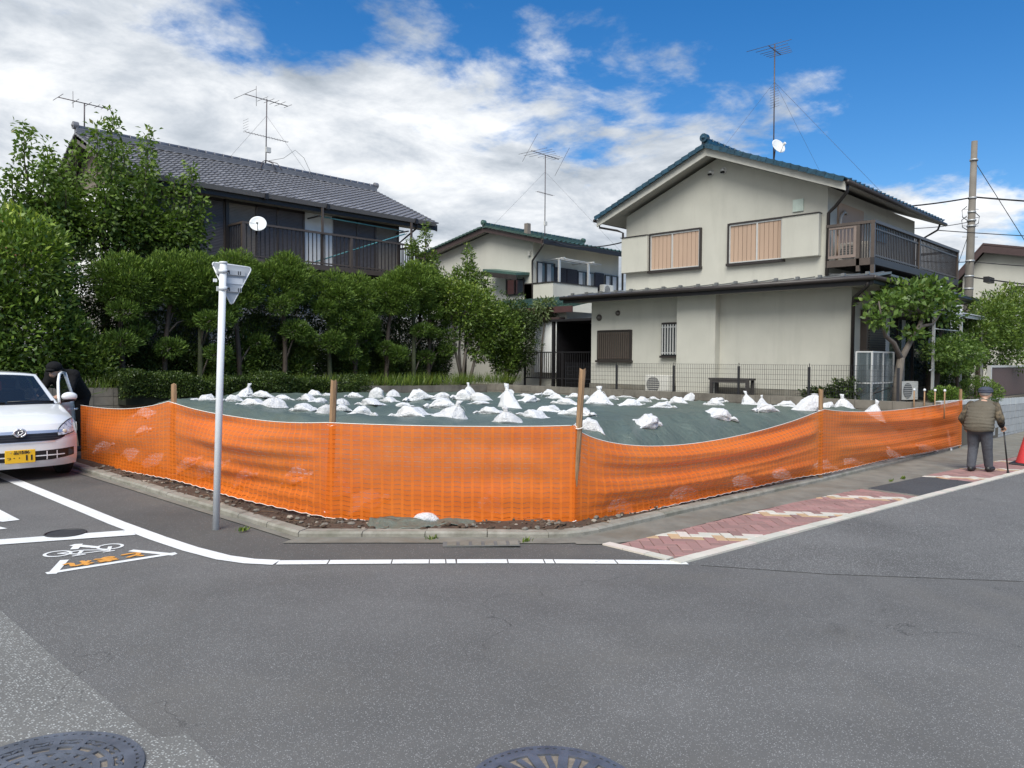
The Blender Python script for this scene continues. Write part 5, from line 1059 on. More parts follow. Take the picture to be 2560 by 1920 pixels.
# ---- the cream house with green tiles between the two
def middle_house():
    H = thing('house', (24, 22, .7), 'cream two-storey house with green roof tiles, seen between the two nearer houses', 'house')
    mb = MB(); mb.extrude([(23.4, 21.8, 3.3), (23.4, 28.5, 3.3), (23.4, 28.5, 6.4), (23.4, 24.25, 7.22), (23.4, 21.8, 6.58)], (5.85, 0, 0)); mb.build('upper_wall', S_CREAM2, H)
    wall_box(H, 'lower_wall', S_CREAM2, 21.2, 29.2, 18.1, 28.4, .5, 3.42)
    ROOF = empty('roof', (0, 0, 0)); ROOF.parent = H; ROOF.location = -Vector(H.location); zr, ym = 7.36, 24.25
    for ye, ze in ((20.9, 6.52), (28.9, 6.50)):
        V = [(22.95, ye, ze), (22.95, ym, zr), (29.6, ym, zr), (29.6, ye, ze)]; mb = MB(); mb.extrude(V, (0, 0, -.07)); mb.build('roof_deck', M_SOFFIT, ROOF)
        mb = MB(); mb.extrude([(22.93, ye, ze-.02), (22.93, ym, zr-.02), (22.93, ym, zr-.20), (22.93, ye, ze-.20)], (.04, 0, 0)); mb.build('barge_board', mat('board_brown', (.055, .035, .032), .6), ROOF)
        up = Vector((0, ym-ye, zr-ze)); rows = int(up.length/.24)
        for j in range(rows):
            P = Vector((22.93, ye, ze))+up.normalized()*(j*.24); q = P+up.normalized()*.255; mb = MB(); mb.bar(P+Vector((0, 0, .06)), q+Vector((0, 0, .035)), .18, .07); mb.build('verge_tile', T_GREEN, ROOF)
        if ye < ym: lay_tiles(H, ROOF, T_GREEN, (22.95, ye-.03, ze), (29.6, ye-.03, ze), up, up.length, lambda i, j, n, r: j < 2, limit=60)
        g = ye-.05 if ye < ym else ye+.05; mb = MB(); mb.box(22.95, 29.55, g-.03, g+.03, ze-.2, ze-.03); mb.build('fascia', M_BLK, ROOF)
    ridge_caps(ROOF, T_GREEN, (22.9, ym, zr), (29.6, ym, zr), .10, 22)
    pipe(H, 'downpipe', M_BROWN, [(22.98, 20.85, 6.35), (23.0, 20.95, 6.22), (23.32, 21.78, 5.75), (23.34, 21.80, 5.6), (23.34, 21.80, 4.0)], .04)
    yv = 21.8
    def panel(nm, x0, x1, z0, z1, m, dy=.04): mb = MB(); mb.box(x0, x1, yv-dy, yv+.02, z0, z1); return mb.build(nm, m, H)
    for x0, x1 in ((23.6, 24.10), (24.16, 24.68), (26.25, 26.8), (26.86, 27.4), (28.2, 28.65), (28.7, 29.15)):
        w = panel('window', x0, x1, 4.80, 5.72 if x0 < 26 else 5.55, M_GLASS); z1 = 5.72 if x0 < 26 else 5.55
        for a, b, c, d in ((x0-.03, x0+.02, 4.78, z1+.03), (x1-.02, x1+.03, 4.78, z1+.03), (x0+.02, x1-.02, z1, z1+.03), (x0+.02, x1-.02, 4.78, 4.82)): mb = MB(); mb.box(a, b, yv-.06, yv-.03, c, d); mb.build('frame', M_BROWN, w)
        mb = MB(); mb.box(x0+.06, x0+.3, yv-.042, yv-.035, 4.84, z1-.02); mb.build('curtain', M_CURT, w)
    M_LV = mat('louvre_purple_brown', (.030, .022, .028), .5)
    for x0, x1 in ((24.72, 25.45), (25.48, 26.2), (27.45, 28.1)):
        w = panel('shutter', x0, x1, 4.80, 5.62, M_LV, .05)
        for k in range(13): z = 4.84+k*.058; mb = MB(); mb.box(x0+.03, x1-.03, yv-.065, yv-.048, z, z+.032); mb.build('louvre_slat', M_LV, w)
    # parapet balcony and its drying frame
    P = empty('parapet', (0, 0, 0)); P.parent = H; P.location = -Vector(H.location)
    wall_box(P, 'parapet_wall', S_CREAM2, 23.4, 26.3, 20.70, 20.82, 3.6, 4.80); wall_box(P, 'parapet_wall', S_CREAM2, 23.4, 23.52, 20.82, 22.3, 3.6, 4.80); wall_box(P, 'coping', M_BROWN, 23.37, 26.3, 20.67, 20.85, 4.80, 4.84); wall_box(P, 'coping', M_BROWN, 23.37, 23.55, 20.85, 22.25, 4.80, 4.842)
    DF = empty('drying_frame', (0, 0, 0)); DF.parent = H; DF.location = -Vector(H.location)
    for x in (24.0, 25.9): wall_box(DF, 'upright', M_ALU, x-.04, x+.04, 20.86, 20.94, 4.5, 5.85); wall_box(DF, 'arm', M_ALU, x-.03, x+.03, 20.6, 21.8, 5.80, 5.86)
    for y in (20.75, 21.0, 21.35): mb = MB(); mb.tube([(23.9, y, 5.83), (26.6, y, 5.80)], .018, 6); mb.build('rod', M_ALU, DF, True)
    # lower roofs
    LR = empty('lower_roof', (0, 0, 0)); LR.parent = H; LR.location = -Vector(H.location)
    mb = MB(); mb.extrude([(20.9, 17.6, 3.62), (20.9, 25.0, 3.62), (23.5, 25.0, 4.15), (23.5, 17.6, 4.15)], (0, 0, -.08)); mb.build('roof_deck', T_GREEN, LR)
    for k in range(24): y = 17.7+k*.3; mb = MB(); mb.bar((20.88, y, 3.66), (23.4, y, 4.18), .10, .06); mb.build('tile_roll', T_GREEN, LR)
    wall_box(LR, 'fascia', mat('board_redbrown', (.07, .032, .032), .6), 20.84, 20.9, 17.55, 25.0, 3.36, 3.58)
    mb = MB(); mb.extrude([(22.6, 22.0, 5.22), (22.6, 24.0, 5.52), (23.45, 24.0, 5.6), (23.45, 22.0, 5.3)], (0, 0, -.10)); mb.build('hood_deck', T_GREEN, LR); mb = MB(); mb.extrude([(22.58, 22.0, 5.12), (22.58, 24.0, 5.42), (22.58, 24.0, 5.22), (22.58, 22.0, 4.92)], (.04, 0, 0)); mb.build('hood_fascia', M_BROWN, LR)
    w = wall_box(H, 'window', M_GLASS, 23.35, 23.42, 22.3, 23.3, 4.45, 5.05); 
    for a, b, c, d in ((22.26, 22.32, 4.4, 5.1), (22.78, 22.83, 4.4, 5.1), (23.28, 23.34, 4.4, 5.1), (22.3, 23.3, 4.39, 4.45)): mb = MB(); mb.box(23.32, 23.36, a, b, c, d); mb.build('frame', M_BROWN, w)
    # ground floor: shutter box with a brown hood, dark passage to the right
    wall_box(H, 'shutter_box', S_WHITE, 20.95, 21.2, 18.30, 19.42, 1.2, 3.06); wall_box(H, 'window_hood', mat('hood_brown', (.05, .032, .03), .6), 20.85, 21.2, 18.16, 19.75, 3.06, 3.2)
    wall_box(H, 'wall_box', M_TRIM, 23.3, 23.4, 21.92, 22.05, 5.98, 6.16)
    wall_box(H, 'chimney_vent', mat('vent_grey_brown', (.16, .14, .12), .7), 24.2, 24.4, 22.9, 23.1, 7.0, 7.55)
middle_house()
def dark_passage():
    root = thing('carport', (22, 16.6, .66), 'dark covered passage between the cream house and the warm grey house', 'carport')
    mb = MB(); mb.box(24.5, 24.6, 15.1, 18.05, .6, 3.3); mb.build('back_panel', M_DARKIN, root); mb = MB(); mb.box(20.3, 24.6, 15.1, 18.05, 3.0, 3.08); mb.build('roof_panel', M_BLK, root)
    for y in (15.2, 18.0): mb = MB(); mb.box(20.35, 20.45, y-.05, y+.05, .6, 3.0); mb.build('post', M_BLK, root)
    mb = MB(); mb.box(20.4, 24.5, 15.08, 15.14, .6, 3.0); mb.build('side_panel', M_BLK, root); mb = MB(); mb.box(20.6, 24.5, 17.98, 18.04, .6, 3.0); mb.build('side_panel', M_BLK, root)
dark_passage()
def dark_railing():
    root = thing('railing', (20.3, 17.5, .8), 'black vertical-bar railing in front of the dark passage', 'railing')
    x = 20.2
    for z in (1.02, 1.93): mb = MB(); mb.box(x-.02, x+.02, 15.6, 19.2, z-.02, z+.02); mb.build('rail', M_BLK, root)
    for k in range(36): y = 15.65+k*.10; mb = MB(); mb.box(x-.01, x+.01, y-.01, y+.01, 1.04, 1.91); mb.build('bar', M_BLK, root)
    for y in (15.6, 17.4, 19.2): mb = MB(); mb.box(x-.03, x+.03, y-.03, y+.03, .66, 1.97); mb.build('post', M_BLK, root)
dark_railing()
# ---- houses farther off
def far_houses():
    H = thing('house', (38, 8, .3), 'cream house with brown barge boards beyond the utility pole', 'house')
    mb = MB(); mb.extrude([(36.2, 3, .2), (36.2, 9.2, .2), (36.2, 9.2, 5.2), (36.2, 8.4, 6.2), (36.2, 3, 5.1)], (8, 0, 0)); mb.build('wall', S_CREAM2, H)
    M = mat('board_redbrown2', (.06, .035, .034), .6)
    for a, b in (((8.4, 6.42), (2.6, 5.25)), ((8.4, 6.42), (9.9, 4.6))):
        mb = MB(); mb.extrude([(35.8, *a), (35.8, *b), (35.8, b[0], b[1]-.28), (35.8, a[0], a[1]-.28)], (.06, 0, 0)); mb.build('barge_board', M, H); mb = MB(); mb.extrude([(35.8, a[0], a[1]+.02), (35.8, *b), (44.5, *b), (44.5, a[0], a[1]+.02)], (0, 0, .08)); mb.build('roof', M, H)
    w = wall_box(H, 'window', M_GLASS, 36.1, 36.22, 5.0, 7.3, 3.4, 4.55)
    for a, b, c, d in ((4.9, 5.05, 3.3, 4.7), (5.9, 5.97, 3.4, 4.6), (7.3, 7.45, 3.3, 4.7), (4.9, 7.45, 4.6, 4.72)): mb = MB(); mb.box(36.04, 36.1, a, b, c, d); mb.build('frame', M_BROWN if b != 5.97 else M_ALU, w)
    mb = MB(); mb.box(36.08, 36.11, 6.1, 7.25, 3.45, 4.5); mb.build('curtain', M_CURT, w)
    H = thing('house', (8, 40, 1), 'distant house whose red roof shows above the huge rounded bush', 'house'); mb = MB(); mb.box(1.5, 9.5, 38, 46, .5, 6.0); mb.build('wall', S_CREAM2, H)
    mb = MB(); mb.extrude([(1, 37.4, 5.9), (1, 46.6, 5.9), (1, 42, 8.4)], (9, 0, 0)); mb.build('roof', mat('roof_red', (.36, .12, .09), .7, .15, 4), H)
far_houses()
# ---------------------------------------------------------------- trees, shrubs, hedge
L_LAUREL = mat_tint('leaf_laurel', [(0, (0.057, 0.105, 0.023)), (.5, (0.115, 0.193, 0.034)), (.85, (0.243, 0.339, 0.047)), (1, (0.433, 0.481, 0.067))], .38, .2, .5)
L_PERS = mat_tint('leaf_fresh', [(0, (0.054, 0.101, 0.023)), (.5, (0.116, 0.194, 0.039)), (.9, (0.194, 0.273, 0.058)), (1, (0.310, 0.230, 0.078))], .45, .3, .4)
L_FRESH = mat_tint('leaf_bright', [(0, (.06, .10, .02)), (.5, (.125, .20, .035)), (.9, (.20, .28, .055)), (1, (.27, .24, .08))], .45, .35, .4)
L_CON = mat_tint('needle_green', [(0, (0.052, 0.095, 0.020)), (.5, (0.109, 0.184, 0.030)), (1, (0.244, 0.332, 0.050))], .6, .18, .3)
L_DARK = mat_tint('leaf_dark', [(0, (0.027, 0.046, 0.014)), (.6, (0.059, 0.097, 0.020)), (.92, (0.115, 0.160, 0.029)), (1, (0.246, 0.261, 0.056))], .45, .2, .4)  # dark leaves, toned down further for deep shade below the conifer heads
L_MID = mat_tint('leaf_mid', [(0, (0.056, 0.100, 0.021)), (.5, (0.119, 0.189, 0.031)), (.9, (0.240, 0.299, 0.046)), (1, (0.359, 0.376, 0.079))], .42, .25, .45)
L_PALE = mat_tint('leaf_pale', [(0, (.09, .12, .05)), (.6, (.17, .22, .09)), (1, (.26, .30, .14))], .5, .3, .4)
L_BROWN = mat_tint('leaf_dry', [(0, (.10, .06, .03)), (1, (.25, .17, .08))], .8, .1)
M_BARK = wood_mat('bark_brown', (.075, .056, .042)); M_BARK2 = wood_mat('bark_grey', (.13, .11, .09)); M_IVY = mat('bark_mossy', (.06, .07, .035), .9, .3, 12, bump=.5, bscale=40)
def leaf_arrays(P, A, length, width, rng, fold=.25, jit=.6, up=.35):
    """P points, A main directions -> folded quads (base, side, tip, side)"""
    n = len(P); D = A + rng.normal(0, jit, (n, 3)); D[:, 2] += up; D /= np.linalg.norm(D, axis=1)[:, None]+1e-9
    Nn = rng.normal(0, 1, (n, 3)); Nn[:, 2] += 1.2; S = np.cross(D, Nn); S /= np.linalg.norm(S, axis=1)[:, None]+1e-9; U = np.cross(S, D)
    Ls = length*rng.uniform(.7, 1.25, (n, 1)); Ws = width*rng.uniform(.75, 1.2, (n, 1))
    b = P; t = P + D*Ls - U*Ls*.12; m = P + D*Ls*.48 + U*Ws*fold*.4; l = m + S*Ws*.5; r = m - S*Ws*.5
    V = np.stack([b, l, t, r], 1).reshape(-1, 3); F = np.arange(4*n).reshape(n, 4); return V, F
def shell_points(pads, n, rng, lump=.22, depth=.42):
    """points through the outer part of several uneven ellipsoids, in proportion to their surface"""
    w = np.array([(p[3]*p[4]+p[4]*p[5]+p[3]*p[5]) for p in pads]); w = w/w.sum(); k = rng.choice(len(pads), n, p=w); Q = np.array(pads)
    d = rng.normal(0, 1, (n, 3)); d /= np.linalg.norm(d, axis=1)[:, None]
    f = np.sin(d[:, 0]*4.3+Q[k, 0]*7)*np.sin(d[:, 1]*4.9+Q[k, 1]*5)*np.cos(d[:, 2]*4.1+Q[k, 2]*3); g = np.sin(d[:, 0]*9.1+k)*np.sin(d[:, 2]*8.3+2*k)
    r = (1-depth*rng.random(n)**1.6)*(1+lump*f+lump*.5*g)
    P = Q[k, :3] + d*Q[k, 3:6]*r[:, None]; return P, d*np.array([1, 1, 1])
def crown(parent, pads, n, length, width, m, seed, jit=.6, up=.35, lump=.22, depth=.42, name='crown', hi=None, fold=.25, zlim=None):
    rng = np.random.default_rng(seed); P, d = shell_points(pads, n, rng, lump, depth)
    if zlim is not None: k = P[:, 2] > zlim; P, d = P[k], d[k]
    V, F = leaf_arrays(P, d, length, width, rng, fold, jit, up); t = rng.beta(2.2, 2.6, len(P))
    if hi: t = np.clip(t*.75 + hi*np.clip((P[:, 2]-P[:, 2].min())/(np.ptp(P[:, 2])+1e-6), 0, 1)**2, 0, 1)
    me = np_mesh(name, V-np.array(world_off(parent)), F, m, False, np.repeat(t, 4)); return link_mesh(name, me, parent)
def limb(parent, pts, r, m=None, name='branch', n=7): mb = MB(); mb.tube(pts, r, n); return mb.build(name, m or M_BARK, parent, True)
def trunk_curve(x, y, z0, z1, r0, r1, lean=(0, 0), wob=.05, k=7):
    pts = []; rs = []; s = R.uniform(0, 9)
    for i in range(k): t = i/(k-1); pts.append((x+lean[0]*t+wob*math.sin(s+t*5)*t, y+lean[1]*t+wob*math.cos(s*1.3+t*4)*t, z0+(z1-z0)*t)); rs.append(r0+(r1-r0)*t)
    return pts, rs
# -- big laurel at the left edge
def laurel():
    T = thing('broadleaf_bush', (4.3, 19.3, .9), 'huge rounded dark green broadleaf bush beside the parked white car', 'bush')
    pads = [(4.2, 19.4, 2.7, 1.35, 1.25, 1.95), (3.4, 19.6, 2.5, 1.1, 1.1, 1.75), (4.9, 19.3, 1.9, .9, .9, 1.15), (4.5, 19.2, 3.75, .95, .95, 1.05), (3.5, 19.0, 1.4, 1.0, .8, .9)]
    p, r = trunk_curve(4.2, 19.4, .7, 3.4, .11, .05); limb(T, p, r, name='trunk')
    for k in range(6): a = k*1.05; limb(T, [(4.2, 19.4, 1.4+.25*k), (4.2+.5*math.cos(a), 19.4+.5*math.sin(a), 2.1+.3*k), (4.2+.9*math.cos(a), 19.4+.8*math.sin(a), 2.5+.3*k)], [.045, .03, .015])
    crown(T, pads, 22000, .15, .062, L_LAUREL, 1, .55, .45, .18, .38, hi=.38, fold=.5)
laurel()
# -- fresh green fruit tree with upright shoots behind it
def shoot_tree():
    T = thing('fruit_tree', (6.6, 20.8, .9), 'loose bright green tree with upright shoots in front of the long tiled house', 'tree')
    p, r = trunk_curve(6.6, 20.8, .75, 4.3, .13, .09, (.1, 0)); limb(T, p, r, name='trunk'); rng = np.random.default_rng(9); P = []; A = []
    rr = random.Random(4)
    tips = [(4.55, 5.8), (4.85, 6.95), (5.1, 6.0), (5.55, 6.8), (5.75, 6.25), (6.0, 6.7), (6.3, 7.15), (6.66, 7.5), (6.95, 6.8), (7.25, 7.05), (7.5, 6.6), (7.80, 7.55), (8.0, 6.2), (8.4, 6.3), (8.8, 6.75), (9.05, 5.9), (8.7, 5.5), (5.0, 5.3), (4.6, 5.2), (6.1, 6.0), (7.0, 6.1), (8.9, 5.2), (5.6, 5.6), (7.6, 5.7), (6.4, 5.6), (7.1, 5.4), (8.2, 5.2)]
    for i, (x, z) in enumerate(tips):
        dy = rr.uniform(-.9, .8); b = Vector((6.65+.35*(x-6.65), 20.8+dy*.3, 4.1+rr.uniform(-.2, .4))); t = Vector((x, 20.8+dy, z)); k = b.lerp(t, .55)+Vector(((x-6.65)*.22, dy*.1, -.25)); pts = [b, b.lerp(k, .6), k, k.lerp(t, .5)+Vector(((x-6.65)*.03, 0, 0)), t]
        limb(T, pts, [.045, .034, .024, .015, .006], M_BARK, n=5)
        Lc = [(pts[j]+(pts[j+1]-pts[j])*q) for j in range(1, 4) for q in (0, .25, .5, .75)]+[t]
        for c in Lc:
            q = 38; rad = .15+.14*(1-min(1, abs((c-k).length)/1.0)); o = rng.normal(0, rad*.62, (q, 3)); P.append(np.array(c)[None]+o); A.append(o/(np.linalg.norm(o, axis=1)[:, None]+1e-6))
    P = np.concatenate(P); A = np.concatenate(A); V, F = leaf_arrays(P, A, .135, .075, rng, .4, .45, -.25); tt = rng.beta(2.4, 2.4, len(P)); tt = np.clip(tt*.8+.25*np.clip((P[:, 2]-5.2)/2, 0, 1), 0, 1)
    link_mesh('crown', np_mesh('crown', V-np.array(T.location), F, L_FRESH, False, np.repeat(tt, 4)), T)
    crown(T, [(6.7, 20.9, 4.95, 1.75, .9, .75), (5.5, 20.9, 4.9, .9, .8, .6), (8.1, 20.9, 4.9, .9, .8, .6)], 5000, .13, .07, L_FRESH, 12, .5, -.1, .3, .6)
shoot_tree()
# -- row of cloud-pruned conifers behind the low wall
def cloud_conifer(x, y, ztop, seed, label, lean=0., tall=0., sparse=1.):
    rr = random.Random(seed); T = thing('cloud_pruned_conifer', (x, y, .85), label, 'tree', 'clipped conifers behind the low wall'); zt = ztop-.35
    p, r = trunk_curve(x, y, .7, zt-.1, .075, .045, (lean, .0), .07, 9); limb(T, p, r, M_BARK if seed % 3 else M_IVY, 'trunk', 8)
    tx, ty = p[-1][0], p[-1][1]; pads = [(tx, ty, zt, .52, .50, .42), (tx-.40, ty-.1, zt-.18, .44, .40, .34), (tx+.42, ty-.05, zt-.14, .46, .40, .34), (tx+.05, ty-.36, zt-.30, .44, .36, .30), (tx-.25, ty-.2, zt-.62, .42, .36, .26), (tx+.3, ty-.2, zt-.66, .42, .36, .26)]
    if tall: pads.append((tx+.1, ty, zt+tall*.6, .30, .3, .34))
    for k in range(rr.randint(4, 6)):
        z = rr.uniform(1.7, zt-.6); a = rr.uniform(-2.6, .6); l = rr.uniform(.35, .75); c = (x+lean*(z/zt)+l*math.cos(a), y+l*.6*math.sin(a)-.1, z); i = min(len(p)-2, max(0, int((z-.7)/(zt-.8)*8)-1)); limb(T, [p[i], (x+.5*l*math.cos(a), y+.3*l*math.sin(a), z-.12), c], [.028, .02, .012], M_BARK2, n=5)
        s = rr.uniform(.20, .32); pads.append((*c, s*1.25, s*1.1, s*.8))
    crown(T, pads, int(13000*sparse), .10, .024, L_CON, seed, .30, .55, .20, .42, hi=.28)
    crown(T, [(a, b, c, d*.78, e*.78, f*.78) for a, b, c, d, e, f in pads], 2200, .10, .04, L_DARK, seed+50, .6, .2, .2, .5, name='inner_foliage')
CON = [(6.55, 4.05, 'clipped conifer standing nearest the huge rounded bush', 0), (7.55, 4.20, 'clipped conifer under the bright green loose tree, second of the row', .1), (8.35, 4.22, 'clipped conifer just left of the sign pole, third of the row', 0), (9.50, 4.40, 'clipped conifer with a mossy trunk just right of the sign plate', -.12), (10.75, 4.45, 'round-headed clipped conifer below the white balcony panel', .1), (12.15, 4.10, 'clipped conifer behind the second wooden stake', .0), (13.1, 4.12, 'clipped conifer right of the second wooden stake, with a low head', .1), (14.15, 4.25, 'clipped conifer with a slanting pale trunk', .25), (15.25, 4.60, 'clipped conifer second from the pale-headed end of the row', -.08), (15.95, 4.55, 'clipped conifer with shaggy pale green head at the end of the row', .0)]
for i, (x, zt, lb, ln) in enumerate(CON): cloud_conifer(x, 19.4+.1*math.sin(i*2.3), zt, 100+7*i, lb, ln, .25 if i in (4, 8, 9) else 0)
# -- undergrowth shrubs between their trunks
def shrub(x, y, z0, rx, rz, m, label, n, ln=.12, wd=.045, seed=0, group='undergrowth shrubs behind the low wall', stems=3, sm=M_BARK, up=.4, hi=.2, ry=None, pads=None):
    T = thing('shrub', (x, y, z0), label, 'shrub', group); rr = random.Random(seed); ry = ry or rx*.8
    P = pads or [(x+rr.uniform(-.4, .4)*rx, y+rr.uniform(-.3, .3)*ry, z0+rz*rr.uniform(.35, 1.3), rx*rr.uniform(.5, .8), ry*rr.uniform(.5, .8), rz*rr.uniform(.4, .65)) for _ in range(5)]
    for k in range(stems):
        q = P[k % len(P)]; limb(T, [(x+.08*k-.08, y, z0-.1), (x+.5*(q[0]-x), y+.5*(q[1]-y), z0+.5*(q[2]-z0)), q[:3]], [.028, .02, .01], sm, 'stem', 5)
    crown(T, P, n, ln, wd, m, seed, .7, up, .3, .6, name='foliage', hi=hi); return T
US = [(5.75, 19.0, .8, .9, L_MID, 'yellowish green shrub leaning over the wall beside the huge rounded bush'), (6.6, 19.9, .7, .75, L_DARK, 'dark shrub under the first clipped conifer'), (7.2, 19.2, .55, .6, L_DARK, 'low dark shrub between the first clipped conifers'), (8.0, 20.0, .75, .8, L_DARK, 'dark shrub behind the third clipped conifer'), (8.9, 19.5, .6, .55, L_MID, 'leafy shrub right of the sign pole'), (9.9, 19.9, .8, .95, L_MID, 'tall leafy shrub with upright leaf tufts below the balcony'), (10.3, 19.3, .5, .5, L_DARK, 'low shrub at the foot of the round-headed conifer'), (11.4, 20.1, .9, 1.0, L_DARK, 'dark shrub filling the gap left of the second stake'), (11.6, 19.2, .55, .75, L_MID, 'slender light green shrub left of the second stake'), (12.7, 20.1, .8, .9, L_DARK, 'dark shrub filling the gap right of the second stake'), (13.3, 19.3, .6, .85, L_MID, 'shrub with long pale-tipped leaves right of the second stake'), (13.9, 20.2, .85, .95, L_DARK, 'deep green shrub behind the slanting trunk'), (14.6, 19.3, .5, .6, L_MID, 'low shrub beside the slanting trunk'), (15.1, 20.3, .9, 1.0, L_DARK, 'dark shrub behind the last two clipped conifers'), (15.6, 19.6, .5, .6, L_DARK, 'low dark shrub between the last two conifer trunks'), (16.6, 20.0, .8, 1.0, L_DARK, 'dark shrub right of the last conifer')]
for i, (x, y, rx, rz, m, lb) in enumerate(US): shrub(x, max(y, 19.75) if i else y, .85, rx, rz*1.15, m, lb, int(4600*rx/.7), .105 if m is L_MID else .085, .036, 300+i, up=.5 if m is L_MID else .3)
# -- upper dark foliage behind the row, so that the house shows only in glimpses
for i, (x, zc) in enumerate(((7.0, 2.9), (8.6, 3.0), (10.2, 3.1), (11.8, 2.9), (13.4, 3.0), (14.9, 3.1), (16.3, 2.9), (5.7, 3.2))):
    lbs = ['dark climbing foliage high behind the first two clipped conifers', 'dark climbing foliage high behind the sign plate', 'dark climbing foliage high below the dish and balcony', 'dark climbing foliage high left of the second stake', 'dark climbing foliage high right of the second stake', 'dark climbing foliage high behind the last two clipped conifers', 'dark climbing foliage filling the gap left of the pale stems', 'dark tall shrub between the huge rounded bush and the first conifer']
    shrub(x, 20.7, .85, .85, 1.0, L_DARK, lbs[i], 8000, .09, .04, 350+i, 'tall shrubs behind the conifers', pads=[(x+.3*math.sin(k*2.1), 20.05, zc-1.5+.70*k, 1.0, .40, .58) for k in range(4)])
# -- the broadleaf group at the right end of the row
def camellias():
    T = thing('broadleaf_tree', (17.0, 19.0, .9), 'glossy dark broadleaf tree with several pale stems at the end of the tree row', 'tree')
    for a, b in (((16.95, 19.0), (17.5, 19.0, 3.0)), ((17.1, 19.05), (16.6, 19.1, 3.2)), ((17.2, 18.95), (18.2, 19.0, 2.9)), ((17.05, 19.1), (17.2, 19.3, 3.4))): limb(T, [(*a, .7), ((a[0]+b[0])/2-.1, (a[1]+b[1])/2, 1.9), b], [.06, .045, .02], M_BARK2, 'stem', 7)
    crown(T, [(17.2, 19.0, 3.35, .95, .8, .85), (16.6, 19.1, 3.7, .6, .6, .6), (18.1, 18.95, 2.9, .85, .75, .85), (18.8, 18.95, 2.5, .75, .7, .95), (17.7, 18.9, 2.2, .6, .5, .6), (18.9, 18.95, 1.7, .55, .5, .6)], 15000, .115, .055, L_MID, 21, .6, .3, .25, .5, hi=.3)
    T = thing('evergreen_shrub', (19.6, 19.1, .85), 'dense dark evergreen shrub with thin grey stems beside the black railing', 'shrub')
    for k in range(5): limb(T, [(19.1+.05*k, 19.0, .75), (19.0+.25*k, 19.05, 1.6), (18.9+.42*k, 19.1, 2.4)], [.03, .022, .01], M_BARK2, 'stem', 5)
    crown(T, [(19.4, 19.1, 2.9, .75, .6, .95), (19.9, 19.1, 2.2, .65, .55, .9), (19.3, 19.0, 1.7, .6, .5, .5), (20.2, 19.1, 3.0, .5, .4, .5)], 9000, .10, .045, L_DARK, 22, .6, .2, .3, .5, hi=.2)
    T = thing('young_tree', (15.9, 20.0, .85), 'tall thin young tree rising above the conifer row', 'tree'); limb(T, [(15.9, 20.0, .7), (16.0, 20.0, 3.0), (16.2, 20.0, 5.0), (16.25, 20.0, 6.0)], [.06, .05, .025, .008], M_BARK, 'trunk')
    for k in range(7): a = k*2.2; z = 4.1+.24*k; limb(T, [(16.1+.02*k, 20.0, z-.2), (16.1+.4*math.cos(a), 20+.3*math.sin(a), z+.15)], [.014, .006], n=5)
    crown(T, [(16.25, 20.0, 5.75, .16, .16, .5), (15.75, 20.0, 5.25, .28, .25, .38), (16.4, 20.0, 4.9, .34, .3, .42), (16.0, 20.0, 4.5, .45, .4, .40), (16.7, 20.0, 4.4, .35, .3, .35)], 2600, .11, .045, L_MID, 23, .7, .3, .3, .8)
    T = thing('young_tree', (18.0, 20.0, .85), 'slim leafy young tree in front of the cream gable', 'tree'); limb(T, [(18.0, 20.0, .7), (18.05, 20.0, 3.0), (18.1, 20.0, 5.2)], [.06, .045, .01], M_BARK, 'trunk')
    crown(T, [(18.15, 20.0, 5.2, .22, .2, .45), (18.2, 20.0, 4.6, .45, .4, .4), (18.7, 20.0, 4.3, .5, .45, .45), (17.7, 20.0, 4.4, .4, .4, .4), (18.3, 20.0, 3.9, .7, .6, .5)], 3800, .12, .05, L_MID, 24, .7, .2, .3, .7, hi=.2)
    T = thing('sapling', (20.9, 18.8, .85), 'pale grey-green sapling with drooping leaves in front of the cream wall', 'tree'); limb(T, [(20.7, 18.9, .7), (20.8, 18.9, 2.4), (20.95, 18.85, 3.4), (21.1, 18.85, 3.75)], [.04, .03, .02, .008], M_BARK2, 'trunk')
    crown(T, [(20.95, 18.85, 3.65, .55, .4, .22), (21.35, 18.85, 3.4, .35, .3, .25), (20.75, 18.85, 3.3, .3, .3, .25)], 700, .22, .06, L_PALE, 25, .4, -.35, .2, .7)
camellias()
# -- low hedge on the wall
def low_hedge():
    T = thing('low_hedge', (9, 18.2, .9), 'low clipped small-leaved hedge spilling over the wall', 'hedge'); rng = np.random.default_rng(31); n = 30000; x = rng.uniform(5.9, 12.6, n); top = 1.22-.028*(x-6)+.09*np.sin(x*2.1)+.06*np.sin(x*5.3); 
    s = rng.random(n); y = np.where(s < .55, 17.75+.12*np.sin(x*3.1)+rng.normal(0, .05, n), rng.uniform(17.75, 18.9, n)); z = np.where(s < .55, rng.uniform(.66, 1.1, n)*top/1.1, top+rng.normal(0, .05, n)); z = np.minimum(z, top+.06)
    z = np.maximum(z, .64); fade = np.clip((12.6-x)/.9, .0, 1); k = rng.random(n) < .25+.75*fade; P = np.stack([x, y, z], 1)[k]; A = np.tile([0, -.7, .5], (len(P), 1))
    V, F = leaf_arrays(P, A, .055, .03, rng, .3, .7, .2); t = rng.beta(2, 2.6, len(P)); link_mesh('foliage', np_mesh('foliage', V-np.array(T.location), F, L_DARK, False, np.repeat(t, 4)), T)
    mb = MB(); mb.box(6.1, 12.2, 17.9, 18.75, .6, 1.02); mb.build('inner_shade_core', mat('hedge_core', (.012, .016, .008), .95, .3), T)  # near-black box stands in for the shade inside the hedge
low_hedge()
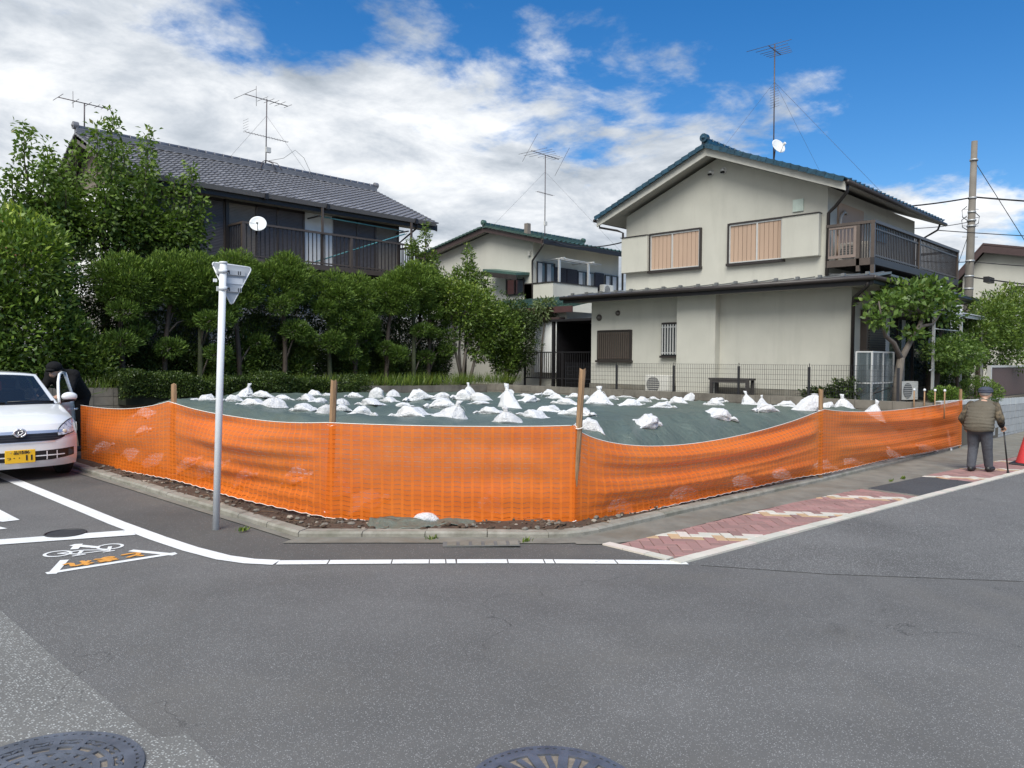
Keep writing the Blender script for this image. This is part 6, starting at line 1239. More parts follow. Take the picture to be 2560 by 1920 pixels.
def blades(name, label, spots, n, h, m, seed, spread=.25):
    rng = np.random.default_rng(seed); S = np.array(spots); k = rng.choice(len(S), n); P = S[k]+np.stack([rng.normal(0, spread, n), rng.normal(0, spread*.4, n), np.zeros(n)], 1); A = np.tile([0, -.15, 1.0], (n, 1)); V, F = leaf_arrays(P, A, h, .014, rng, .1, .35, .2); t = rng.beta(2, 2, n)
    tag(link_mesh(name, np_mesh(name, V, F, m, False, np.repeat(t, 4))), label, 'weeds', kind='stuff')
blades('weeds', 'tufts of weeds and grass along the top of the low wall', [(x, 18.75+.2*math.sin(x*3), .82) for x in np.arange(5.5, 19.5, .35)], 3800, .42, L_MID, 41)
blades('gutter_weeds', 'sprigs of grass growing in the cracks along the kerb', [(5.02, 4.74, .0), (12.2, 4.0, -.145), (12.7, 3.98, -.155), (3.32, 6.75, .045), (4.45, 5.38, .01)], 130, .05, L_MID, 42, .035)
# -- right-hand garden
def right_garden():
    T = thing('garden_tree', (18.9, 6.1, .7), 'small forked tree with broad leaves in front of the balcony house', 'tree')
    limb(T, [(18.85, 6.1, .55), (18.9, 6.1, 1.2), (19.05, 6.08, 1.75)], [.115, .095, .085], M_BARK2, 'trunk', 9)
    for pts, r in (([(19.05, 6.08, 1.72), (18.75, 6.15, 2.1), (18.35, 6.2, 2.25), (18.1, 6.2, 2.6), (17.9, 6.2, 3.0)], [.07, .055, .045, .03, .012]), ([(19.05, 6.08, 1.72), (19.6, 6.05, 2.15), (20.1, 6.0, 2.55), (20.4, 6.0, 3.0), (20.3, 6, 3.4)], [.08, .065, .055, .03, .012]), ([(20.0, 6.0, 2.5), (20.9, 5.95, 2.6), (21.6, 5.9, 3.0)], [.045, .035, .012]), ([(20.3, 6.0, 2.8), (19.6, 6.0, 3.0), (19.2, 6.0, 3.3)], [.04, .03, .01]), ([(20.35, 6.0, 2.9), (21.2, 6.0, 3.3), (21.9, 5.95, 3.6)], [.03, .02, .01])): limb(T, pts, r, M_BARK2, n=7)
    crown(T, [(18.3, 6.2, 3.0, .50, .5, .24), (19.2, 6.1, 3.25, .65, .55, .28), (20.5, 6.0, 3.4, .75, .55, .32), (21.5, 6.0, 3.2, .62, .5, .32), (20.3, 6.0, 2.9, .5, .4, .2), (17.95, 6.2, 2.6, .34, .35, .2), (19.6, 6.0, 2.3, .36, .3, .16), (21.9, 5.9, 2.8, .38, .4, .2)], 1900, .15, .09, L_PERS, 51, .6, .25, .35, .85, fold=.35)
    T = thing('evergreen_tree', (26.5, 6.0, .3), 'broad glossy evergreen tree above the brown panel at the right edge', 'tree')
    for x in (25.7, 26.0): limb(T, [(x, 6.1, .3), (x+.1, 6.1, 1.4), (x+.5, 6.1, 2.6)], [.08, .07, .04], M_BARK, 'stem')
    crown(T, [(26.6, 6.0, 2.85, 1.3, .8, .8), (28.4, 5.9, 3.1, 1.5, .9, .95), (25.3, 6.1, 2.45, .7, .6, .55), (27.4, 5.9, 2.1, 1.3, .8, .7), (29.6, 5.9, 2.9, 1.2, .8, 1.1)], 14000, .12, .048, L_MID, 52, .6, .35, .28, .5, hi=.3)
    T = thing('spreading_shrub', (22.2, 5.8, .6), 'small spreading yellow-green shrub beside the glass cabinet', 'shrub'); limb(T, [(22.6, 5.8, .6), (22.5, 5.8, 1.4), (22.0, 5.8, 2.0)], [.05, .04, .015], M_BARK, 'stem')
    crown(T, [(21.4, 5.8, 1.95, .8, .5, .26), (22.4, 5.8, 2.1, .9, .5, .30), (23.4, 5.8, 1.85, .8, .5, .26), (22.3, 5.8, 1.55, .8, .5, .2)], 4600, .10, .045, L_PERS, 53, .6, .2, .3, .6)
    for x, y, r, lb, sd in ((20.6, 5.55, .42, 'round clipped shrub behind the short white-capped rods', 54), (23.6, 5.6, .75, 'wide clipped shrub just left of the walking man', 55), (21.9, 5.75, .30, 'small clipped shrub ball below the yellow-green shrub', 56)):
        T = thing('clipped_shrub', (x, y, .66), lb, 'shrub', 'clipped shrubs'); limb(T, [(x, y, .6), (x, y, .9)], [.03, .02], n=5, name='stem'); crown(T, [(x, y, .82, r, r*.8, r*.55)], int(4200*r), .07, .028, L_CON, sd, .5, .5, .12, .35, hi=.2, name='foliage')
    T = thing('leaning_tree', (22.4, 6.4, .6), 'dark leaning tree trunk with low dark foliage behind the rods', 'tree'); limb(T, [(22.0, 6.3, .5), (22.5, 6.35, 1.3), (23.0, 6.4, 2.2), (23.2, 6.4, 2.6)], [.17, .15, .12, .08], M_BARK, 'trunk', 9); crown(T, [(24.2, 6.5, 1.5, .9, .5, .5), (25.0, 6.5, 1.3, .8, .5, .5), (23.5, 6.6, 2.6, .7, .5, .3)], 3600, .10, .04, L_DARK, 57, .6, .3, .25, .5)
    T = thing('cut_branches', (17.75, 7.0, .80), 'heap of cut leafy branches on the wall foot by the downpipe', 'branches'); 
    for k in range(7): limb(T, [(17.8+.05*k, 7.2-.1*k, .82), (17.75, 7.6-.3*k, .95+.03*k), (17.7, 8.0-.35*k, .88)], [.012, .008, .004], n=4)
    crown(T, [(17.85, 6.85, 1.0, .22, .35, .25), (17.8, 7.4, .92, .15, .5, .12)], 900, .12, .05, L_DARK, 58, .8, .1, .3, .8, name='leaves')
right_garden()
def hollow_tree_far():
    T = thing('far_tree', (33, 12, .3), 'tree showing between the balcony and the utility pole', 'tree'); limb(T, [(34, 11.3, 0), (34, 11.3, 4)], [.1, .06], name='trunk'); crown(T, [(34, 11.3, 4.6, 1.1, 1.0, 1.1), (33.6, 10.6, 3.8, 1.0, 1.0, 1.0)], 2600, .2, .08, L_MID, 61, .6, .3, .3, .6)
hollow_tree_far()
# ---------------------------------------------------------------- sign pole, cone, utility pole, antennas, garden things
M_PAINTW = mat('pole_white_paint', (.66, .68, .70), .42, .05, 3); M_SIGNBACK = mat('sign_back_grey', (.42, .44, .46), .5, .05, 6); M_INK = mat('ink_black', (.01, .01, .012), .6)
def stop_sign():
    root = thing('road_sign', (3.18, 7.02, float(gz(3.18, 7.02))), 'white pole carrying a triangular sign seen from behind at the corner', 'road sign')
    mb = MB(); mb.tube([(3.18, 7.02, float(gz(3.18, 7.02))-.05), (3.21, 6.99, 1.3), (3.24, 6.96, 2.53)], .032, 20); mb.build('pole', M_PAINTW, root, True)
    mb = MB(); mb.tube([(3.24, 6.96, 2.53), (3.24, 6.96, 2.548)], .036, 20); mb.build('cap', M_PAINTW, root, True)
    # plate: rounded triangle, point down, facing up the left-hand street
    y = 7.025; A, B, Cc = Vector((3.155, 2.545)), Vector((3.56, 2.525)), Vector((3.35, 2.145)); pts = []
    for p, a, b in ((A, Cc, B), (B, A, Cc), (Cc, B, A)):
        for t in (0, .25, .5, .75, 1.):
            q0, q1 = p+(a-p).normalized()*.045, p+(b-p).normalized()*.045; pts.append(q0*(1-t)**2+p*2*t*(1-t)+q1*t*t)
    mb = MB(); mb.extrude([(q.x, y, q.y) for q in pts], (0, .006, 0)); pl = mb.build('plate', M_SIGNBACK, root)
    mb = MB(); mb.tube([(q.x, y+.003, q.y) for q in pts+pts[:1]], .0065, 6); mb.build('folded_rim', M_PAINTW, pl, True)
    mb = MB(); mb.extrude([(q.x, y+.0075, q.y) for q in pts], (0, .002, 0)); mb.build('red_face', mat('sign_red', (.55, .02, .02), .4), pl)
    for z in (2.46, 2.30):
        mb = MB(); mb.box(3.20, 3.48 if z > 2.4 else 3.44, y-.018, y-.001, z-.022, z+.022); mb.build('mounting_rail', M_SIGNBACK, root)
        mb = MB(); mb.tube([(3.238, 6.962, z-.018), (3.238, 6.962, z+.018)], .040, 18); mb.build('clamp', M_PAINTW, root, True); mb = MB(); mb.ball((3.272, 6.93, z), .009); mb.build('bolt', M_INK, root)
        for x, w, h in ((3.315, .008, .034), (3.298, .008, .016), (3.405, .008, .034), (3.425, .008, .034)): mb = MB(); mb.box(x, x+w, y-.020, y-.0185, z-.017, z-.017+h); mb.build('printed_mark', M_INK, root)
    mb = MB(); mb.box(3.30, 3.46, y-.004, y-.001, 2.355, 2.41); mb.build('sticker', M_PAINTW, root); mb = MB(); mb.box(3.17, 3.20, y-.02, y-.001, 2.36, 2.39); mb.build('sticker', M_PAINTW, root)
stop_sign()
def cone():
    x, y = 17.18, 3.14; z = float(gz(x, y)); root = thing('traffic_cone', (x, y, z), 'large red traffic cone on a black base at the right edge', 'traffic cone')
    Mr = mat('cone_red', (.62, .055, .06), .5, .08, 3)
    mb = MB(); mb.box(x-.31, x+.31, y-.31, y+.31, z+.005, z+.06); bevel(mb.build('base', M_BLK, root), .02)
    mb = MB(); hh = .98; mb.tube([(x, y, z+.05), (x, y, z+.12), (x, y, z+hh*.74), (x, y, z+hh)], [.255, .235, .085, .045], 28); auto_smooth(mb.build('cone_body', Mr, root), 50)
    mb = MB(); mb.tube([(x, y, z+hh*.70), (x, y, z+hh*.82)], [.100, .078], 28); mb.build('collar', mat('cone_red_dark', (.45, .03, .04), .5), root, True)
cone()
M_POLE = mat('concrete_pole', (.16, .145, .125), .85, .2, 2., bump=.3, bscale=30); M_BAND = mat('galvanised', (.42, .43, .43), .5, .1, metal=.5); M_WIRE = mat('cable_black', (.012, .012, .014), .6)
def utility_pole():
    x, y = 31.57, 7.82; root = thing('utility_pole', (x, y, -.3), 'brown-grey concrete utility pole behind the balcony house', 'utility pole')
    mb = MB(); mb.tube([(x+.12, y+.12, -.5), (x, y, 4.5), (x-.09, y-.09, 9.6)], [.17, .145, .10], 16); mb.build('shaft', M_POLE, root, True)
    for z in (8.9, 7.55, 7.05, 6.75, 6.55, 5.3, 4.75, 4.3): mb = MB(); mb.tube([(x-.01*(z-4.5)*1.8, y-.018*(z-4.5), z), (x-.018*(z-4.5), y-.018*(z-4.5), z+.06)], .155 if z < 7 else .14, 14); mb.build('band', M_BAND, root, True)
    for z in (7.2, 6.9, 6.6, 6.2): mb = MB(); mb.tube([(x-.2, y+.2, z), (x+.2, y-.2, z)], .012, 6); mb.build('step_bolt', M_BAND, root, True)
    for z, s in ((7.3, 1), (6.95, 1), (7.1, -1)): mb = MB(); mb.tube([(x-.1*s, y+.1*s, z), (x-.25*s, y+.22*s, z-.15), (x-.22*s, y+.2*s, z-.4), (x-.08*s, y+.08*s, z-.5)], .014, 6); mb.build('wire_loop', M_WIRE, root, True)
    mb = MB(); mb.box(x+.12, x+.9, y-.6, y-.42, 4.55, 4.75); mb.build('closure_box', M_BLK, root)
utility_pole()
def cable(p, q, sag, r, label, n=16):
    p, q = Vector(p), Vector(q); pts = [p.lerp(q, i/n)-Vector((0, 0, sag*4*(i/n)*(1-i/n))) for i in range(n+1)]; mb = MB(); mb.tube(pts, r, 6); return tag(mb.build('overhead_cable', M_WIRE, None, True), label, 'cable', 'overhead cables')
PO = (31.57, 7.82)
cable((31.5, 7.75, 7.62), (44, -3.5, 7.9), .35, .030, 'thick overhead cable from the utility pole to the right edge, highest of them')
cable((31.5, 7.8, 7.60), (26.3, 11.6, 7.0), .18, .028, 'overhead cable from the utility pole down behind the blue tiled roof')
cable((31.55, 7.8, 6.75), (26.2, 9.5, 6.1), .15, .014, 'thin overhead cable from the utility pole to the balcony house eave')
cable((26.4, 7.4, 5.75), (44, -2.5, 6.6), .25, .014, 'thin overhead cable passing just above the balcony to the right edge')
cable((31.5, 7.75, 5.3), (26.2, 8.6, 5.0), .08, .016, 'thin overhead cable from the utility pole to the far balcony corner')
cable((31.55, 7.75, 5.3), (40, 0, 5.2), .2, .016, 'thin overhead cable crossing in front of the far cream house roof')
cable((31.55, 7.75, 4.75), (40, -1, 4.0), .25, .026, 'thick low overhead cable sagging past the far cream house wall')
cable((31.5, 7.7, 8.85), (35.5, 3.6, .2), 0., .012, 'straight guy wire running down right from the utility pole')
cable((31.5, 7.8, 6.5), (30.9, 8.6, 3.2), .02, .010, 'short guy wire running down left of the utility pole')
cable((24.9, 22.7, 7.05), (19.25, 14.15, 5.28), .30, .020, 'overhead cable slung between the cream house roof and the warm grey house')
def yagi(root, c, boom, half, els, m, r=.008, tilt=(0, 0, 1)):
    """boom with crossing rods; els = list of (position along the boom, half length)"""
    c = Vector(c); b = Vector(boom).normalized(); e = b.cross(Vector(tilt)).normalized(); mb = MB(); mb.tube([c-b*half, c+b*half], r*1.8, 6); mb.build('boom', m, root, True)
    for t, l in els: mb = MB(); p = c+b*t*half; mb.tube([p-e*l, p+e*l], r, 5); mb.build('element', m, root, True)
M_ANT = mat('antenna_grey', (.10, .085, .09), .5, .1, metal=.4)
def antenna(base, top, label, name='tv_antenna'):
    root = thing(name, base, label, 'antenna', 'rooftop antennas'); mb = MB(); mb.tube([base, top], .020, 8); mb.build('mast', M_ANT, root, True); return root
def antennas():
    a = antenna((7.65, 25.7, 8.55), (7.66, 25.7, 9.30), 'small aerial on the near end of the long tiled ridge'); yagi(a, (7.66, 25.7, 9.32), (1, .05, 0), .72, [(-1, .42), (-.35, .28), (.15, .25), (.5, .22), (.75, .20), (1, .18)], M_ANT, tilt=(0, 0, 1)); mb = MB(); mb.tube([(7.35, 25.7, 9.12), (7.35, 25.7, 9.6)], .008, 5); mb.build('upright_element', M_ANT, a, True)
    a = antenna((13.55, 25.7, 8.42), (13.6, 25.7, 10.9), 'double aerial with a tripod foot halfway along the long tiled ridge')
    yagi(a, (13.6, 25.7, 10.85), (1, .05, 0), .85, [(-1, .75), (-.2, .36), (.1, .34), (.35, .32), (.62, .36), (1, .26)], M_ANT); mb = MB(); mb.tube([(13.2, 25.7, 10.55), (13.2, 25.7, 11.25)], .008, 5); mb.build('upright_element', M_ANT, a, True)
    yagi(a, (13.6, 25.7, 9.55), (1, .05, 0), .85, [(-1+.13*k, .10) for k in range(16)], M_ANT, .005)
    for k in range(5): mb = MB(); z = 9.62+.09*k; mb.tube([(12.80, 25.5, z), (12.80, 25.9, z)], .005, 4); mb.build('reflector_rod', M_ANT, a, True)
    mb = MB(); mb.box(13.5, 13.68, 25.55, 25.65, 8.98, 9.16); mb.build('booster_box', mat('box_pale', (.5, .5, .48), .6), a)
    for dx, dy in ((-.25, -.15), (.3, -.2), (.1, .3), (.45, -.35)): mb = MB(); mb.tube([(13.55, 25.7, 8.72), (13.55+dx*.7, 25.7+dy*.7, 8.62), (13.55+dx, 25.7+dy, 8.38)], .015, 6); mb.build('foot', M_ANT, a, True)
    mb = MB(); mb.tube([(13.6, 25.7, 8.7), (14.2, 25.6, 8.9), (14.6, 25.5, 9.25), (14.9, 25.4, 9.0), (15.2, 25.3, 8.35)], .007, 5); mb.build('loose_lead', M_WIRE, a, True)
    for q in ((15.1, 25.3, 8.3), (12.0, 25.4, 8.4)): mb = MB(); mb.tube([(13.59, 25.7, 10.3), q], .004, 4); mb.build('guy_wire', M_ANT, a, True)
    a = antenna((25.2, 22.8, 7.1), (25.2, 22.8, 10.6), 'tall crossed aerial on the cream house roof')
    yagi(a, (25.2, 22.8, 10.62), (1, .05, 0), .95, [(-.9, .80), (-.55, .80), (-.25, .72), (.1, .5), (.35, .4), (.6, .36), (.85, .34)], M_ANT)
    for c, d in (((24.75, 23.3, 10.95), (.55, .0, .80)), ((25.75, 22.3, 10.35), (.55, 0., .80))): d = Vector(d).normalized()*.85; mb = MB(); mb.tube([Vector(c)-d, Vector(c)+d], .008, 5); mb.build('crossed_element', M_ANT, a, True)
    yagi(a, (25.2, 22.8, 8.95), (1, .05, 0), .55, [(-1+.2*k, .10) for k in range(11)], M_ANT, .005); mb = MB(); mb.box(25.1, 25.25, 22.7, 22.78, 7.55, 7.72); mb.build('booster_box', MATS['box_pale'], a)
    for q in ((21.2, 22.0, 6.9), (28.5, 20.9, 6.4)): mb = MB(); mb.tube([(25.2, 22.8, 9.9), q], .004, 4); mb.build('guy_wire', M_ANT, a, True)
    a = antenna((22.6, 11.0, 7.4), (22.55, 11.0, 11.34), 'tall mast aerial above the blue tiled roof')
    yagi(a, (22.55, 11.0, 11.15), (1, .05, 0), .45, [(-1, .70), (-.5, .50), (0, .46), (.35, .42), (.7, .40), (1, .36)], M_ANT); yagi(a, (22.58, 11.0, 9.75), (.1, .1, 1), .32, [(-1+.25*k, .14) for k in range(9)], M_ANT, .005, (1, 0, 0))
    for q in ((19.2, 10.8, 7.5), (25.8, 10.6, 7.4), (23.6, 8.0, 6.4)): mb = MB(); mb.tube([(22.57, 11.0, 10.2), q], .004, 4); mb.build('guy_wire', M_ANT, a, True)
antennas()
def glass_cabinet():
    root = thing('glass_cabinet', (18.35, 6.25, .72), 'aluminium framed glass cabinet standing behind the block wall', 'cabinet'); x0, x1, y0, y1, z0, z1 = 17.80, 19.15, 6.28, 6.62, .70, 1.88
    for x in (x0, (x0+x1)/2, x1):
        for y in (y0, y1): mb = MB(); mb.box(x-.018, x+.018, y-.018, y+.018, z0, z1); mb.build('upright', M_ALU, root)
    for z in (z0+.02, 1.18, z1-.0):
        for a in ((x0, x1, y0-.015, y0+.015), (x0, x1, y1-.015, y1+.015), (x0-.015, x0+.015, y0, y1), (x1-.015, x1+.015, y0, y1)): mb = MB(); mb.box(*a, z-.015, z+.015); mb.build('rail', M_ALU, root)
    n = NB('cabinet_glass'); n.col((.10, .13, .14)); n.set(Roughness=.1); tp = n.n('BsdfTransparent'); mx = n.n('MixShader'); mx.inputs[0].default_value = .45; n.L(tp.outputs[0], mx.inputs[1]); n.L(n.b.outputs[0], mx.inputs[2]); n.L(mx.outputs[0], n.out.inputs[0])
    for a in ((x0+.02, x1-.02, y0-.004, y0+.004), (x0-.004, x0+.004, y0+.02, y1-.02)): mb = MB(); mb.box(*a, z0+.03, z1-.02); mb.build('pane', n.m, root)
    mb = MB(); mb.box(x0+.02, x1-.02, y0+.02, y1-.02, 1.17, 1.19); mb.build('shelf', M_ALU, root)
    for i, (x, z, c) in enumerate(((18.1, .72, 'unit_ivory'), (18.5, 1.19, 'siding_pale'), (18.85, .72, 'pole_teal'))):
        q = thing('storage_box', (x, 6.45, z), ['ivory box on the cabinet floor', 'pale blue box on the cabinet shelf', 'teal box on the cabinet floor'][i], 'box', 'boxes in the glass cabinet'); mb = MB(); mb.box(x-.13, x+.13, 6.34, 6.56, z, z+.22+.04*i); bevel(mb.build('body', MATS[c], q), .012); mb = MB(); mb.box(x-.14, x+.14, 6.33, 6.57, z+.222+.04*i, z+.25+.04*i); mb.build('lid', MATS[c], q)
glass_cabinet()
def rods():
    for i, (y, lb) in enumerate(((5.30, 'short white-capped rod on the block wall end, first from the glass cabinet'), (5.10, 'short white-capped rod on the block wall end, second from the glass cabinet'), (4.90, 'short white-capped rod on the block wall end, third from the glass cabinet'), (4.72, 'short white-capped rod on the block wall end, nearest the walking man'))):
        q = thing('marker_rod', (17.45, y, .55), lb, 'rod', 'white-capped rods on the wall end'); mb = MB(); mb.tube([(17.47, y, .50), (17.47, y, 1.06)], .014, 8); mb.build('rod', M_STAKE, q, True); mb = MB(); mb.ball((17.47, y, 1.075), .028, .028, .03); mb.build('cap', M_PAINTW, q, True)
rods()
def terrace():
    root = thing('terrace_frame', (22.5, 6.9, .66), 'white pipe terrace frame with a sheet roof beside the sliding doors', 'terrace'); M = M_ALU
    for x in (21.2, 23.6, 25.8): mb = MB(); mb.box(x-.03, x+.03, 5.98, 6.04, .66, 2.9); mb.build('post', M, root)
    mb = MB(); mb.box(21.0, 26.0, 5.95, 6.0, 2.88, 2.96); mb.build('beam', M, root)
    mb = MB(); mb.extrude([(21.0, 5.9, 2.97), (26.0, 5.9, 2.97), (26.0, 7.1, 3.28), (21.0, 7.1, 3.28)], (0, 0, .02)); mb.build('roof_sheet', mat('sheet_pale', (.38, .40, .41), .5), root)
    for z in (1.7, 2.5): mb = MB(); mb.tube([(21.2, 6.0, z), (23.6, 6.0, z)], .016, 6); mb.build('pipe', M, root, True)
    mb = MB(); mb.tube([(20.9, 6.0, 1.45), (21.2, 6.0, 1.5), (21.25, 6.0, 2.2)], .016, 6); mb.build('pipe', M, root, True)
terrace()
def brown_panel():
    root = thing('panel_fence', (27, 5.75, .5), 'dark brown corrugated panel fence above the light grey block wall', 'fence'); M = mat('panel_brown', (.095, .058, .055), .5, .08, 3)
    mb = MB(); n = 70
    for k in range(n): x = 24.95+k*.07; mb.box(x, x+.05, 5.58, 5.612, .68, 1.52); mb.box(x+.05, x+.07, 5.60, 5.62, .68, 1.52)
    mb.build('corrugated_sheet', M, root); tag(bpy.data.objects['corrugated_sheet'], kind='stuff')
    mb = MB(); mb.box(24.85, 24.95, 5.55, 5.65, .45, 1.58); mb.build('post', M_ALU, root); mb = MB(); mb.box(24.9, 29.9, 5.56, 5.64, 1.52, 1.58); mb.build('rail', M_ALU, root); mb = MB(); mb.box(24.9, 29.9, 5.56, 5.64, .62, .68); mb.build('rail', M_BLK, root)
brown_panel()
# ---------------------------------------------------------------- parked car
def car_paint():
    n = NB('car_paint_white'); n.col(n.ramp(n.noise(2, 3), [(.3, (.74, .75, .75)), (.7, (.79, .79, .78))])); n.set(Roughness=.28); n.b.inputs['Coat Weight'].default_value = .8; n.b.inputs['Coat Roughness'].default_value = .06; MATS['carwhite'] = n.m; return n.m
M_CAR = car_paint(); M_CHROME = mat('chrome', (.75, .76, .77), .32, .03, metal=.75); M_PLAST = mat('plastic_black', (.012, .012, .013), .45, .1); M_TYRE = mat('tyre_rubber', (.016, .016, .017), .85, .15, 20); M_RIM = mat('wheel_steel', (.35, .36, .37), .35, .08, metal=.8)
def glass_car():
    n = NB('car_glass'); n.col((.02, .025, .03)); n.set(Roughness=.03); n.b.inputs['Specular IOR Level'].default_value = .8; n.b.inputs['Coat Weight'].default_value = 1.; n.b.inputs['Coat Roughness'].default_value = .02
    tp = n.n('BsdfTransparent'); tp.inputs[0].default_value = (.55, .6, .6, 1); mx = n.n('MixShader'); mx.inputs[0].default_value = .62; n.L(tp.outputs[0], mx.inputs[1]); n.L(n.b.outputs[0], mx.inputs[2]); n.L(mx.outputs[0], n.out.inputs[0]); return n.m
M_CGLASS = glass_car(); M_SEAT = mat('car_interior', (.022, .021, .021), .9, .2)
def lamp_glass():
    n = NB('headlight_lens'); n.col(n.ramp(n.noise(18, 3, .5, dist=1.), [(.35, (.22, .23, .25)), (.5, (.62, .64, .66)), (.7, (.80, .82, .83))])); n.set(Roughness=.2, Metallic=.1); n.b.inputs['Coat Weight'].default_value = 1.; n.b.inputs['Coat Roughness'].default_value = .03; return n.m
def car():
    cx, y0, z0 = 2.53, 11.12, .068
    root = thing('parked_car', (cx, y0+1.7, z0), 'white small hatchback parked at the kerb with its passenger door open', 'car')
    P = lambda x, s, z: (cx+x, y0+s, z0+z)
    nose = lambda x: .0+.25*(min(abs(x), .73)/.72)**4.2
    prof = lambda z: .05*max(0, (.30-z)/.12)**1.5 + (.0 if z < .50 else .85*(z-.50)**1.45)
    zt = lambda s: .72+.22*max(0, min(1, (s-.38)/.55))**.8 if s < .93 else .94
    mb = MB(); mb.grid(lambda a, t: P((2*a-1)*.72, nose((2*a-1)*.72)+prof(.18+.54*t), .18+.54*t), 36, 16)
    mb.grid(lambda a, t: P((2*a-1)*(.72-.03*t), (nose((2*a-1)*.72)+prof(.72))*(1-t)+(.80+.13*(2*a-1)**2)*t, .72+.21*t**.75+.035*(1-(2*a-1)**4)*(1-.5*t)*min(1, t*4)), 30, 14)
    def side(sg):
        def fn(a, t):
            s = .26+2.96*a; top = zt(s); z = .18+(top-.18)*t; x = .7375-.045*((z-.58)/.40)**2-.02*max(0, (s-2.8)/.4)**2-.012*max(0, (.5-s)/.25)**2 - (.012 if .66 < t < .72 else 0); return P(sg*x, s, z)
        return fn
    for sg in (1, -1): mb.grid(side(sg), 44, 14)
    mb.grid(lambda a, t: P((2*a-1)*.715, 3.22+.16*(1-(2*a-1)**4)*math.sin(math.pi*(.15+.7*t)), .2+.78*t), 24, 10)
    mb.grid(lambda a, t: P((2*a-1)*.69, .9+2.35*t, .938), 4, 6); mb.grid(lambda a, t: P((2*a-1)*.70, .2+3.0*t, .19), 4, 6)
    mb.build('body', M_CAR, root, True)
    # cabin: pillars and roof as one white shell, panes set a little proud
    Wf = lambda a, t: (a*(.675-.125*t), (.80+.13*a*a)*(1-t)+(1.40+.10*a*a)*t, .94+.43*t-.035*a*a*t)
    Sf = lambda q, t, sg: (sg*(.690-.135*t-.02*math.sin(3.14*t)*0), (.93+.57*t)*(1-q)+(3.22-.34*t**1.5)*q, .935+.400*t)
    mb = MB()
    for lo, hi in ((-1, -.90), (.90, 1)): mb.grid(lambda a, t: P(*Wf(lo+(hi-lo)*a, t)), 3, 12)
    mb.grid(lambda a, t: P(*Wf(-.9+1.8*a, .92+.08*t)), 12, 2)
    mb.grid(lambda a, t: P((2*a-1)*.555, 1.40+.10*(2*a-1)**2+(1.50-.10*(2*a-1)**2)*t, 1.37-.035*(2*a-1)**2+.045*math.sin(math.pi*min(1, .25+.6*t))-.030*1), 18, 14)
    for sg in (1, -1):
        for q0, q1, t0, t1 in ((0, .03, 0, 1), (.40, .46, 0, 1), (.76, 1, 0, 1), (.03, .76, .88, 1)): mb.grid(lambda a, t: P(*Sf(q0+(q1-q0)*a, t0+(t1-t0)*t, sg)), 6, 8)
    mb.grid(lambda a, t: P((2*a-1)*(.69-.135*t), 3.22-.34*t**1.5+.02*(1-(2*a-1)**2), .935+.40*t), 10, 8)
    mb.build('cabin_shell', M_CAR, root, True)
    mb = MB(); mb.grid(lambda a, t: tuple(Vector(P(*Wf(-.905+1.81*a, .0+.925*t)))+Vector((0, -.004, .004))), 20, 14); ws = mb.build('windscreen', M_CGLASS, root, True)
    mb = MB(); mb.grid(lambda a, t: tuple(Vector(P(*Wf(-.93+1.86*a, -.02+.05*t)))+Vector((0, -.012, .012))), 20, 2); mb.build('cowl', M_PLAST, root, True)
    for xa, xb in ((.62, .05), (.02, -.60)): mb = MB(); mb.tube([tuple(Vector(P(*Wf(xa/.67, .03)))+Vector((0, -.02, .02))), tuple(Vector(P(*Wf((xa+xb)/2/.67, .055)))+Vector((0, -.022, .022))), tuple(Vector(P(*Wf(xb/.67, .06)))+Vector((0, -.016, .016)))], .011, 6); mb.build('wiper', M_PLAST, ws, True)
    for sg in (1, -1):
        for q0, q1 in ((.03, .40), (.46, .76)):
            if sg == 1 and q0 < .1: continue
            mb = MB(); mb.grid(lambda a, t: tuple(Vector(P(*Sf(q0+(q1-q0)*a, .04+.84*t, sg)))+Vector((.003*sg, 0, 0))), 8, 6); mb.build('side_window', M_CGLASS, root, True)
    # cabin inside: dash, seats, wheel, a dark sheet standing in for the shaded open doorway
    mb = MB(); mb.box(*[q for pr in zip(P(-.62, .98, .78), P(.62, 1.22, .95)) for q in pr]); mb.build('dashboard', M_SEAT, root)
    for x in (-.33, .33):
        mb = MB(); mb.box(*[q for pr in zip(P(x-.24, 1.75, .40), P(x+.24, 2.2, .58)) for q in pr]); o = mb.build('front_seat', M_SEAT, root); bevel(o, .05, 3); mb = MB(); mb.box(*[q for pr in zip(P(x-.23, 2.1, .55), P(x+.23, 2.24, 1.1)) for q in pr]); bevel(mb.build('backrest', M_SEAT, o), .05, 3); mb = MB(); mb.box(*[q for pr in zip(P(x-.12, 2.14, 1.12), P(x+.12, 2.24, 1.26)) for q in pr]); bevel(mb.build('headrest', M_SEAT, o), .03, 3)
    mb = MB(); c = Vector(P(-.33, 1.4, .88)); mb.tube([c+Vector((.17*math.cos(t), .06*math.sin(t), .16*math.sin(t))) for t in [2*math.pi*k/20 for k in range(21)]], .014, 6); mb.build('steering_wheel', M_PLAST, root, True)
    mb = MB(); mb.grid(lambda a, t: tuple(Vector(P(*side(1)((1.02+1.0*a-.26)/2.96, .12+.86*t)))-Vector(P(0, 0, 0))+Vector(P(0, 0, 0))-Vector((cx-cx, 0, 0))) if False else (cx+.742, y0+1.05+.98*a, z0+.28+.66*t), 4, 4); mb.build('doorway_shade_sheet', M_SEAT, root)
    mb = MB(); ch = Vector(P(.1, 1.42, 1.12)); mb.box(ch.x-.012, ch.x+.012, ch.y-.01, ch.y+.01, ch.z, ch.z+.15); mb.build('mirror_charm', mat('charm_red', (.6, .12, .08), .6), root); mb = MB(); mb.box(*[q for pr in zip(P(-.11, 1.37, 1.25), P(.11, 1.40, 1.31)) for q in pr]); mb.build('inside_mirror', M_PLAST, root)
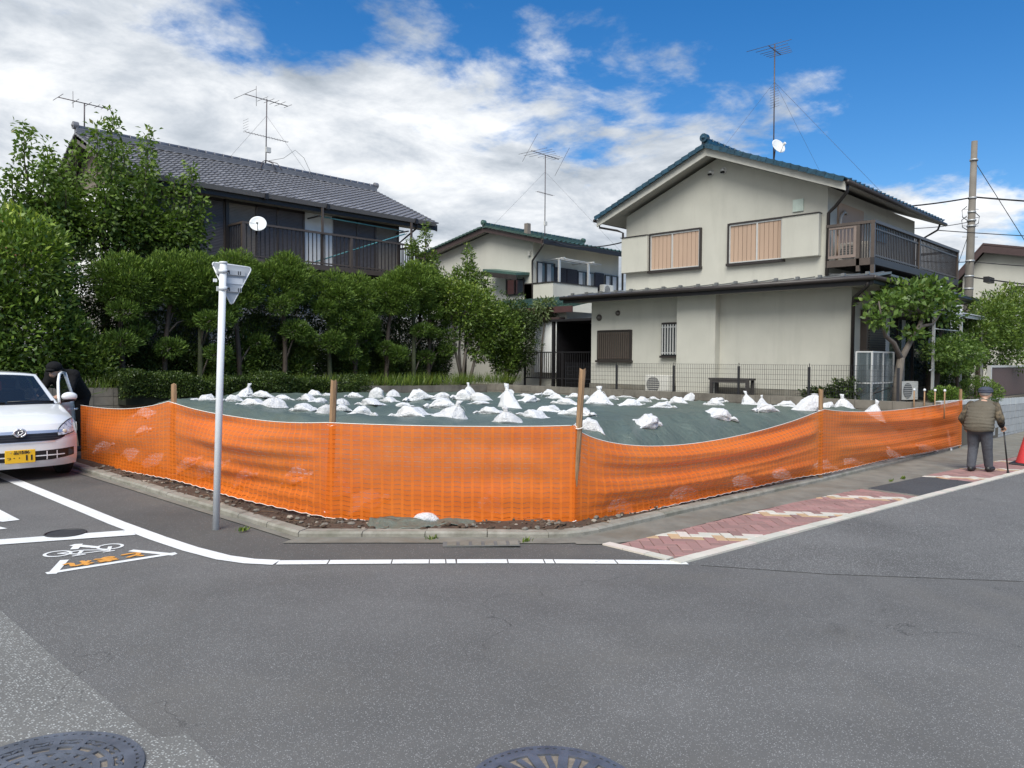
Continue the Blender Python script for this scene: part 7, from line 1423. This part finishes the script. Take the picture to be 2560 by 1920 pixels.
    # front: grille, chrome, intake, lamps, badge, plate
    def fstrip(x0, x1, za, zb, off, m, nm, par=root, nx=24, bow=0.): mb = MB(); mb.grid(lambda a, t: P(x0+(x1-x0)*a, nose(x0+(x1-x0)*a)+prof((za(x0+(x1-x0)*a) if callable(za) else za)*(1-t)+(zb(x0+(x1-x0)*a) if callable(zb) else zb)*t)-off, (za(x0+(x1-x0)*a) if callable(za) else za)*(1-t)+(zb(x0+(x1-x0)*a) if callable(zb) else zb)*t), nx, 4); return mb.build(nm, m, par, True)
    gb = lambda x: .515+.55*max(0, abs(x)-.40)**1.3
    g = fstrip(-.53, .53, lambda x: min(gb(x), .60), .615, .006, M_PLAST, 'grille')
    for z in (.545, .575, .60): fstrip(-.46, .46, z-.004, z+.004, .012, mat('grille_slat', (.035, .035, .037), .4), 'grille_slat', g)
    fstrip(-.53, .53, .612, lambda x: .65-.01*abs(x), .018, M_CHROME, 'chrome_bar'); fstrip(-.40, .40, .498, .512, .014, M_CHROME, 'chrome_strip')
    fstrip(-.66, .66, lambda x: .27+.10*max(0, abs(x)-.35), lambda x: .385+.03*abs(x), .005, M_PLAST, 'lower_intake'); 
    for z in (.330,): fstrip(-.52, .52, z-.007, z+.007, .016, M_CAR, 'intake_bar')
    for x in (-.42, -.30, .30, .42): fstrip(x-.006, x+.006, .275, .385, .014, M_CAR, 'intake_rib', nx=1)
    for sg in (1, -1):
        mb = MB(); c = Vector(P(sg*.585, nose(.585)-.012, .345)); mb.cyl(c, c+Vector((0, .02, 0)), .042, 18); mb.build('fog_lamp', mat('lamp_dark', (.03, .03, .035), .2), root)
        # headlight: swept almond that wraps round the corner
        LM = MATS.setdefault('lens', lamp_glass())
        def hl(a, t, grow=0.):
            ang = a; x = .435+.285*a; zl = .575+.055*a**2-grow; zh = .595+.215*a**.55*(1-.30*a**5)+grow; z = zl+(zh-zl)*t; xx = min(x, .722); s = nose(xx)+prof(z)+(.0 if a < .8 else .16*(a-.8)/.2); return Vector(P(sg*(xx), s-.014+.0, z))+Vector((sg*.012*a, 0, 0))
        mb = MB(); mb.grid(lambda a, t: tuple(hl(a, t)), 16, 8); h = mb.build('headlight', LM, root, True)
        mb = MB(); rim = [hl(a, 0, .006) for a in np.linspace(0, 1, 12)]+[hl(1, t, .006) for t in np.linspace(.1, 1, 6)]+[hl(a, 1, .006) for a in np.linspace(1, 0, 12)]; mb.tube([tuple(q) for q in rim]+[tuple(rim[0])], .006, 5); mb.build('bezel', M_PLAST, h, True)
        mb = MB(); mb.ball(tuple(hl(.32, .30)+Vector((0, -.004, 0))), .028, .012, .028); mb.build('indicator', mat('amber_pale', (.6, .5, .38), .2), h, True)
        # wheels
        for s in (.66, 3.115-.0 if False else 2.86):
            c = Vector(P(sg*.66, s, .262)); w = empty('wheel', (0, 0, 0)); w.parent = root; w.location = c-Vector(root.location); mb = MB(); mb.tube([c+Vector((sg*d, 0, 0)) for d in (-.085, -.07, .06, .078)], [.235, .262, .262, .235], 30); mb.build('tyre', M_TYRE, w, True); mb = MB(); mb.cyl(c+Vector((sg*.04, 0, 0)), c+Vector((sg*.081, 0, 0)), .175, 24); mb.build('rim', M_RIM, w)
            mb = MB(); n = 20; cc = Vector(P(sg*.7385, s, .262)); mb.add([tuple(cc)]+[tuple(cc+Vector((sg*.004, .315*math.cos(math.pi*k/n), .315*math.sin(math.pi*k/n)-.03))) for k in range(n+1)], [(0, k+1, k+2) for k in range(n)]); mb.build('wheel_well_shade_disc', M_PLAST, root)  # black half-disc laid on the body side for the shaded wheel well
    b = empty('badge', (0, 0, 0)); b.parent = root; b.location = Vector(P(0, -.018, .632))-Vector(root.location); bc = Vector(P(0, -.02, .632))
    mb = MB(); mb.tube([bc+Vector((.064*math.cos(t), 0, .047*math.sin(t))) for t in [2*math.pi*k/28 for k in range(29)]], .011, 8); mb.build('ring', M_CHROME, b, True)
    mb = MB(); mb.add([tuple(bc+Vector((.058*math.cos(t), .004, .042*math.sin(t)))) for t in [2*math.pi*k/24 for k in range(24)]], [tuple(range(24))]); mb.build('disc', mat('badge_grey', (.22, .23, .25), .25, metal=.7), b)
    mb = MB(); mb.tube([bc+Vector(q) for q in ((-.030, -.006, -.026), (-.012, -.006, .020), (.024, -.006, .028), (.036, -.006, .006), (.008, -.006, -.022), (-.030, -.006, -.026))], .006, 6); mb.build('emblem', M_CHROME, b, True)
    pl = empty('number_plate', (0, 0, 0)); pl.parent = root; pl.location = Vector(P(0, -.02, .34))-Vector(root.location); pc = Vector(P(0, -.028, .338))
    mb = MB(); mb.box(pc.x-.165, pc.x+.165, pc.y, pc.y+.012, pc.z-.0825, pc.z+.0825); bevel(mb.build('plate', mat('plate_yellow', (.80, .47, .02), .45, .04), pl), .006, 2)
    ink = mat('plate_ink', (.02, .02, .02), .5)
    def txt(s, size, dx, dz, bold=0):
        me = text_mesh(s, size, 'plate_text', ink)
        for k in range(1+2*bold):
            mc = me.copy(); mc.transform(Matrix.Translation(pc+Vector((dx+(k-bold)*.0022, -.003-.0004*k, dz))-world_off(pl)) @ Matrix.Rotation(math.pi/2, 4, 'X')); link_mesh('plate_text', mc, pl)
    txt('\u54c1\u5ddd', .050, -.025, .048, 1); txt('586', .056, .058, .050, 1); txt('\u3064', .045, -.125, -.022, 1); txt('\u30fb', .05, -.068, -.02, 1); txt('\u30fb', .05, -.012, -.02, 1); txt('1', .098, .068, -.022, 2); txt('1', .098, .122, -.022, 2)
    for x in (-.105, .105): mb = MB(); mb.ball((pc.x+x, pc.y-.002, pc.z+.055), .006); mb.build('plate_bolt', M_RIM, pl)
    # open passenger door, hinged at its front edge on the kerb side
    ph = math.radians(27); H = Vector(P(.735, 1.10, 0)); dx = Vector((math.sin(ph), math.cos(ph), 0)); nx = Vector((math.cos(ph), -math.sin(ph), 0))
    D = empty('open_door', (0, 0, 0)); D.parent = root; D.location = H-Vector(root.location)
    q = lambda s, z, o=0.: tuple(H+dx*s+nx*(o+.02*math.sin(math.pi*min(1, max(0, (z-.2)/.8)))-.11*max(0, (z-.92))/.45)+Vector((0, 0, z)))
    mb = MB(); mb.grid(lambda a, t: q(.96*a+.0, .26+.67*t), 10, 10); o = mb.build('door_panel', M_CAR, D, True); m = o.modifiers.new('th', 'SOLIDIFY'); m.thickness = .07; m.offset = 1 if False else -1
    top = [(.02, .93), (.16, 1.07), (.33, 1.22), (.52, 1.325), (.70, 1.355), (.90, 1.345)]
    mb = MB(); mb.tube([q(s, z) for s, z in top], .021, 8); mb.build('window_frame', M_CAR, D, True); mb = MB(); mb.tube([q(.90, 1.345), q(.94, 1.1), q(.965, .92)], .024, 8); mb.build('window_frame', M_CAR, D, True)
    mb = MB(); vs = [q(s, z-.012, .0) for s, z in top]+[q(.93, .93), q(.05, .93)]; mb.add(vs, [tuple(range(len(vs)))]); mb.build('door_window', M_CGLASS, D)
    mb = MB(); mc = Vector(q(.10, 1.02, .14)); mb.ball(tuple(mc), .105, .055, .066, 18, 12); o = mb.build('door_mirror', M_CAR, D, True); mb = MB(); mb.tube([q(.10, .95), tuple(mc-Vector((0, 0, .055)))], .022, 8); mb.build('mirror_arm', M_PLAST, o, True); mb = MB(); mb.ball(tuple(mc-Vector((0, 0, .042))), .09, .05, .028, 14, 8); mb.build('mirror_base', M_PLAST, o, True)
    mb = MB(); mb.tube([q(.74, .80, .035), q(.80, .80, .055), q(.88, .80, .05), q(.92, .80, .03)], .014, 8); mb.build('door_handle', M_CHROME, D, True)
car()

# ---------------------------------------------------------------- people
def fused(parts, voxel, name, m, parent, smooth=4):
    """tapered limbs (p0, p1, r0, r1) grown together into one continuous skin"""
    mb = MB()
    for p0, p1, r0, r1 in parts:
        p0, p1 = Vector(p0), Vector(p1); k = 6; mb.tube([p0.lerp(p1, i/k) for i in range(k+1)], [r0+(r1-r0)*i/k for i in range(k+1)], 14); mb.ball(tuple(p0), r0, r0, r0, 14, 10); mb.ball(tuple(p1), r1, r1, r1, 14, 10)
    me = mb.mesh(name, m); o = bpy.data.objects.new(name, me); COL.objects.link(o)
    r = o.modifiers.new('r', 'REMESH'); r.mode = 'VOXEL'; r.voxel_size = voxel; s = o.modifiers.new('s', 'SMOOTH'); s.factor = .5; s.iterations = smooth
    bpy.context.view_layer.update(); out = bpy.data.meshes.new_from_object(o.evaluated_get(bpy.context.evaluated_depsgraph_get())); bpy.data.objects.remove(o)
    out.name = name; out.materials.clear(); out.materials.append(m); out.polygons.foreach_set('use_smooth', [True]*len(out.polygons)); return link_mesh(name, out, parent)
def cloth_mat(name, c, bscale=12, var=.15, strength=.5, rough=.9):
    n = NB(name); f = n.noise(6, 6, .6, n.obj()); n.col(n.ramp(f, [(.3, lerp3(c, 1-var)), (.7, lerp3(c, 1+var))])); n.set(Roughness=rough); n.b.inputs['Specular IOR Level'].default_value = .2; n.bump(n.noise(bscale, 5, .6, n.obj(), dist=1.2), strength, .03); MATS[name] = n.m; return n.m
M_SKIN = mat('skin', (.52, .32, .23), .55, .08, 12, objspace=True); M_HAIRG = mat('hair_grey', (.35, .34, .33), .8, .2, 60, objspace=True)
def hand(parts, w, f, side, up, s=1., curl=.9):
    """palm and five fingers closing round a handle: w wrist, f pointing direction, side across the palm"""
    w, f, side, up = Vector(w), Vector(f).normalized(), Vector(side).normalized(), Vector(up).normalized(); k = w+f*.075*s
    for i, o in enumerate((-.028, -.010, .010, .027)): parts.append((w+side*o*.7*s, k+side*o*s, .017*s, .013*s))
    for i, (o, l) in enumerate(((-.029, .062), (-.010, .074), (.010, .070), (.028, .056))):
        a = k+side*o*s; b = a+(f*math.cos(curl*.6)-up*math.sin(curl*.6))*l*.55*s; c = b+(f*math.cos(curl*1.7)-up*math.sin(curl*1.7))*l*.5*s; parts += [(a, b, .0105*s, .0095*s), (b, c, .0095*s, .008*s)]
    t0 = w+side*-.03*s+f*.02*s; t1 = t0-side*.022*s+f*.03*s-up*.012*s; t2 = t1+f*.028*s-up*.014*s; parts += [(t0, t1, .014*s, .012*s), (t1, t2, .012*s, .009*s)]
def walking_man():
    bx, by = 15.03, 3.50; z0 = float(gz(bx, by))+.016; rz = math.radians(-4)
    T = thing('person', (bx, by, z0), 'elderly person in a quilted olive vest and flat cap walking away', 'person', rz=rz)
    # x forward, y to the left, z up; stooped
    hipL, hipR = (-.02, .095, .74), (-.02, -.095, .74); knL, knR = (.02, .105, .42), (.05, -.10, .42); anL, anR = (-.08, .10, .085), (.13, -.105, .085)
    shL, shR = (.13, .185, 1.13), (.13, -.185, 1.13); elL, elR = (.01, .285, .90), (.02, -.295, .92); wrL, wrR = (.12, .24, .74), (.17, -.275, .80)
    body = [(hipL, knL, .080, .058), (knL, anL, .056, .036), (hipR, knR, .080, .058), (knR, anR, .056, .036), (anL, (.06, .11, .04), .035, .030), (anR, (.27, -.115, .04), .035, .030), ((-.03, .06, .78), (.05, .07, 1.02), .115, .115), ((-.03, -.06, .78), (.05, -.07, 1.02), .115, .115), ((.05, .0, 1.0), (.13, 0, 1.13), .13, .11), (shL, shR, .06, .06), (shL, elL, .052, .042), (elL, wrL, .040, .026), (shR, elR, .052, .042), (elR, wrR, .040, .026), ((.15, 0, 1.15), (.21, 0, 1.26), .058, .052), ((.23, 0, 1.315), (.235, 0, 1.36), .080, .084), ((.27, 0, 1.28), (.275, 0, 1.30), .050, .055), ((.315, 0, 1.318), (.33, 0, 1.305), .014, .013), ((.225, .078, 1.315), (.225, .082, 1.335), .018, .018), ((.225, -.078, 1.315), (.225, -.082, 1.335), .018, .018)]
    hand(body, wrR, (.35, -.05, -.35), (0, .2, .0), (.5, 0, .6), 1., 1.2); hand(body, wrL, (.35, -.1, -.8), (.0, -1, .1), (-.8, 0, -.2), 1., .6)
    b = fused(body, .011, 'body', M_SKIN, T, 3)
    # trousers and shoes
    tr = [(hipL, knL, .105, .085), (knL, (-.08, .10, .10), .083, .070), (hipR, knR, .105, .085), (knR, (.13, -.105, .11), .083, .070), ((-.04, .07, .77), (-.03, .075, .86), .125, .125), ((-.04, -.07, .77), (-.03, -.075, .86), .125, .125), ((-.07, .06, .74), (-.07, -.06, .74), .10, .10)]
    fused(tr, .014, 'trousers', cloth_mat('trouser_blue_grey', (.085, .090, .105), 9, .15, .8), T, 3)
    for s, (ax, ay) in ((1, (-.08, .10)), (-1, (.13, -.105))): fused([((ax-.03, ay, .045), (ax+.17, ay+.015*s, .038), .048, .040), ((ax-.02, ay, .05), (ax-.01, ay, .085), .045, .047)], .010, 'shoe', mat('shoe_black', (.014, .013, .013), .5, .1), T, 3)
    # jacket sleeves under the vest, dark knitted gloves on the cane hand
    MS = NB('sleeve_mottled'); MS.col(MS.ramp(MS.noise(14, 5, .6, MS.obj()), [(.35, (.030, .025, .018)), (.5, (.085, .068, .045)), (.65, (.16, .125, .08))])); MS.set(Roughness=.9); MS.bump(MS.noise(10, 5, .6, MS.obj()), .7, .03)
    for sh, el, wr in ((shL, elL, wrL), (shR, elR, wrR)): fused([(sh, el, .076, .066), (el, Vector(el).lerp(Vector(wr), .82), .066, .048)], .012, 'sleeve', MS.m, T, 3)
    fused([(Vector(elR).lerp(Vector(wrR), .55), Vector(elR).lerp(Vector(wrR), .98), .060, .046)], .010, 'cuff', mat('knit_black', (.010, .010, .011), .9), T, 2)
    # vest: rings of padded quilting from hem to collar
    VM = cloth_mat('vest_olive', (.118, .104, .080), 14, .12, .4, .75); rings = [(-.055, .70, .150, .215), (-.06, .76, .165, .222), (-.045, .84, .165, .218), (-.01, .93, .160, .215), (.035, 1.02, .155, .215), (.085, 1.10, .145, .222), (.115, 1.16, .125, .205), (.145, 1.20, .095, .140), (.170, 1.225, .070, .085), (.195, 1.255, .066, .074)]
    mb = MB(); nz_, npx = 76, 36
    def ringat(t):
        k = t*(len(rings)-1); i = min(int(k), len(rings)-2); f = k-i; f = f*f*(3-2*f); return [rings[i][j]+(rings[i+1][j]-rings[i][j])*f for j in range(4)]
    for i in range(nz_+1):
        t = i/nz_; cx_, z, rx, ry = ringat(t); q = abs(math.sin(math.pi*(z-.70)/.058)); puff = 1+.055*(q**.6)*(1 if z < 1.19 else .3)-.02
        for j in range(npx): a = 2*math.pi*j/npx; e = .82; c_, s_ = math.cos(a), math.sin(a); mb.v.append((cx_+rx*puff*math.copysign(abs(c_)**e, c_), ry*puff*math.copysign(abs(s_)**e, s_), z+.010*math.sin(3*a+z*20)))
    for i in range(nz_):
        for j in range(npx): mb.f.append((i*npx+j, i*npx+(j+1) % npx, (i+1)*npx+(j+1) % npx, (i+1)*npx+j)); mb.m.append(0)
    o = link_mesh('vest', mb.mesh('vest', VM, smooth=True), T); m = o.modifiers.new('th', 'SOLIDIFY'); m.thickness = .012
    # hair fringe below the cap, cap with a short peak
    mb = MB(); mb.ball((.215, 0, 1.352), .094, .090, .075, 18, 12); link_mesh('hair', mb.mesh('hair', M_HAIRG, smooth=True), T)
    mb = MB(); mb.ball((.235, 0, 1.395), .125, .112, .062, 22, 12); mb.tube([(.235+.108*math.cos(t), .100*math.sin(t), 1.372+.012*math.cos(t)) for t in [2*math.pi*k/22 for k in range(23)]], .018, 8); CM = cloth_mat('cap_blue_grey', (.060, .068, .095), 20, .1, .4); cp = link_mesh('cap', mb.mesh('cap', CM, smooth=True), T)
    mb = MB(); mb.ball((.345, 0, 1.365), .075, .075, .012, 16, 8); link_mesh('peak', mb.mesh('peak', CM, smooth=True), cp)
    # the cane stays a thing of its own
    Mw = Matrix.Rotation(rz, 4, 'Z'); g = Vector((bx, by, z0))+Mw @ Vector((.245, -.285, .735)); f = Vector((15.27, 3.12, float(gz(15.27, 3.12))+.018)); K = thing('walking_stick', f, 'thin dark walking stick held in the right hand of the stooped person', 'walking stick'); BK = mat('stick_black', (.012, .011, .011), .4)
    mb = MB(); mb.tube([f+(g-f)*.06, g], [.013, .012], 10); mb.build('shaft', BK, K, True); mb = MB(); mb.tube([f, f+(g-f)*.07], [.024, .015], 10); mb.build('rubber_tip', M_TYRE, K, True); d = Mw @ Vector((1, .05, .1)); mb = MB(); mb.tube([g-d*.05, g+d*.01+Vector((0, 0, .012)), g+d*.07], [.014, .016, .013], 10); mb.build('handle', BK, K, True)
walking_man()
def bending_person():
    bx, by = 3.88, 13.80; z0 = float(gz(bx, by))+.05; T = thing('person', (bx, by, z0), 'person in black clothes and cap bending into the open car door', 'person', rz=math.radians(222))
    # x forward (towards the car seat), bent at the hips
    BK = cloth_mat('clothes_black', (.008, .008, .009), 9, .2, .6)
    hipL, hipR = (-.12, .10, .86), (-.12, -.10, .86); shL, shR = (.24, .19, 1.24), (.24, -.19, 1.24); elL, elR = (.40, .22, 1.0), (.40, -.22, 1.0); wrL, wrR = (.62, .16, .92), (.62, -.16, .92)
    legs = [(hipL, (-.06, .11, .46), .09, .065), ((-.06, .11, .46), (-.10, .11, .09), .062, .042), (hipR, (-.04, -.11, .46), .09, .065), ((-.04, -.11, .46), (-.08, -.11, .09), .062, .042), ((-.10, .11, .05), (.08, .12, .04), .04, .034), ((-.08, -.11, .05), (.10, -.12, .04), .04, .034)]
    up = [((-.12, .07, .90), (.18, .08, 1.18), .125, .125), ((-.12, -.07, .90), (.18, -.08, 1.18), .125, .125), (shL, shR, .075, .075), (shL, elL, .058, .046), (elL, wrL, .044, .028), (shR, elR, .058, .046), (elR, wrR, .044, .028), ((.26, 0, 1.26), (.36, 0, 1.30), .055, .05), ((.42, 0, 1.32), (.44, 0, 1.33), .086, .088), ((.475, 0, 1.25), (.48, 0, 1.255), .052, .052), ((.51, 0, 1.245), (.515, 0, 1.235), .014, .013), ((.42, .082, 1.30), (.42, .084, 1.315), .018, .018), ((.42, -.082, 1.30), (.42, -.084, 1.315), .018, .018)]
    body = legs+up; hand(body, wrL, (1, -.1, -.2), (0, -1, 0), (0, 0, 1), 1., .6); hand(body, wrR, (1, .1, -.2), (0, 1, 0), (0, 0, 1), 1., .6); fused(body, .012, 'body', M_SKIN, T, 3)
    fused([(a, b, r0+.018, r1+.018) for a, b, r0, r1 in legs[:4]]+[((-.13, .08, .86), (-.10, .08, .94), .13, .13), ((-.13, -.08, .86), (-.10, -.08, .94), .13, .13)], .014, 'trousers', BK, T, 3)
    fused([((-.14, .07, .90), (.18, .08, 1.19), .145, .148), ((-.14, -.07, .90), (.18, -.08, 1.19), .145, .148), (shL, shR, .092, .092), (shL, elL, .074, .062), (elL, Vector(elL).lerp(Vector(wrL), .85), .060, .046), (shR, elR, .074, .062), (elR, Vector(elR).lerp(Vector(wrR), .85), .060, .046), ((.24, 0, 1.26), (.32, 0, 1.32), .075, .065)], .014, 'jacket', BK, T, 3)
    for s in (1, -1): fused([((-.12+.02*(s < 0), .11*s, .05), (.10+.02*(s < 0), .12*s, .042), .050, .042)], .010, 'shoe', MATS['shoe_black'], T, 2)
    mb = MB(); mb.ball((.44, 0, 1.365), .118, .112, .092, 20, 12); cp = link_mesh('cap', mb.mesh('cap', BK, smooth=True), T); mb = MB(); mb.ball((.545, 0, 1.315), .055, .075, .030, 14, 8); link_mesh('peak', mb.mesh('peak', BK, smooth=True), cp)
    mb = MB(); mb.ball((.40, 0, 1.325), .100, .098, .088, 18, 12); link_mesh('hair', mb.mesh('hair', mat('hair_black', (.008, .007, .007), .6, .1), smooth=True), T)
bending_person()
def leaning_pipe():
    root = thing('steel_bracket', (17.9, 5.0, float(gz(17.9, 5))), 'pale bent metal offcut leaning on the light grey wall behind the stick', 'metal offcut'); 
    mb = MB(); z = float(gz(18.9, 4.98)); mb.add([(18.75, 4.93, z), (18.95, 4.93, z), (19.0, 5.05, z+.42), (18.9, 5.05, z+.42)], [(0, 1, 2, 3)]); o = mb.build('sheet', M_BAND, root); m = o.modifiers.new('t', 'SOLIDIFY'); m.thickness = .02
    mb = MB(); mb.bar((18.74, 4.91, z), (18.89, 5.03, z+.44), .03, .03); mb.build('edge', M_ALU, root)
leaning_pipe()
